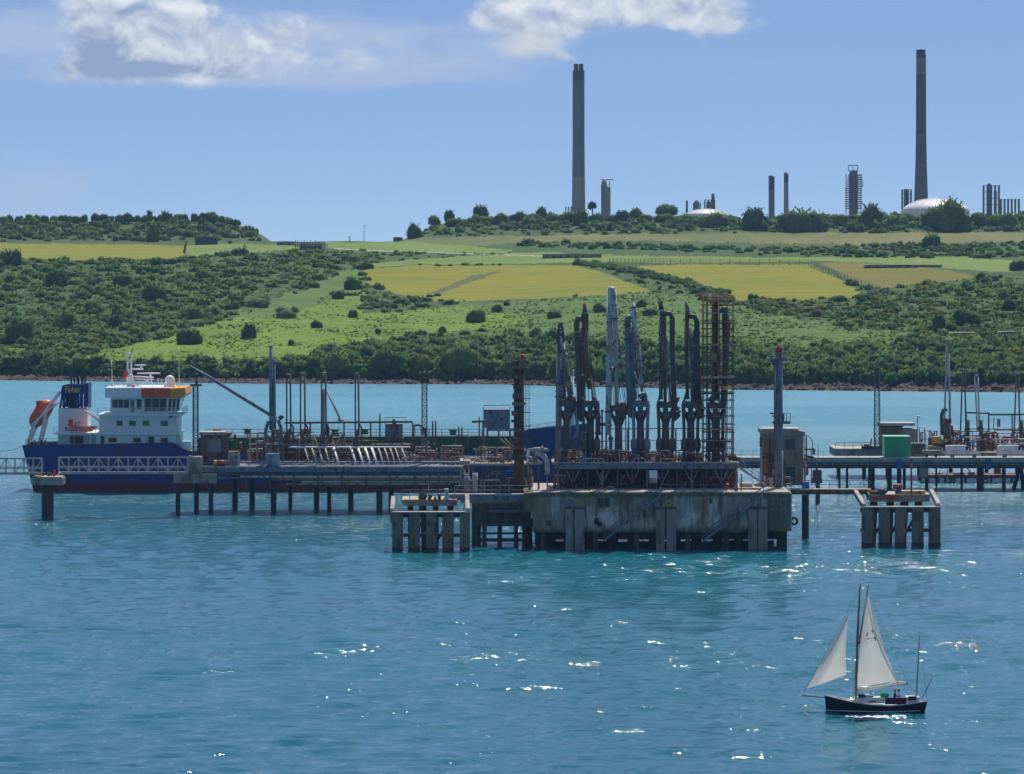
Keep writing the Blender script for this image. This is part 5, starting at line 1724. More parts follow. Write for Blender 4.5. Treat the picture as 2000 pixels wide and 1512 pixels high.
gear("pipe_gantry", "brown T shaped beam on a post left of the larger box tank", "pipe gantry", [("beam", brown, 2.4, [(922, 824), (952, 822)]), ("post", brown, 2.4, [(944, 824), (944, 905)]), ("post", steel_dark, 1.4, [(936, 815), (936, 905)]), ("brace", brown, 2.0, [(976, 857), (1000, 880)]), ("lamp", white, 1.6, [(925, 878), (931, 877)]), ("lamp", white, 1.4, [(951, 884), (959, 883)])], 700, (940, 905))
for x, y0, lab in ((845, 822, "thin dark vent stub pair behind the green ship's trunk"), (896, 834, "stout grey vent beside red drums on the ship's side")):
    gear("vent", lab, "vent pipe", [("pipe", steel_dark, 1.6, [(x, 870), (x, y0)]), ("pipe", steel_dark, 1.6, [(x + 6, 870), (x + 6, y0)]), ("rail", steel_grey, .7, [(x - 6, 870), (x - 6, y0 + 16), (x + 18, y0 + 16), (x + 18, 870)])], YJ + 12, (x, 905))

# ------------------------------------------------------------------ the big loading platform
YF = 637.0
sF = sc(YF)


def fx_(x):
    return P(x, 0, YF).x


def fz(y):
    return P(0, y, YF).z


def stained_concrete():
    m = bpy.data.materials.new("stained platform concrete")
    m.use_nodes = True
    nt = m.node_tree
    b = nt.nodes["Principled BSDF"]
    b.inputs["Roughness"].default_value = .85
    ge = nt.nodes.new("ShaderNodeNewGeometry")
    def noise(sc_, scale, det, off=(0, 0, 0), rough=.6):
        mp = nt.nodes.new("ShaderNodeMapping")
        mp.inputs["Scale"].default_value = scale
        mp.inputs["Location"].default_value = off
        nt.links.new(ge.outputs["Position"], mp.inputs[0])
        n = nt.nodes.new("ShaderNodeTexNoise")
        n.inputs["Scale"].default_value = sc_
        n.inputs["Detail"].default_value = det
        n.inputs["Roughness"].default_value = rough
        nt.links.new(mp.outputs[0], n.inputs["Vector"])
        return n.outputs["Fac"]
    def rng(x, a, bb, c=0.0, d=1.0):
        r = nt.nodes.new("ShaderNodeMapRange")
        r.interpolation_type = "SMOOTHSTEP"
        for k, v in zip(("From Min", "From Max", "To Min", "To Max"), (a, bb, c, d)):
            r.inputs[k].default_value = v
        nt.links.new(x, r.inputs["Value"])
        return r.outputs[0]
    def mix(f, a, c):
        x = nt.nodes.new("ShaderNodeMix")
        x.data_type = "RGBA"
        nt.links.new(f, x.inputs[0])
        if isinstance(a, tuple):
            x.inputs[6].default_value = (*a, 1)
        else:
            nt.links.new(a, x.inputs[6])
        x.inputs[7].default_value = (*c, 1)
        return x.outputs[2]
    def mul(a, bb):
        x = nt.nodes.new("ShaderNodeMath")
        x.operation = "MULTIPLY"
        for i, v in enumerate((a, bb)):
            if isinstance(v, float):
                x.inputs[i].default_value = v
            else:
                nt.links.new(v, x.inputs[i])
        return x.outputs[0]
    o = mix(rng(noise(.22, (1, 1, .9), 6), .42, .58), (.74, .70, .62), (.40, .37, .33))       # worn whitewash over grey
    o = mix(mul(rng(noise(.22, (1, 1, .5), 6, (4, 0, 2)), .48, .58), .85), o, (.27, .20, .12))          # bare brown patches
    o = mix(mul(rng(noise(.9, (1, 1, .10), 6, (9, 1, 0)), .5, .66), .85), o, (.22, .12, .055))        # rust runs
    o = mix(mul(rng(noise(1.6, (1, 1, .12), 5, (2, 7, 0)), .55, .68), .75), o, (.09, .085, .075))   # soot runs
    sp = nt.nodes.new("ShaderNodeSeparateXYZ")
    nt.links.new(ge.outputs["Position"], sp.inputs[0])
    zn = nt.nodes.new("ShaderNodeMath")
    zn.operation = "ADD"
    nt.links.new(sp.outputs[2], zn.inputs[0])
    nt.links.new(mul(noise(.8, (1, 1, .2), 4), 2.4), zn.inputs[1])
    o = mix(rng(zn.outputs[0], 4.7, 3.4), o, (.10, .105, .05))                                     # weed and tide stain low down
    o = mix(mul(rng(zn.outputs[0], 8.2, 9.0), .7), o, (.16, .125, .085))                           # rusty band under the deck edge
    nt.links.new(o, b.inputs["Base Color"])
    return m


stained = stained_concrete()
olive_concrete = mat("olive stained concrete", (.20, .175, .10), (.14, .125, .075), .4, .85, streak=.75, c3=(.09, .08, .05))
pl = thing("loading_platform", "big rust stained concrete platform on piles carrying the tall loading arms", "jetty platform", P(1290, 1072, YF))
body = MB().box(fx_(1041), fx_(1500), YF, YF + 24, fz(1040), fz(967)).build("wall", stained, pl)
MB().box(fx_(1038), fx_(1500), YF - .35, YF + 24, fz(966.9), fz(962)).build("deck_edge", olive_concrete, pl)
MB().box(fx_(1500.2), fx_(1546), YF - .5, YF + 24, fz(1037), fz(963)).build("end_wall", olive_concrete, pl)
MB().box(fx_(1023), fx_(1040.8), YF + .1, YF + 22, fz(1000), fz(963)).build("end_wall", olive_concrete, pl)
for i in range(9):      # deck slabs
    xa, xb = fx_(1040 + i * 56) + .06, fx_(1040 + (i + 1) * 56) - .06
    MB().box(xa, xb, YF + .2, YF + 23.8, fz(962) + .004, fz(961)).build("deck_slab", pale_concrete, pl)
for x0, x1 in ((1105, 1119), (1122, 1141), (1281, 1298), (1301, 1320), (1461, 1477.5), (1480, 1498)):
    MB().box(fx_(x0), fx_(x1), YF - 1.3, YF - .4, -2, fz(994)).build("fender_pile", concrete, pl)
    MB().box(fx_(x0) - .1, fx_(x1) + .1, YF - .95, YF - .02, fz(994) + .02, fz(990)).build("fender_cap", steel_dark, pl)
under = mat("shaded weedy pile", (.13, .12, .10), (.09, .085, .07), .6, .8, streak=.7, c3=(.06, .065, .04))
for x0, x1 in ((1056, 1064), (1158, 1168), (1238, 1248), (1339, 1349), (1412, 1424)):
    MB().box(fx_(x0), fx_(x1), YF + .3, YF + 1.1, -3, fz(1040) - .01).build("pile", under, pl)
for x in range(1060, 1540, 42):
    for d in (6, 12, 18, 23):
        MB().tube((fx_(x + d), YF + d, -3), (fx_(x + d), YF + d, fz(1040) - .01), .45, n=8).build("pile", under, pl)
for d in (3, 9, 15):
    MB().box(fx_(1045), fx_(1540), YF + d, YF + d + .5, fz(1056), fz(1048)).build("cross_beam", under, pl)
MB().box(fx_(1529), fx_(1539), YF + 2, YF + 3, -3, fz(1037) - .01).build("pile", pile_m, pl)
MB().box(fx_(1046), fx_(1528), YF + 20, YF + 20.6, .1, fz(1041)).build("dark_backing", under, pl)
# windows, holes, plates
for x0, x1, y0, y1 in ((1167, 1190.5, 972, 991),):
    w_ = MB().box(fx_(x0) - .12, fx_(x1) + .12, YF - .08, YF - .004, fz(y0), fz(y0) + .14).build("window", concrete, pl)
    xm = (x0 + x1) / 2
    MB().box(fx_(x0), fx_(xm) - .06, YF - .05, YF - .006, fz(y1), fz(y0) - .01).build("pane", glass, w_)
    MB().box(fx_(xm) + .06, fx_(x1), YF - .05, YF - .006, fz(y1), fz(y0) - .01).build("pane", glass, w_)
for x0, x1, y0, y1 in ((1066, 1077, 1017, 1028), (1255, 1262, 996, 1012), (1518, 1529, 1011, 1022), (1160, 1170, 1012, 1022), (1385, 1392, 975, 984)):
    yy = YF - (.5 if x0 > 1500 else 0)
    MB().box(fx_(x0), fx_(x1), yy - .06, yy - .004, fz(y1), fz(y0)).build("opening", steel_dark, pl)
for x, y, r in ((1166, 1020, 4.5), (1172, 1024, 5)):
    MB().tube((fx_(x), YF - .5, fz(y)), (fx_(x), YF - .03, fz(y)), r * sF, n=12).build("rubber_fender", soot, pl)
MB().tube((fx_(1544.6), YF - .52, fz(1037)), (fx_(1544.6), YF - .52, fz(964)), 1.0 * sF).build("corner_pipe", pale_pipe, pl)
for k in range(9):
    MB().bar((fx_(1505 + k * 4), YF - .53, fz(967)), (fx_(1505 + k * 4 + 1), YF - .53, fz(990 - (k % 3) * 6)), .09).build("stain_rod", steel_grey, pl) if k % 2 else None
# painted faded lettering: unreadable strokes in two rows
mb = MB()
for row, y in enumerate((972, 981, 992)):
    x = 1506
    while x < 1537:
        h = float(g.uniform(4, 7))
        mb.box(fx_(x), fx_(x + .9), YF - .512, YF - .503, fz(y + h), fz(y))
        if g.random() < .6:
            mb.box(fx_(x + .9), fx_(x + 3.2), YF - .512, YF - .503, fz(y + h * .55), fz(y + h * .4))
        x += 4.4 + float(g.uniform(0, 1.6))
mb.build("faded_lettering", mat("faded pale paint", (.36, .37, .30), (.28, .29, .22), 1, .8), pl, kind="stuff")


def paint_text(body_, name, m, x0, x1, y0, y1, yy, par):
    c_ = bpy.data.curves.new(name, "FONT")
    c_.body = body_
    c_.extrude = .004
    c_.offset = .03
    tmp_ = bpy.data.objects.new(name, c_)
    col.objects.link(tmp_)
    me = bpy.data.meshes.new_from_object(tmp_)
    bpy.data.objects.remove(tmp_)
    me.materials.clear(); me.materials.append(m)
    xs = [v.co.x for v in me.vertices]; ys = [v.co.y for v in me.vertices]
    o_ = bpy.data.objects.new(name, me)
    col.objects.link(o_)
    o_.parent = par
    kx = (fx_(x1) - fx_(x0)) / (max(xs) - min(xs)); ky = (fz(y0) - fz(y1)) / (max(ys) - min(ys))
    o_.rotation_euler = (R(90), 0, 0)
    o_.scale = (kx, ky, 1)
    o_.location = Vector((fx_(x0) - min(xs) * kx, yy, fz(y1) - min(ys) * ky)) - Vector(par["_at"])


graf = mat("yellow green spray paint", (.50, .48, .06), (.40, .42, .08), 1.5, .7)
MB().box(fx_(1097), fx_(1142), YF - .05, YF - .004, fz(990), fz(975)).build("sign_board", mat("faded teal board", (.17, .24, .25), (.22, .26, .26), .8, .8), pl)
paint_text("TOW", "graffiti", graf, 1120, 1141, 975.5, 988.5, YF - .06, pl)
paint_text("o", "graffiti", graf, 1299, 1312, 976, 990, YF - .03, pl)
# a pale scrawl on the wall
mb = MB()
for k in range(9):
    a = 6.28 * k / 9
    mb.bar((fx_(1204 + 6 * math.cos(a)), YF - .02, fz(1003 + 5 * math.sin(a))), (fx_(1204 + 7 * math.cos(a + 1.1)), YF - .02, fz(1003 + 5 * math.sin(a + 1.1))), .1, .02)
mb.build("scrawl", mat("dark spray paint", (.10, .12, .16), None, 1, .8), pl, kind="stuff")
tyre = thing("tyre", "black tyre fender hanging at the right end of the big platform", "tyre", P(1551, 1018, YF))
mb = MB()
n, k2 = 16, 8
c = P(1551.5, 1018, YF)
vs = [(c.x + (.42 + .16 * math.cos(6.283 * j / k2)) * math.cos(6.283 * i / n), YF + .3 + .16 * math.sin(6.283 * j / k2), c.z + (.46 + .16 * math.cos(6.283 * j / k2)) * math.sin(6.283 * i / n)) for i in range(n) for j in range(k2)]
mb.add(vs, [(i * k2 + j, ((i + 1) % n) * k2 + j, ((i + 1) % n) * k2 + (j + 1) % k2, i * k2 + (j + 1) % k2) for i in range(n) for j in range(k2)])
mb.build("tread", soot, tyre, smooth=True)
MB().path([(c.x - .1, YF + .3, c.z + .6), (c.x - .35, YF + .1, fz(1000))], .03, 5).build("rope", steel_grey, tyre)


def stairs(label, x0, y0, x1, y1, Y, n, m=steel_blue):
    """steel stair from the upper (x0, y0) to the lower (x1, y1)"""
    t = thing("steel_stair", label, "stair", P(x1, y1, Y))
    for d in (0, 1.0):
        o = Vector((0, d, 0))
        MB().bar(P(x0, y0, Y) + o, P(x1, y1, Y) + o, .1, .3).build("stringer", m, t)
        MB().bar(P(x0, y0 - 15, Y) + o, P(x1, y1 - 15, Y) + o, .07).build("handrail", m, t)
        MB().bar(P(x0, y0 - 8, Y) + o, P(x1, y1 - 8, Y) + o, .05).build("handrail", m, t)
        for i in range(0, n + 1, 4):
            f = i / n
            MB().bar(P(x0 + (x1 - x0) * f, y0 + (y1 - y0) * f, Y) + o, P(x0 + (x1 - x0) * f, y0 + (y1 - y0) * f - 15, Y) + o, .06).build("baluster", m, t)
    for i in range(n):
        f = (i + .5) / n
        p = P(x0 + (x1 - x0) * f, y0 + (y1 - y0) * f, Y)
        MB().box(p.x - .14, p.x + .14, Y + .06, Y + .94, p.z - .03, p.z + .02).build("tread", m, t)
    return t


stairs("steel stair slanting down the platform face to the water, left of the other one", 1292, 966, 1180, 1056, YF - 1.5 - .1, 28)
stairs("steel stair slanting down the platform face nearer its right end", 1492, 966, 1372, 1058, YF - 1.5 - .1, 28)
rail_part(pl, (fx_(1290), YF - .2, fz(962)), (fx_(1440), YF - .2, fz(962)), steel_grey, step=1.5, r=.025)

# recessed lower section to the left
YL = 643.0
lw = thing("lower_platform", "dark recessed platform section between the front dolphin and the big stained platform", "jetty platform", P(980, 1072, YL))
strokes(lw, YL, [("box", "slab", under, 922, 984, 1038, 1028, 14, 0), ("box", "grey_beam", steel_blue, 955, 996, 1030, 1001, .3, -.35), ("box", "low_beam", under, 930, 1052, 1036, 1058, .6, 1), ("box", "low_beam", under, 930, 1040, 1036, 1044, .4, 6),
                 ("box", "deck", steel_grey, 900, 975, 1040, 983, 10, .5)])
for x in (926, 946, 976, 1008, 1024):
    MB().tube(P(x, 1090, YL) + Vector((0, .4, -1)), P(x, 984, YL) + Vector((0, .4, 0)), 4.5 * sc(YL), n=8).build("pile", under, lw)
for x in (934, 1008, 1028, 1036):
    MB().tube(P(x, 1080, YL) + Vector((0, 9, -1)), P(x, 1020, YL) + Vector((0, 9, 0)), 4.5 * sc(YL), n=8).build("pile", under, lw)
wk = thing("gangway", "light blue grey gangway with white railing from the front dolphin to the big platform", "gangway", P(960, 972, 639))
strokes(wk, 639, [("box", "beam", steel_blue, 868, 968, 1026, 977, 1.6, 0), ("box", "top_flange", steel_grey_l, 866, 965, 1028, 967.8, 1.7, -.05), ("hanger", white, 1.6, [(911, 978), (914, 1003)]), ("hanger", white, 1.4, [(908, 978), (905, 1000)])])
a, b = P(888, 965, 639), P(1030, 965, 639)
railing(MB(), a, b, h=1.15, step=2.2, r=.04, mids=1).build("railing", steel_grey_l, wk, kind="stuff")


def fender_dolphin(label, Y, x0, x1, panels, ycap, ytop, ybot, arms, cap, clutter, rear):
    t = thing("berthing_dolphin", label, "berthing dolphin", P((x0 + x1) / 2, ybot, Y))
    s = sc(Y)
    fm = mat("weathered fender face", (.27, .20, .15), (.19, .15, .12), .5, .85, streak=.85, c3=(.085, .075, .07))
    for a, b in panels:
        MB().box(P(a, 0, Y).x, P(b, 0, Y).x, Y, Y + 1.2, -3, P(0, ytop + 2.2, Y).z).build("fender_panel", fm, t)
        MB().box(P(a, 0, Y).x - .03, P(b, 0, Y).x + .03, Y - .05, Y + 1.3, -2, P(0, ybot - 8, Y).z).build("wet_foot", wet, t)
    MB().box(P(x0, 0, Y).x, P(x1, 0, Y).x, Y - .15, Y + 1.5, P(0, ytop + 2, Y).z, P(0, ytop - .5, Y).z).build("top_beam", pale_concrete, t)
    MB().box(P(x0, 0, Y).x, P(x1, 0, Y).x, Y + 1.3, Y + 1.8, P(0, ytop + 12, Y).z, P(0, ytop + 3, Y).z).build("waling", steel_dark, t)
    MB().box(P(x0, 0, Y).x, P(x1, 0, Y).x, Y + 1.3, Y + 1.8, P(0, ytop + 50, Y).z, P(0, ytop + 43, Y).z).build("waling", steel_dark, t)
    for (xa, ya, xb, yb) in arms:
        MB().bar(P(xa, ya, Y) + Vector((0, 6, 0)), P(xb, yb, Y) + Vector((0, .6, 0)), .55, .7).build("side_arm", pale_concrete, t)
        MB().bar(P(xb, yb + 2, Y) + Vector((0, .7, 0)), P(xb, yb + 24, Y) + Vector((0, .7, 0)), .5).build("arm_post", fm, t)
    cx0, cx1, cy0, cy1 = cap
    YC = Y + 5
    MB().box(P(cx0, 0, YC).x, P(cx1, 0, YC).x, YC, YC + 8, P(0, cy1, YC).z, P(0, cy0, YC).z).build("cap", concrete, t)
    MB().box(P(cx0, 0, YC).x - .1, P(cx1, 0, YC).x + .1, YC - .15, YC + 8.1, P(0, cy0, YC).z + .003, P(0, cy0 - 2.4, YC).z).build("cap_top", tan, t)
    for x in rear:
        for d in (7, 12):
            MB().tube(P(x, ybot + 14, Y) + Vector((0, d, -1)), P(x, cy1, YC) + Vector((0, d - 5, -.01)), 5 * s, n=10).build("pile", pile_m, t)
    for k in range(len(rear) - 1):
        MB().bar(P(rear[k], ybot - 12, Y) + Vector((0, 7, 0)), P(rear[k + 1], ytop + 18, Y) + Vector((0, 7, 0)), .35).build("brace", pile_m, t)
    strokes(t, YC, clutter)
    return t


fender_dolphin("berthing dolphin with five worn fender panels, in front of the platform's left end", 632, 764, 917, [(766, 787), (799, 820), (832, 853), (864, 886), (898, 918)], 0, 1000, 1078,
               [(766, 978, 766, 998), (911, 974, 914, 998)], (786, 892, 978, 988),
               [("box", "machine_base", mat("pale lime paint", (.42, .46, .26), (.36, .40, .24), .5, .7), 784, 976, 838, 979.5, 3, -.1), ("box", "cabinet", mat("pale turquoise paint", (.30, .55, .58), (.27, .5, .54), .5, .6), 868, 955, 876, 979, 1.2, .4), ("hook", dark_rust, 4, [(818, 974), (834, 968)]), ("hook", dark_rust, 3.5, [(838, 976), (842, 966)]), ("hook", steel_dark, 3, [(826, 976), (822, 962)]), ("capstan", dark_green, 4.5, [(828, 976), (828, 962)]), ("capstan", steel_dark, 3.4, [(858, 976), (858, 965)]), ("bollard", steel_dark, 2.6, [(850, 976), (850, 970)]),
                ("rail", steel_grey, .7, [(784, 976), (784, 957), (884, 957), (884, 976)]), ("rail", steel_grey, .7, [(800, 976), (800, 957)]), ("rail", steel_grey, .6, [(784, 966), (830, 966)]), ("rail", red, 1.4, [(880, 984), (892, 984)]), ("lamp_post", steel_grey, .8, [(837, 976), (837, 948)])],
               [800, 826, 850, 878])
fender_dolphin("berthing dolphin with five dark fender panels, standing apart right of the big platform", 642, 1682, 1837, [(1684, 1706), (1717, 1738), (1749, 1770), (1782, 1804), (1815, 1837)], 0, 990, 1068,
               [(1677, 966, 1688, 989), (1826, 964, 1834, 988)], (1700, 1816, 968, 980),
               [("box", "winch_base", dark_rust, 1700, 960, 1730, 967, 2, 0), ("winch", steel_dark, 5, [(1715, 960), (1728, 958)]), ("hook", steel_dark, 4, [(1720, 966), (1732, 958)]), ("hook", pale_pipe, 2.4, [(1720, 965), (1721, 955)]), ("hook", steel_dark, 3.6, [(1748, 962), (1760, 957)]), ("winch_drum", mat("faded red drum", (.50, .14, .10), (.42, .12, .09), .5, .6), 5, [(1744, 951), (1762, 949)]), ("post", rust, 1.8, [(1780, 966), (1780, 905)]), ("lamp", steel_dark, 2.4, [(1778, 900), (1782, 895)]), ("box", "red_sign", red, 1704, 971, 1752, 975, .1, -.15),
                ("box", "platform", tan, 1752, 959, 1808, 964, 3, .6)],
               [1712, 1744, 1772, 1800])

# walkway to the right hand dolphin
wk = thing("gangway", "brown gangway with railing from the control house to the dolphin on the right", "gangway", P(1625, 966, 652))
strokes(wk, 652, [("box", "beam", brown, 1546, 958, 1702, 966, 1.8, 0), ("box", "top_flange", tan, 1546, 955.5, 1702, 957.8, 1.9, -.05)])
a, b = P(1560, 955, 652), P(1700, 955, 652)
railing(MB(), a, b, h=1.2, step=1.4, r=.03).build("railing", steel_grey, wk, kind="stuff")
for x, y1, y0, Y, r, lab in ((1573, 1049, 966, 662, 7, "thick dark pile under the brown gangway beside the tyre"), (1597, 984, 925, 748, 4.5, "slender dark pile behind the brown gangway")):
    t = thing("pile", lab, "pile", P(x, y1, Y))
    MB().tube(P(x, y1 + 20, Y), P(x, y0, Y), r * sc(Y), n=12).build("shaft", pile_m, t)
gear("blue_bin", "small bright blue bin by the railing at the control house foot", "bin", [("box", "body", mat("bright blue paint", (.03, .15, .60), (.03, .13, .5), .5, .5), 1567, 943, 1580, 954, 1, 0), ("box", "lid", steel_blue, 1566.5, 941.5, 1580.5, 943.1, 1.1, -.05)], 653, (1573, 955))

# ------------------------------------------------------------------ control house
YC_ = 656.0
ch = thing("control_house", "two storey stained brown control house with two windows at the platform's right end", "control house", P(1530, 945, YC_))
a, b = P(1489, 948, YC_), P(1569, 842, YC_)
MB().box(a.x, b.x, YC_, YC_ + 6.5, a.z, b.z - .3).build("wall", cladding, ch)
for i in range(20):
    x = a.x + .15 + (b.x - a.x - .3) * i / 19
    MB().box(x - .05, x + .05, YC_ - .05, YC_ - .003, a.z, b.z - .7).build("cladding_rib", cladding, ch)
MB().prism([(a.x - .25, b.z - .35), (b.x + .25, b.z - .75), (b.x + .25, b.z - .1), ((a.x + b.x) / 2 + .5, b.z + .35), (a.x - .25, b.z + .28)], YC_ - .2, YC_ + 6.8).build("roof", steel_grey, ch)
MB().box(a.x + .2, b.x - .5, YC_ + .3, YC_ + 6.4, b.z + .2, b.z + .33).build("roof_top", roof_metal, ch)
for x0, x1, y0, y1 in ((1534, 1552, 858, 877), (1536, 1552, 912, 933)):
    p, q = P(x0, y1, YC_), P(x1, y0, YC_)
    fr = MB().box(p.x - .1, q.x + .1, YC_ - .14, YC_ - .06, q.z, q.z + .12).box(p.x - .1, q.x + .1, YC_ - .14, YC_ - .06, p.z - .12, p.z).build("window", steel_grey, ch)
    xm = (p.x + q.x) / 2
    MB().box(p.x, xm - .05, YC_ - .1, YC_ - .055, p.z + .01, q.z - .01).build("pane", glass, fr)
    MB().box(xm + .05, q.x, YC_ - .1, YC_ - .055, p.z + .01, q.z - .01).build("pane", glass, fr)
strokes(ch, YC_, [("box", "red_sign", red, 1536, 935, 1552, 939.5, .05, -.12), ("box", "side_box", steel_dark, 1484.5, 854, 1488.5, 873, 1.4, 1), ("stack_pipe", orange_pipe, 2.4, [(1495, 905), (1495, 860)]), ("stack_pipe", dark_rust, 1.6, [(1503, 905), (1503, 855)]), ("stack_pipe", brown, 1.6, [(1508, 900), (1508, 858)]),
                  ("cable_tray", dark_rust, 1.4, [(1489, 886, -.3), (1500, 888, -.3), (1514, 895, -.3)]), ("cable_tray", dark_rust, 1.2, [(1489, 893, -.3), (1500, 895, -.3), (1514, 902, -.3)]), ("box", "orange_panel", orange_pipe, 1492, 913, 1500, 925, .2, -.25), ("box", "lower_panel", dark_rust, 1503, 912, 1514, 936, .2, -.25), ("hand_pipe", white, .9, [(1510, 935, -.4), (1510, 916, -.4)])])
gear("ladder_cage", "round hooped ladder and pipes on the right side of the control house", "ladder", [("pipe", steel_grey, .9, [(1571, 940), (1571, 850), (1578, 850), (1586, 860), (1588, 880)]), ("pipe", steel_dark, 1.4, [(1575, 900), (1575, 851)]), ("pipe", dark_rust, 1.6, [(1572, 878), (1590, 877)]), ("box", "panel", steel_dark, 1587, 876, 1592, 888, .4, 0), ("pipe", pale_pipe, 1.2, [(1573, 900), (1573, 945)]), ("pipe", steel_grey, 1.0, [(1585, 945), (1585, 880)]), ("box", "red_locker", red, 1571, 910, 1579, 928, .6, 0), ("pipe", dark_rust, 2, [(1572, 890), (1590, 894)]), ("box", "pump", steel_dark, 1588, 918, 1605, 935, 1.5, 2), ("box", "pump_base", dark_rust, 1586, 935, 1606, 944, 1.6, 2), ("pipe", steel_dark, 2, [(1595, 918), (1595, 905)])], 657, (1580, 945))
pipework("low pipes and fittings around the foot of the control house", 1490, 1545, 930, 952, 650, 24, 12, mixA, 3)

# ------------------------------------------------------------------ lamp towers
YT = 650.0
t = thing("lamp_tower", "grey monopole lamp tower with red lamp head in front of the control house", "lamp tower", P(1521, 946, YT))
strokes(t, YT, [("mast", steel_blue, [8.5, 8, 7.6], [(1521, 952), (1521, 830), (1521, 690)]), ("box", "lamp_head", lamp_red, 1515, 679, 1528, 688, .9, -.45), ("lamp", lamp_red, 2.6, [(1521, 679), (1521, 675)]), ("cross_bar", steel_grey, 1.0, [(1494, 687), (1552, 687)]), ("cross_bar", steel_grey, 1.2, [(1500, 696), (1536, 696)]), ("box", "lamp_box", steel_grey, 1499, 700, 1514, 707, .6, -.3), ("box", "lamp_box", steel_grey, 1529, 698, 1538, 706, .6, -.3),
                ("box", "platform", steel_dark, 1510, 823, 1544, 828, 1.8, -.3), ("rail", steel_grey, .8, [(1530, 823), (1530, 807), (1543, 807), (1543, 823)]), ("rail", steel_grey, .7, [(1536, 823), (1536, 807)]), ("box", "equipment", steel_dark, 1528, 807, 1532, 822, .4, .2), ("arm", steel_dark, 1.6, [(1504, 807), (1513, 808)]), ("arm", steel_dark, 1.4, [(1508, 813), (1514, 813)]), ("conduit", white, .8, [(1528, 946, -.7), (1528, 880, -.7)]), ("conduit", steel_dark, .9, [(1512, 946, -.4), (1512, 700, -.4)])])
t = thing("lamp_tower", "dark rusty lamp tower with caged ladder and red lamp, left of the loading arms", "lamp tower", P(1014, 910, YT))
strokes(t, YT, [("mast", dark_rust, [9, 8.5, 8], [(1013, 962), (1013, 830), (1013, 722)]), ("mast", steel_dark, 2.6, [(1021, 960), (1021, 722)]), ("mast", steel_dark, 1.6, [(1005, 900), (1005, 735)]), ("box", "platform", dark_rust, 1000, 718, 1030, 723, 1.8, -.9), ("box", "cage", rust, 1001, 704, 1012, 717, 1.2, -.6), ("box", "cage", brown, 1014, 702, 1028, 717, 1.2, -.6), ("lamp", lamp_red, [3, 6], [(1021, 692), (1021, 702)]), ("rail", rust, .9, [(999, 718), (999, 705), (1031, 705), (1031, 718)]), ("rail", rust, .7, [(999, 712), (1036, 714)]), ("aerial", steel_grey, .6, [(995, 740), (995, 672)]), ("aerial", steel_grey, .6, [(999, 740), (999, 676)]), ("bracket", steel_dark, 1.0, [(1005, 740), (995, 738)]),
                ("brace", brown, 2.2, [(985, 857), (1010, 885)])] + [("box", "bracket", (rust, dark_rust, steel_dark, brown)[k_ % 4], 1003 - (k_ * 7) % 6, 735 + k_ * 17, 1012 + (k_ * 5) % 17, 739 + k_ * 17 + (k_ * 3) % 7, .8, -1.0) for k_ in range(10)])
mb = MB()
p0, p1 = P(1030, 900, YT), P(1030, 738, YT)
for dx_ in (-.25, .25):
    mb.bar(p0 + Vector((dx_, 0, 0)), p1 + Vector((dx_, 0, 0)), .06)
for i in range(26):
    z = p0.z + (p1.z - p0.z) * i / 26
    mb.bar((p0.x - .25, YT, z), (p0.x + .25, YT, z), .05)
for i in range(6):
    z = p0.z + (p1.z - p0.z) * (i + .5) / 6
    mb.bar((p0.x - .7, YT - .2, z), (p0.x + .5, YT - .2, z), .09)
mb.build("ladder", dark_rust, t, kind="stuff")

# ------------------------------------------------------------------ upper pipe deck of the platform
YU = 645.0
ud = thing("pipe_deck", "grey green upper pipe deck on posts running under the row of loading arms", "pipe deck", P(1260, 962, YU))
strokes(ud, YU, [("box", "front_beam", steel_blue, 1083, 908, 1440, 916, .5, -.2), ("box", "deck_plate", steel_grey, 1078, 904, 1444, 907.8, 12, -.3), ("box", "rear_beam", steel_dark, 1083, 908, 1440, 918, .5, 9),
                 ("kick_rail", pale_pipe, .8, [(1083, 903, -.3), (1440, 903, -.3)])])
for i, x in enumerate(range(1090, 1445, 29)):
    strokes(ud, YU, [("post", steel_dark if i % 3 else steel_grey, 1.7, [(x, 962), (x, 916)]), ("post", steel_dark, 1.7, [(x, 962, 9), (x, 916, 9)])])
    if i % 2:
        strokes(ud, YU, [("knee_brace", steel_grey, 1.2, [(x, 945), (x + 13, 917)]), ("knee_brace", steel_grey, 1.2, [(x, 945), (x - 13, 917)])])
pipework("dark tangle of pipes and valves in the shade beneath the pipe deck, left half", 1085, 1265, 922, 958, YU + .6, 120, 40, [steel_dark, dark_rust, steel_grey, steel_blue, rust, dark_rust, pale_pipe], 8, 962)
pipework("dark tangle of pipes and valves in the shade beneath the pipe deck, right half", 1265, 1440, 922, 958, YU + .6, 120, 41, [steel_dark, dark_rust, steel_grey, steel_blue, rust, red, dark_rust, pale_pipe], 8, 962)
pipework("tan and rusty valve clutter on top of the pipe deck between the left arms", 1085, 1230, 880, 902, YU + 1, 110, 42, [tan, brown, dark_rust, rust, pale_pipe, steel_dark], 7, 904)
pipework("tan and rusty valve clutter on top of the pipe deck between the right arms", 1230, 1375, 880, 902, YU + 1, 110, 43, [tan, brown, dark_rust, rust, pale_pipe, steel_dark], 7, 904)
gear("notice_panel", "white panel over a tan box under the middle of the pipe deck", "panel", [("box", "panel", white, 1268, 919, 1284, 934, .15, 0), ("box", "tan_box", tan, 1268, 934.3, 1284, 944, .5, .05), ("leg", steel_dark, .9, [(1270, 962), (1270, 944)]), ("leg", steel_dark, .9, [(1282, 962), (1282, 944)])], YU - 1.2, (1276, 962))
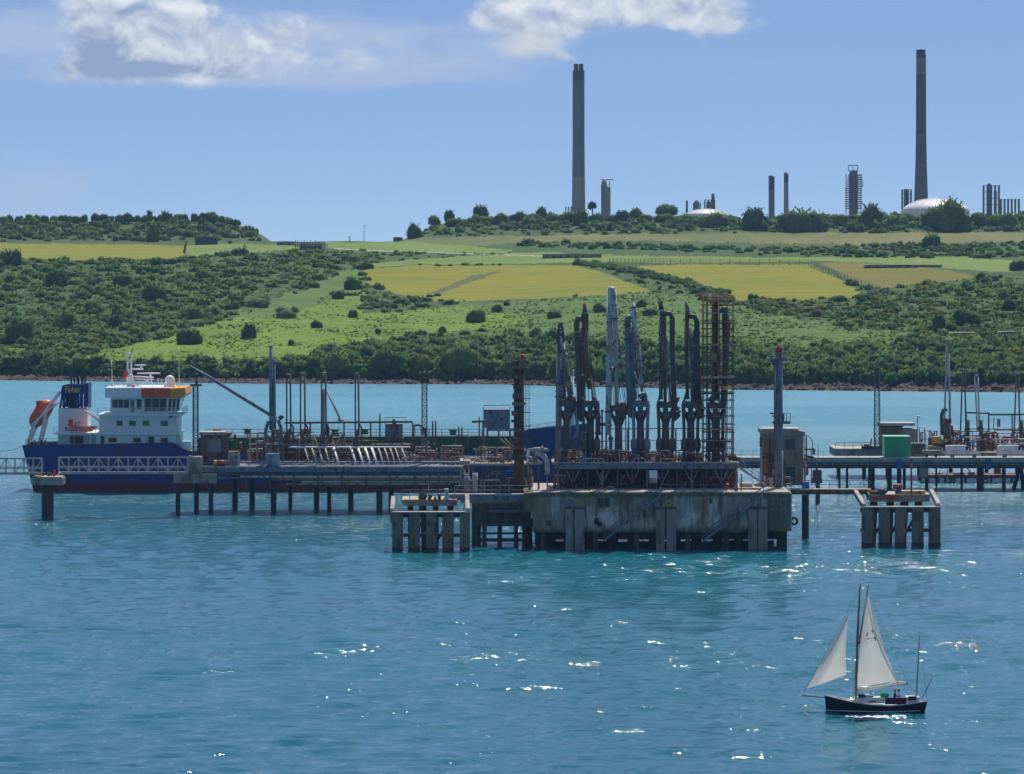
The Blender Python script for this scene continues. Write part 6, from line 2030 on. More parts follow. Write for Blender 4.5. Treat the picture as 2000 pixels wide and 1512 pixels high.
gear("platform_railing", "thin railing behind the loading arm columns above the pipe deck", "railing", [("rail", dark_rust, 1.0, [(1190, 838), (1432, 836)]), ("rail", steel_dark, .8, [(1160, 862), (1372, 860)])] + [("post", dark_rust, 1.6, [(x, 904), (x, 836)]) for x in (1214, 1226, 1320, 1432)], YU + 9, (1300, 904))
gear("bent_pipework", "large pale lagged pipe bending down at the left end of the pipe deck", "pipe", [("pipe", pale_pipe, 5.2, [(1040, 887), (1052, 885), (1062, 891), (1068, 900), (1069, 915), (1069, 928)]), ("pipe", pale_pipe, 3.4, [(1032, 880), (1048, 877), (1072, 879)]), ("pipe", pale_pipe, 3.6, [(1029, 893), (1044, 897), (1056, 906)]), ("pipe", white, 2.6, [(1035, 878), (1030, 890), (1032, 904)]), ("pipe", pale_pipe, 2.6, [(1048, 878), (1050, 892), (1042, 904)]), ("valve", tan, 4, [(1056, 878), (1062, 874)]), ("pipe", tan, 2.2, [(1026, 906), (1060, 905)]), ("leg", steel_dark, 2, [(1034, 962), (1034, 906)]), ("leg", steel_dark, 2, [(1052, 962), (1052, 906)]), ("leg", red, 1.6, [(1082, 962), (1082, 922)]), ("leg", steel_grey, 1.6, [(1069, 962), (1069, 928)]), ("flange", steel_grey, 6.2, [(1069, 925), (1069, 928)])], YU - 1, (1050, 962))
strokes(ud, YU, [("box", "dark_backing", steel_dark, 1092, 917, 1436, 961, .3, 8.4)])  # added dark sheet standing in for the deep shade under the pipe deck
pipework("row of tan, brown and grey valve boxes behind the arms on the pipe deck", 1086, 1440, 884, 900, YU + 3, 90, 46, [tan, brown, tan, rust, steel_grey, pale_pipe, dark_rust, pale_concrete], 7, 904, boxy=.6)
# left wing of the upper works
lf = thing("pipe_deck", "sunlit tan slab on posts with pipe clutter, left of the lamp tower", "pipe deck", P(970, 972, 652))
strokes(lf, 652, [("box", "slab", pale_concrete, 903, 905, 1032, 909.5, 8, 0), ("box", "slab_end", pale_concrete, 898, 900, 918, 905, 8, 0), ("rail", steel_grey_l, .7, [(880, 893), (906, 891), (960, 893), (1000, 893)]), ("cable", steel_grey, 1.2, [(962, 921), (1000, 920), (1024, 914)])] + [("post", steel_dark, 1.8, [(x, 972), (x, 909)]) for x in (908, 926, 950, 984, 1006, 1030)])
pipework("small rusty fittings and posts standing on the tan slab left of the lamp tower", 905, 1030, 872, 903, 652.5, 44, 44, mixA, 5, 905)
pipework("grey tanks, valves and pipes stacked below the tan slab left of the lamp tower", 900, 1040, 914, 962, 650, 130, 45, mixA + [steel_grey_l, tan], 6, 972)
gear("small_tank", "pair of grey vertical cylinders below the tan slab behind the gangway railing", "tank", [("tank", steel_grey, 6, [(912, 960), (912, 930)]), ("tank", steel_grey_l, 5, [(928, 960), (928, 924)]), ("dome", steel_grey, [6, 2], [(912, 930), (912, 926)])], 646, (920, 964))
gear("deck_gear", "sunlit sand coloured deck plates with red hose reel at the platform's right part", "deck gear", [("box", "plate", tan, 1440, 953, 1486, 958, 3, 3), ("box", "plate", pale_concrete, 1446, 944, 1470, 953, 3, 5), ("reel", red, 6, [(1418, 950), (1424, 950)]), ("reel", dark_rust, 4, [(1434, 955), (1440, 955)]), ("post", steel_grey, 1.5, [(1440, 962), (1440, 915)]), ("post", brown, 1.4, [(1448, 962), (1448, 926)])], 640, (1450, 962))
stairs("pale grey ship gangway sloping down from the pipe deck to the platform's right part", 1442, 912, 1496, 948, 650, 16, steel_grey_l)


# ------------------------------------------------------------------ the seven loading arms
def loading_arm(label, x, hub, rows, Y, legs=True, col_m=steel_dark, body_m=steel_dark, base=905, bulbs=None):
    t = thing("loading_boom", label, "loading arm", P(x, base, Y))
    r = [("column", col_m, [9, 7.5, 7], [(x, base + 2), (x, hub + 70), (x, hub + 30)]), ("column_flange", body_m, 10, [(x, base - 2), (x, base + 2)]),
         ("box", "hub", body_m, x - 15, hub, x + 14, hub + 12, 1.8, -.9), ("box", "hub_neck", col_m, x - 5, hub + 12.2, x + 5, hub + 34, 1.2, -.6),
         ("hub_bearing", body_m, 6.5, [(x - 17, hub + 5), (x + 17, hub + 5)]), ("swivel", steel_grey, 4, [(x - 8, hub + 24), (x + 9, hub + 22)]), ("spreader", col_m, 3, [(x - 14, hub + 14), (x - 4, hub + 40)]), ("spreader", col_m, 3, [(x + 14, hub + 14), (x + 4, hub + 40)])]
    if legs:
        for sg in (-1, 1):
            bx = x + sg * 13
            r += [("side_pipe", body_m, [3.8, 3.0, 3.4], [(x + sg * 15, hub + 4, -.6), (x + sg * 13.5, hub + 45, -.6), (bx, base - 45, -.6)]),
                  ("counterweight", body_m, [3.2, 6.4, 6.6, 3.0], [(bx, base - 52, -.6), (bx, base - 44, -.6), (bx, base - 30, -.6), (bx, base - 22, -.6)]),
                  ("side_pipe", body_m, 2.6, [(bx, base - 24, -.6), (bx, base, -.6)])]
    fat = lambda q: [v * 1.22 for v in q] if isinstance(q, list) else q * 1.22
    g_ = np.random.default_rng(int(x))
    for w in [q for q in rows if q[0] != 'box' and len(q[3]) >= 2]:
        r0 = w[2] if not isinstance(w[2], list) else sum(w[2]) / len(w[2])
        if r0 < 2.3:
            continue
        for _k in range(4):
            i_ = int(g_.integers(len(w[3]) - 1))
            a_, b_ = w[3][i_], w[3][i_ + 1]
            q = g_.uniform(.1, .9)
            L_ = math.hypot(b_[0] - a_[0], b_[1] - a_[1])
            if L_ < 14:
                continue
            e_ = 1.6 / L_
            r.append(("flange", [steel_grey, rust, arm_black, mottled][int(g_.integers(4))], r0 * 1.65, [(a_[0] + (b_[0] - a_[0]) * (q - e_), a_[1] + (b_[1] - a_[1]) * (q - e_)), (a_[0] + (b_[0] - a_[0]) * (q + e_), a_[1] + (b_[1] - a_[1]) * (q + e_))]))
    top_ = min((p_[1], p_[0]) for w in rows if w[0] != 'box' for p_ in w[3])
    for dx_ in (-9, -3, 6, 12):
        r.append(("cable", [steel_dark, rust, steel_grey, dark_rust][int(g_.integers(4))], .6, [(top_[1] + dx_ * .35, top_[0] + 30 + abs(dx_) * 2, -.8), (x + dx_, hub + 2, -1.0)]))
    r += [(w[0], w[1], fat(w[2]), *w[3:]) if w[0] != 'box' else w for w in rows]
    strokes(t, Y, r)
    return t


mottled = mat("mottled peeling paint", (.66, .61, .53), (.36, .28, .21), .9, .7, contrast=(.45, .55), c3=(.12, .07, .045))
rust_brown = mat("rust brown arm", (.30, .145, .06), (.15, .085, .05), .6, .8, streak=.5, c3=(.10, .06, .045))
arm_black = mat("black arm paint", (.075, .077, .088), (.14, .115, .095), .6, .5, c3=(.20, .115, .065))
arm_white = mat("old white arm paint", (.66, .66, .66), (.54, .54, .53), .5, .55, streak=.5, c3=(.22, .15, .11))
Ya = 649.0
loading_arm("shortest loading arm, mottled white and brown with a ragged lattice top, leftmost of the seven", 1107, 782, [
    ("outboard_arm", mottled, [4.5, 4.2, 4.8], [(1094, 660), (1103, 700), (1114, 772)]), ("inboard_arm", steel_grey, [4.6, 5], [(1092, 668), (1091, 880)]), ("riser", steel_blue, 3, [(1100, 700), (1102, 780)]), ("apex", arm_black, 5, [(1086, 662), (1103, 664)]), ("apex", arm_black, 3.4, [(1088, 652), (1100, 654)]), ("apex_strut", arm_black, 1.8, [(1088, 662), (1094, 629)]), ("apex_strut", arm_black, 1.8, [(1102, 662), (1096, 629)]), ("apex_strut", arm_black, 1.4, [(1088, 650), (1101, 640)]), ("apex_head", arm_black, 3.6, [(1093, 640), (1096, 630)]),
    ("elbow", arm_black, 6, [(1112, 772), (1122, 792)]), ("elbow", arm_black, 7, [(1104, 780), (1118, 800)]), ("cable", steel_dark, .8, [(1090, 668), (1087, 780)]), ("box", "panel", steel_grey, 1087, 875, 1098, 900, .8, -.5), ("side_pipe", steel_grey, 3, [(1124, 790), (1128, 840), (1121, 880)])], Ya, legs=False, body_m=arm_black)
loading_arm("loading arm with rust brown outer arm and a black hooked pipe at its upper left", 1153, 783, [
    ("outboard_arm", rust_brown, [2.6, 5.6, 5.0, 5.4, 4.0], [(1142, 592), (1143, 620), (1143, 680), (1148, 720), (1152, 760)]), ("inboard_arm", arm_black, 4.6, [(1138, 622), (1128, 622), (1126, 632), (1129, 700), (1133, 800)]), ("riser", arm_black, 3.2, [(1137, 640), (1139, 800)]), ("strut", steel_grey, 1.8, [(1142, 728), (1150, 752)]), ("strut", arm_white, 1.8, [(1153, 735), (1158, 780)]), ("cable", steel_dark, .8, [(1148, 650), (1162, 780)]), ("counter_arm", arm_black, 5, [(1138, 790), (1132, 812), (1138, 822)]),
    ("side_pipe", arm_black, 4.2, [(1160, 776), (1168, 810), (1168, 850)]), ("box", "panel", steel_blue, 1137, 845, 1146, 896, .7, -.8)], Ya, body_m=arm_black)
loading_arm("tallest pale blue grey loading arm made of two slim parallel pipes", 1208, 792, [
    ("inboard_arm", arm_white, [4.4, 4.6, 5], [(1191, 565), (1190, 700), (1188, 850)]), ("outboard_arm", arm_white, [4.0, 3.6, 3.6], [(1199, 567), (1202, 640), (1205, 800)]), ("head_bar", arm_white, 4.6, [(1188, 565), (1200, 566)]), ("joint", arm_white, 4.6, [(1190, 612), (1201, 612)]), ("joint", arm_black, 3.4, [(1188, 632), (1193, 640)]), ("joint", arm_white, 3.6, [(1189, 720), (1204, 722)]), ("riser", steel_blue, 3, [(1193, 850), (1193, 905)]), ("elbow", arm_black, 8, [(1210, 788), (1216, 796)]), ("elbow", dark_rust, 6, [(1204, 800), (1218, 808)]), ("counterweight", arm_black, 9, [(1204, 806), (1220, 812)]), ("cable", steel_dark, .7, [(1206, 640), (1222, 790)]), ("ladder_rail", steel_dark, .9, [(1222, 805), (1222, 904)]), ("ladder_rail", steel_dark, .9, [(1228, 812), (1228, 904)])], Ya, legs=False, body_m=arm_black)
loading_arm("loading arm with a white tapering outer arm leaning right and grey twin risers", 1251, 783, [
    ("outboard_arm", arm_white, [2.4, 4.6, 4.2, 4.4, 2.4], [(1236, 592), (1239, 612), (1240, 640), (1247, 690), (1254, 765)]), ("inboard_arm", steel_blue, 4.8, [(1233, 618), (1226, 621), (1225, 640), (1227, 700), (1230, 800)]), ("riser", steel_blue, 3.4, [(1236, 640), (1235, 720), (1238, 800)]), ("strut", arm_white, 1.5, [(1236, 722), (1252, 758)]), ("cable", steel_dark, .7, [(1246, 640), (1246, 780)]), ("cable", steel_dark, .7, [(1241, 640), (1243, 780)]), ("counter_arm", steel_blue, 5, [(1229, 790), (1228, 806), (1238, 814)]), ("elbow", steel_grey, 5, [(1254, 768), (1260, 784)])], Ya, body_m=steel_blue)
loading_arm("loading arm with pointed brown tip, black hook to the right and thin pale strut", 1300, 785, [
    ("tip", rust_brown, [1.6, 4.6, 4], [(1289, 586), (1292, 604), (1296, 620)]), ("inboard_arm", arm_black, [4, 3.2, 3], [(1293, 612), (1290, 680), (1291, 780)]), ("outboard_arm", arm_black, 4.4, [(1297, 614), (1308, 612), (1313, 622), (1313, 700), (1318, 800)]), ("strut", pale_pipe, [2.0, 2.4, 2.8], [(1300, 648), (1308, 700), (1316, 780)]), ("riser", arm_black, 2.8, [(1298, 620), (1299, 784)]), ("stay", arm_black, 1.6, [(1294, 755), (1284, 790)]), ("stay", arm_black, 1.4, [(1305, 730), (1310, 790)]), ("elbow", arm_black, 5, [(1316, 778), (1326, 782)]), ("counter_arm", arm_black, 6, [(1318, 795), (1322, 812), (1314, 818)])], Ya, body_m=arm_black)
loading_arm("dark loading arm with pointed grey tip and black hook, next to the rusty scaffold", 1349, 785, [
    ("tip", steel_grey, [1.4, 3.6, 3.6], [(1339, 587), (1342, 602), (1344, 618)]), ("inboard_arm", arm_black, [3.6, 2.8, 2.8], [(1342, 610), (1341, 690), (1343, 780)]), ("outboard_arm", arm_black, 4.4, [(1346, 618), (1356, 618), (1361, 628), (1362, 700), (1366, 800)]), ("riser", steel_blue, 2.8, [(1349, 640), (1352, 784)]), ("riser", arm_black, 2.4, [(1356, 645), (1358, 784)]), ("stay", arm_black, 1.8, [(1345, 752), (1334, 790)]), ("elbow", arm_black, 5.5, [(1358, 780), (1370, 786)]), ("counter_arm", arm_black, 6, [(1366, 792), (1369, 812), (1360, 816)])], Ya, body_m=arm_black)
loading_arm("rusty black loading arm wrapped in scaffolding, rightmost of the seven", 1398, 787, [
    ("outboard_arm", arm_black, [4.5, 6, 5.4, 5], [(1416, 603), (1417, 622), (1418, 700), (1412, 800)]), ("inboard_arm", dark_rust, 3.2, [(1394, 575), (1395, 780)]), ("riser", dark_rust, 2.6, [(1400, 580), (1400, 780)]), ("tip", arm_black, 4.4, [(1409, 612), (1413, 603), (1421, 604)]), ("riser", rust, 3, [(1424, 625), (1414, 790)]), ("elbow", arm_black, 6, [(1386, 776), (1396, 784)])], Ya, body_m=arm_black)
sc_ = thing("scaffold", "tall rusty tube scaffold with plank decks around the rightmost loading arm", "scaffold", P(1403, 905, Ya - 2))
sx0, sx1 = 1373, 1430
for i, x in enumerate((1373, 1381, 1392, 1404, 1418, 1430)):
    for d in (-2, 2.2):
        strokes(sc_, Ya, [("standard", dark_rust if i % 2 else rust, .95, [(x, 962, d), (x + (2 if i > 3 else 0), 572 - (i % 3) * 2 + (8 if i == 5 else 0), d)])])
for k in range(22):
    y = 580 + k * 15.5
    m_ = (rust, dark_rust, pale_pipe, brown)[k % 4]
    for d in (-2.1, 2.3):
        strokes(sc_, Ya, [("ledger", m_, .75, [(1370, y, d), (1434, y + .5, d)])])
    strokes(sc_, Ya, [("transom", dark_rust, .7, [(1376, y - 1, -2.6), (1376, y - 1, 2.8)]), ("transom", dark_rust, .7, [(1428, y - 1, -2.6), (1428, y - 1, 2.8)])])
for y, m_ in ((586, dark_rust), (630, dark_rust), (671, rust), (705, pale_pipe), (737, pale_pipe), (768, dark_rust), (838, yellow), (862, dark_rust)):
    strokes(sc_, Ya, [("box", "plank_deck", m_ if m_ is not yellow else tan, 1371, y, 1432, y + 2.4, 1.6, -2)])
for a_, b_ in (((1374, 690), (1400, 640)), ((1392, 690), (1380, 740)), ((1430, 640), (1405, 700)), ((1385, 740), (1410, 690)), ((1376, 900), (1404, 840))):
    strokes(sc_, Ya, [("brace", rust, .8, [(a_[0], a_[1], -2.2), (b_[0], b_[1], -2.2)])])
strokes(sc_, Ya, [("box", "yellow_sheet", yellow, 1411, 754, 1421, 762, .1, -2.3), ("box", "orange_sheet", orange_pipe, 1386, 690, 1400, 704, .1, -2.3)])
for x, lab in ((1176, "slim vent stubs standing between the second and third loading arms"),):
    gear("vent", lab, "vent pipe", [("pipe", arm_black, 1.8, [(x, 904), (x, 800)]), ("pipe", arm_black, 1.8, [(x + 8, 904), (x + 8, 797)]), ("cap", arm_black, 3, [(x, 804), (x, 800)]), ("box", "platform", steel_dark, x - 4, 826, x + 16, 832, 1.5, 0), ("pipe", pale_pipe, 3, [(x + 2, 884), (x + 10, 872)])], Ya, (x, 904))

# ------------------------------------------------------------------ road trestle and second berth on the right
YB = 790.0
rt = thing("jetty", "long concrete road jetty on paired piles running off the right frame edge", "jetty", P(1750, 950, YB))
sB = sc(YB)
bx = lambda x: P(x, 0, YB).x
bz = lambda y: P(0, y, YB).z
MB().box(bx(1425), bx(2140), YB, YB + 11, bz(903), bz(896.5)).build("deck", pale_concrete, rt)
MB().box(bx(1425), bx(2140), YB - .2, YB + .35, bz(899.5), bz(893.5)).build("kerb", pale_concrete, rt)
MB().box(bx(1425), bx(2140), YB + .3, YB + 1.0, bz(915), bz(903.1)).build("girder", steel_dark, rt)
MB().box(bx(1425), bx(2140), YB + 9, YB + 9.7, bz(915), bz(903.1)).build("girder", steel_dark, rt)
MB().tube((bx(1425), YB + .1, bz(907)), (bx(2140), YB + .1, bz(907)), 1.4 * sB).build("pipe", steel_grey, rt)
MB().tube((bx(1425), YB + .1, bz(911)), (bx(2140), YB + .1, bz(911)), 1.1 * sB).build("pipe", steel_dark, rt)
for x, w, d in ((1641, 5, 1), (1656, 5, 1), (1701, 8, 1), (1710, 6, 4), (1737, 5, 1), (1746, 5, 6), (1758, 9, 1), (1772, 6, 5), (1812, 7, 1), (1838, 4, 8), (1886, 5, 6), (1917, 14, 1), (1960, 8, -1.5), (2030, 6, 1), (2050, 6, 1)):
    MB().tube((bx(x), YB + 1 + d, -3), (bx(x), YB + 1 + d, bz(915) + .02), w / 2 * sB, n=10).build("pile", pile_m, rt)
MB().tube((bx(1982), YB + 8, -3), (bx(1996), YB + 4, bz(915)), 4 * sB, n=10).build("pile", pile_m, rt)
MB().tube((bx(2010), YB + 8, -3), (bx(2000), YB + 4, bz(915)), 4 * sB, n=10).build("pile", pile_m, rt)
for x in (1755, 1930):
    MB().box(bx(x - 5), bx(x + 5), YB - .35, YB - .21, bz(917), bz(895)).build("blue_tarpaulin", mat("blue tarp %d" % x, (.04, .14, .38), (.03, .11, .3), .8, .7), rt)
MB().box(bx(1796), bx(1812), YB - .3, YB + 5, bz(932), bz(915.1)).build("pile_cap", concrete, rt)
rail_part(rt, (bx(1425), YB, bz(893.5)), (bx(1745), YB, bz(893.5)), steel_blue, step=2.0, r=.025)
rail_part(rt, (bx(1780), YB, bz(893.5)), (bx(2140), YB, bz(893.5)), steel_blue, step=2.4, r=.025)
# low pier further back under the road jetty
lp_ = thing("pier", "low dark pier with clutter seen beneath the road jetty near the right edge", "pier", P(1880, 955, 815))
strokes(lp_, 815, [("box", "deck", dark_rust, 1800, 928, 1990, 934, 8, 0), ("box", "slab", pale_concrete, 1864, 923, 1884, 927.8, 2, 0), ("box", "red_sheet", red, 1942, 914, 1955, 926, 1, 0), ("strut", pale_pipe, 1.4, [(1889, 914), (1895, 922)]), ("box", "pale_block", tan, 1892, 922, 1904, 927.8, 2, 0)] + [("pile", pile_m, 2.6, [(x, 965), (x, 934)]) for x in (1812, 1832, 1846, 1864, 1886, 1910, 1936, 1976)] + [("post", steel_grey_l, .9, [(x, 938), (x, 914)]) for x in (1836, 1850, 1994)])

YC2 = 832.0
s2 = sc(YC2)
bp2 = thing("jetty_platform", "grey concrete berth platform with rusty railing behind the road jetty", "jetty platform", P(1700, 930, YC2))
strokes(bp2, YC2, [("box", "slab", concrete, 1630, 879, 1770, 891, 14, 0), ("box", "slab", concrete, 1770, 884, 2080, 896, 20, -6), ("box", "edge", pale_concrete, 1630, 876.5, 1770, 878.8, 14.2, -.1)] + [("pile", pile_m, 4, [(x, 962, 3), (x, 891, 3)]) for x in (1640, 1690, 1736, 1800, 1860, 1930, 1990)])
rail_part(bp2, P(1632, 876.5, YC2), P(1700, 876.5, YC2), rust, step=1.3, r=.035)
gear("deck_gear", "red brown winch and rusty fittings at the foot of the right lattice mast", "deck gear", [("drum", red, 3.4, [(1688, 871), (1698, 870)]), ("box", "base", dark_rust, 1684, 872, 1724, 877, 2, 0), ("post", rust, 1.4, [(1700, 876), (1702, 856)]), ("post", dark_rust, 1.4, [(1722, 876), (1721, 858)]), ("post", rust, 1.2, [(1708, 876), (1710, 860)])], YC2 - 1, (1700, 877))
lattice_mast("lattice mast with dark rusty top section, behind the green container", 1713, 716, 876, 10.5, 9, YC2 + 3, 17, [("box", "head", dark_rust, 1709, 718, 1717, 758, .7, -.35), ("cross_bar", dark_rust, 1.2, [(1703, 722), (1722, 722)]), ("cross_bar", dark_rust, 1.0, [(1705, 735), (1721, 735)]), ("lamp", rust, 2.4, [(1707, 730), (1711, 728)])], steel_grey)
t = thing("green_container", "bright green box container standing on the road jetty", "container", P(1753, 893, YB + 2))
a, b = P(1728, 893, YB + 2), P(1778, 852.5, YB + 2)
MB().box(a.x, b.x, YB + 2, YB + 8, a.z, b.z - .12).build("body", green_box, t)
MB().box(a.x - .06, b.x + .06, YB + 1.94, YB + 8.06, b.z - .117, b.z).build("roof", mat("pale green roof", (.20, .55, .34), (.18, .5, .3), .3, .5), t)
for i in range(16):
    x = a.x + (b.x - a.x) * (i + .5) / 16
    MB().box(x - .05, x + .05, YB + 1.96, YB + 1.998, a.z + .15, b.z - .2).build("side_rib", green_box, t)
gear("dark_green_skip", "low dark green container half hidden behind the bright green one", "container", [("box", "body", dark_green, 1779, 868, 1808, 888, 3, 0), ("box", "rim", steel_dark, 1778.5, 866, 1808.5, 868, 3.1, -.05)], YB + 9, (1793, 888))
t = thing("shelter", "brown berth hut with overhanging tan roof behind the green container", "hut", P(1755, 878, YC2 + 2))
strokes(t, YC2 + 2, [("box", "wall", brown, 1722, 832, 1762, 878, 6, 0), ("box", "wall", mat("pale hut wall", (.42, .36, .31), (.36, .31, .26), .4, .8), 1762.2, 838, 1793, 878, 5, .4), ("box", "roof", roof_metal, 1719, 826.5, 1787, 831.8, 7, -.5), ("box", "eave", dark_rust, 1719, 831.9, 1764, 834, 6.8, -.4), ("post", steel_grey, .8, [(1792, 838), (1792, 814)]), ("lamp", white, 2, [(1790, 814), (1796, 813)]), ("rail", steel_dark, .9, [(1796, 876), (1796, 836), (1806, 836), (1806, 876)]), ("box", "door", steel_dark, 1738, 846, 1746, 878, .1, -.12), ("rib", dark_rust, .6, [(1730, 878, -.1), (1730, 834, -.1)]), ("rib", dark_rust, .6, [(1752, 878, -.1), (1752, 834, -.1)])])
gear("yellow_machine", "orange yellow machine on the berth left of the tall double mast", "machine", [("box", "body", yellow, 1820, 853, 1839, 866, 2, 0), ("box", "base", dark_rust, 1816, 866, 1842, 874, 2.2, -.1), ("post", yellow, 1.6, [(1822, 874), (1822, 852)]), ("box", "side", yellow, 1843, 857, 1852, 864, 1, 0), ("box", "engine", steel_dark, 1814, 855, 1819, 866, 1.5, .2)], YC2 - 2, (1830, 880))
gear("blue_drum", "blue and red drums stacked among the pipework right of the yellow machine", "drum", [("drum", mat("drum blue", (.06, .20, .50), (.05, .17, .42), .5, .5), 3.4, [(1874, 852), (1882, 852)]), ("drum", red, 3.4, [(1871, 861), (1879, 861)]), ("drum", red, 3, [(1862, 846), (1872, 846)]), ("stand", steel_dark, 1.5, [(1868, 880), (1868, 856)]), ("stand", steel_dark, 1.5, [(1884, 880), (1884, 848)])], YC2 - 1, (1876, 880))
gear("loading_boom", "tall slim double pipe arm with flat top, tallest mast at the right berth", "loading arm", [("riser", steel_grey_l, 1.8, [(1850, 662), (1846, 780), (1844, 850)]), ("riser", steel_grey_l, 2.4, [(1852, 690), (1855, 780), (1855, 850)]), ("head", steel_grey_l, 1.8, [(1848, 664), (1860, 664)]), ("riser", steel_grey_l, 1.6, [(1851, 664), (1852, 690)]), ("elbow", steel_dark, 3.6, [(1850, 800), (1842, 801), (1839, 812), (1840, 850)]), ("column", steel_dark, 5, [(1850, 880), (1850, 820)]), ("hub", steel_dark, 5.5, [(1846, 822), (1858, 822)]), ("box", "cabinet", steel_dark, 1856, 832, 1862, 850, 1, 0), ("lamp", white, 2, [(1857, 831), (1860, 831)]), ("column_base", rust, 5, [(1850, 884), (1850, 862)])], YC2, (1850, 884))
for xa, xb, yt, lab in ((1880, 1884, 722, "slim dark arm pair, first to the right of the tall double mast"), (1904, 1910, 734, "pale slim arm pair leaning slightly, middle of the right berth"), (1985, 1989, 730, "slim arm pair nearest the right frame edge")):
    gear("loading_boom", lab, "loading arm", [("mast_tube", steel_dark if xa != 1904 else steel_grey_l, 1.5, [(xa - 4 if xa != 1904 else xa + 5, 842), (xa, yt)]), ("mast_tube", steel_dark if xa != 1904 else steel_grey_l, 1.6, [(xb + 3, 842), (xb, yt + 2)]), ("mast_head", steel_grey, 1.8, [(xa - 1, yt), (xb + 1, yt)]), ("mast_top", steel_grey, .6, [(xa + 1, yt), (xa + 2, yt - 14)]), ("column", steel_dark, 4, [(xb + 6, 882), (xb + 6, 820)]), ("hub", steel_dark, 4.5, [(xb, 838), (xb + 10, 838)])], YC2 + 1, (xa, 882))
gear("pipe_gantry", "dark horizontal pipe frame on posts across the right berth", "pipe gantry", [("beam", steel_dark, 1.8, [(1888, 806), (1932, 807), (1934, 810), (2040, 809)]), ("post", steel_dark, 1.6, [(1931, 882), (1931, 807)]), ("post", steel_dark, 1.4, [(1888, 842), (1887, 806)]), ("post", steel_dark, 1.4, [(1977, 882), (1977, 810)]), ("rail", steel_dark, .9, [(1890, 838), (2030, 838)]), ("post", steel_dark, .9, [(1941, 840), (1941, 816)]), ("box", "lamp_box", steel_grey, 1948, 818, 1954, 834, .6, 0)], YC2 + 2, (1940, 882))
pipework("rusty crowded pipework across the right berth behind the vans", 1800, 2010, 842, 872, YC2 - 1, 120, 60, [dark_rust, rust, steel_dark, pale_pipe, brown, steel_grey, red], 9, 884)
gear("pipe_run", "pale long pipes lying along the right berth behind the vans", "pipe", [("pipe", pale_pipe, 1.7, [(1938, 859), (2050, 857)]), ("pipe", pale_pipe, 1.5, [(1944, 867), (2050, 866)]), ("pipe", white, 1.2, [(1886, 854), (1916, 855)]), ("pipe", pale_pipe, 1.6, [(1808, 870), (1842, 876)]), ("leg", steel_dark, 1.2, [(1950, 884), (1950, 860)]), ("leg", steel_dark, 1.2, [(1990, 884), (1990, 858)])], YC2 - 3, (1960, 884))


def van(label, x0, x1, y0, y1, Y, group):
    """panel van facing right; x0..x1 its length, y1 the ground, y0 the roof"""
    a, b = P(x0, y1, Y), P(x1, y0, Y)
    L, H = b.x - a.x, b.z - a.z
    W = 1.95
    t = thing("parked_van", label, "van", (a.x + L / 2, Y, a.z), group)
    X = lambda f: a.x + L * f
    Z = lambda f: a.z + H * f
    out = [(.005, .16), (.0, .55), (.02, .93), (.05, .985), (.55, 1.0), (.60, .98), (.76, .62), (.93, .50), (.985, .42), (1.0, .22), (.985, .14)]
    MB().prism([(X(f), Z(h)) for f, h in out], Y, Y + W).build("body", van_white, t)
    wins = [[(.62, .60), (.66, .88), (.595, .93), (.565, .93), (.565, .60)], [(.665, .60), (.735, .60), (.672, .85)]]
    for w in wins:
        MB().prism([(X(f), Z(h)) for f, h in w], Y - .02, Y - .004).build("side_window", glass, t)
    ws = MB()
    ws.add([(X(.612), Y + .12, Z(.975)), (X(.762), Y + .08, Z(.635)), (X(.762), Y + W - .08, Z(.635)), (X(.612), Y + W - .12, Z(.975)), (X(.606), Y + .12, Z(.96)), (X(.752), Y + .08, Z(.62)), (X(.752), Y + W - .08, Z(.62)), (X(.606), Y + W - .12, Z(.96))], [(0, 1, 2, 3), (7, 6, 5, 4), (0, 4, 5, 1), (1, 5, 6, 2), (2, 6, 7, 3), (3, 7, 4, 0)])
    for i, v in enumerate(ws.v):
        ws.v[i] = (v[0] + .03, v[1], v[2] + .02)
    ws.build("windscreen", glass, t)
    MB().box(X(.005), X(.985), Y - .015, Y - .003, Z(.27), Z(.31)).build("side_trim", steel_dark, t)
    MB().box(X(.30), X(.304), Y - .012, Y - .003, Z(.32), Z(.95)).build("door_line", steel_dark, t)
    MB().box(X(.55), X(.554), Y - .012, Y - .003, Z(.25), Z(.6)).build("door_line", steel_dark, t)
    MB().box(X(.18), X(.30), Y - .012, Y - .003, Z(.56), Z(.60)).build("side_lettering", steel_blue, t)
    MB().box(X(.955), X(.992), Y - .01, Y + .25, Z(.36), Z(.44)).build("headlight", glass, t)
    MB().box(X(.0) - .01, X(.012), Y - .01, Y + .14, Z(.35), Z(.62)).build("tail_light", red, t)
    MB().box(X(.94), X(1.0) + .05, Y + .05, Y + W - .05, Z(.12), Z(.24)).build("bumper", steel_dark, t)
    for f in (.20, .82):
        for yy in (Y - .02, Y + W - .20):
            wh = MB().tube((X(f), yy, a.z + .33), (X(f), yy + .22, a.z + .33), .33, n=16).build("wheel", soot, t)
            MB().tube((X(f), yy - .012, a.z + .33), (X(f), yy - .003, a.z + .33), .19, n=12).build("rim", steel_grey_l, wh)
    return t


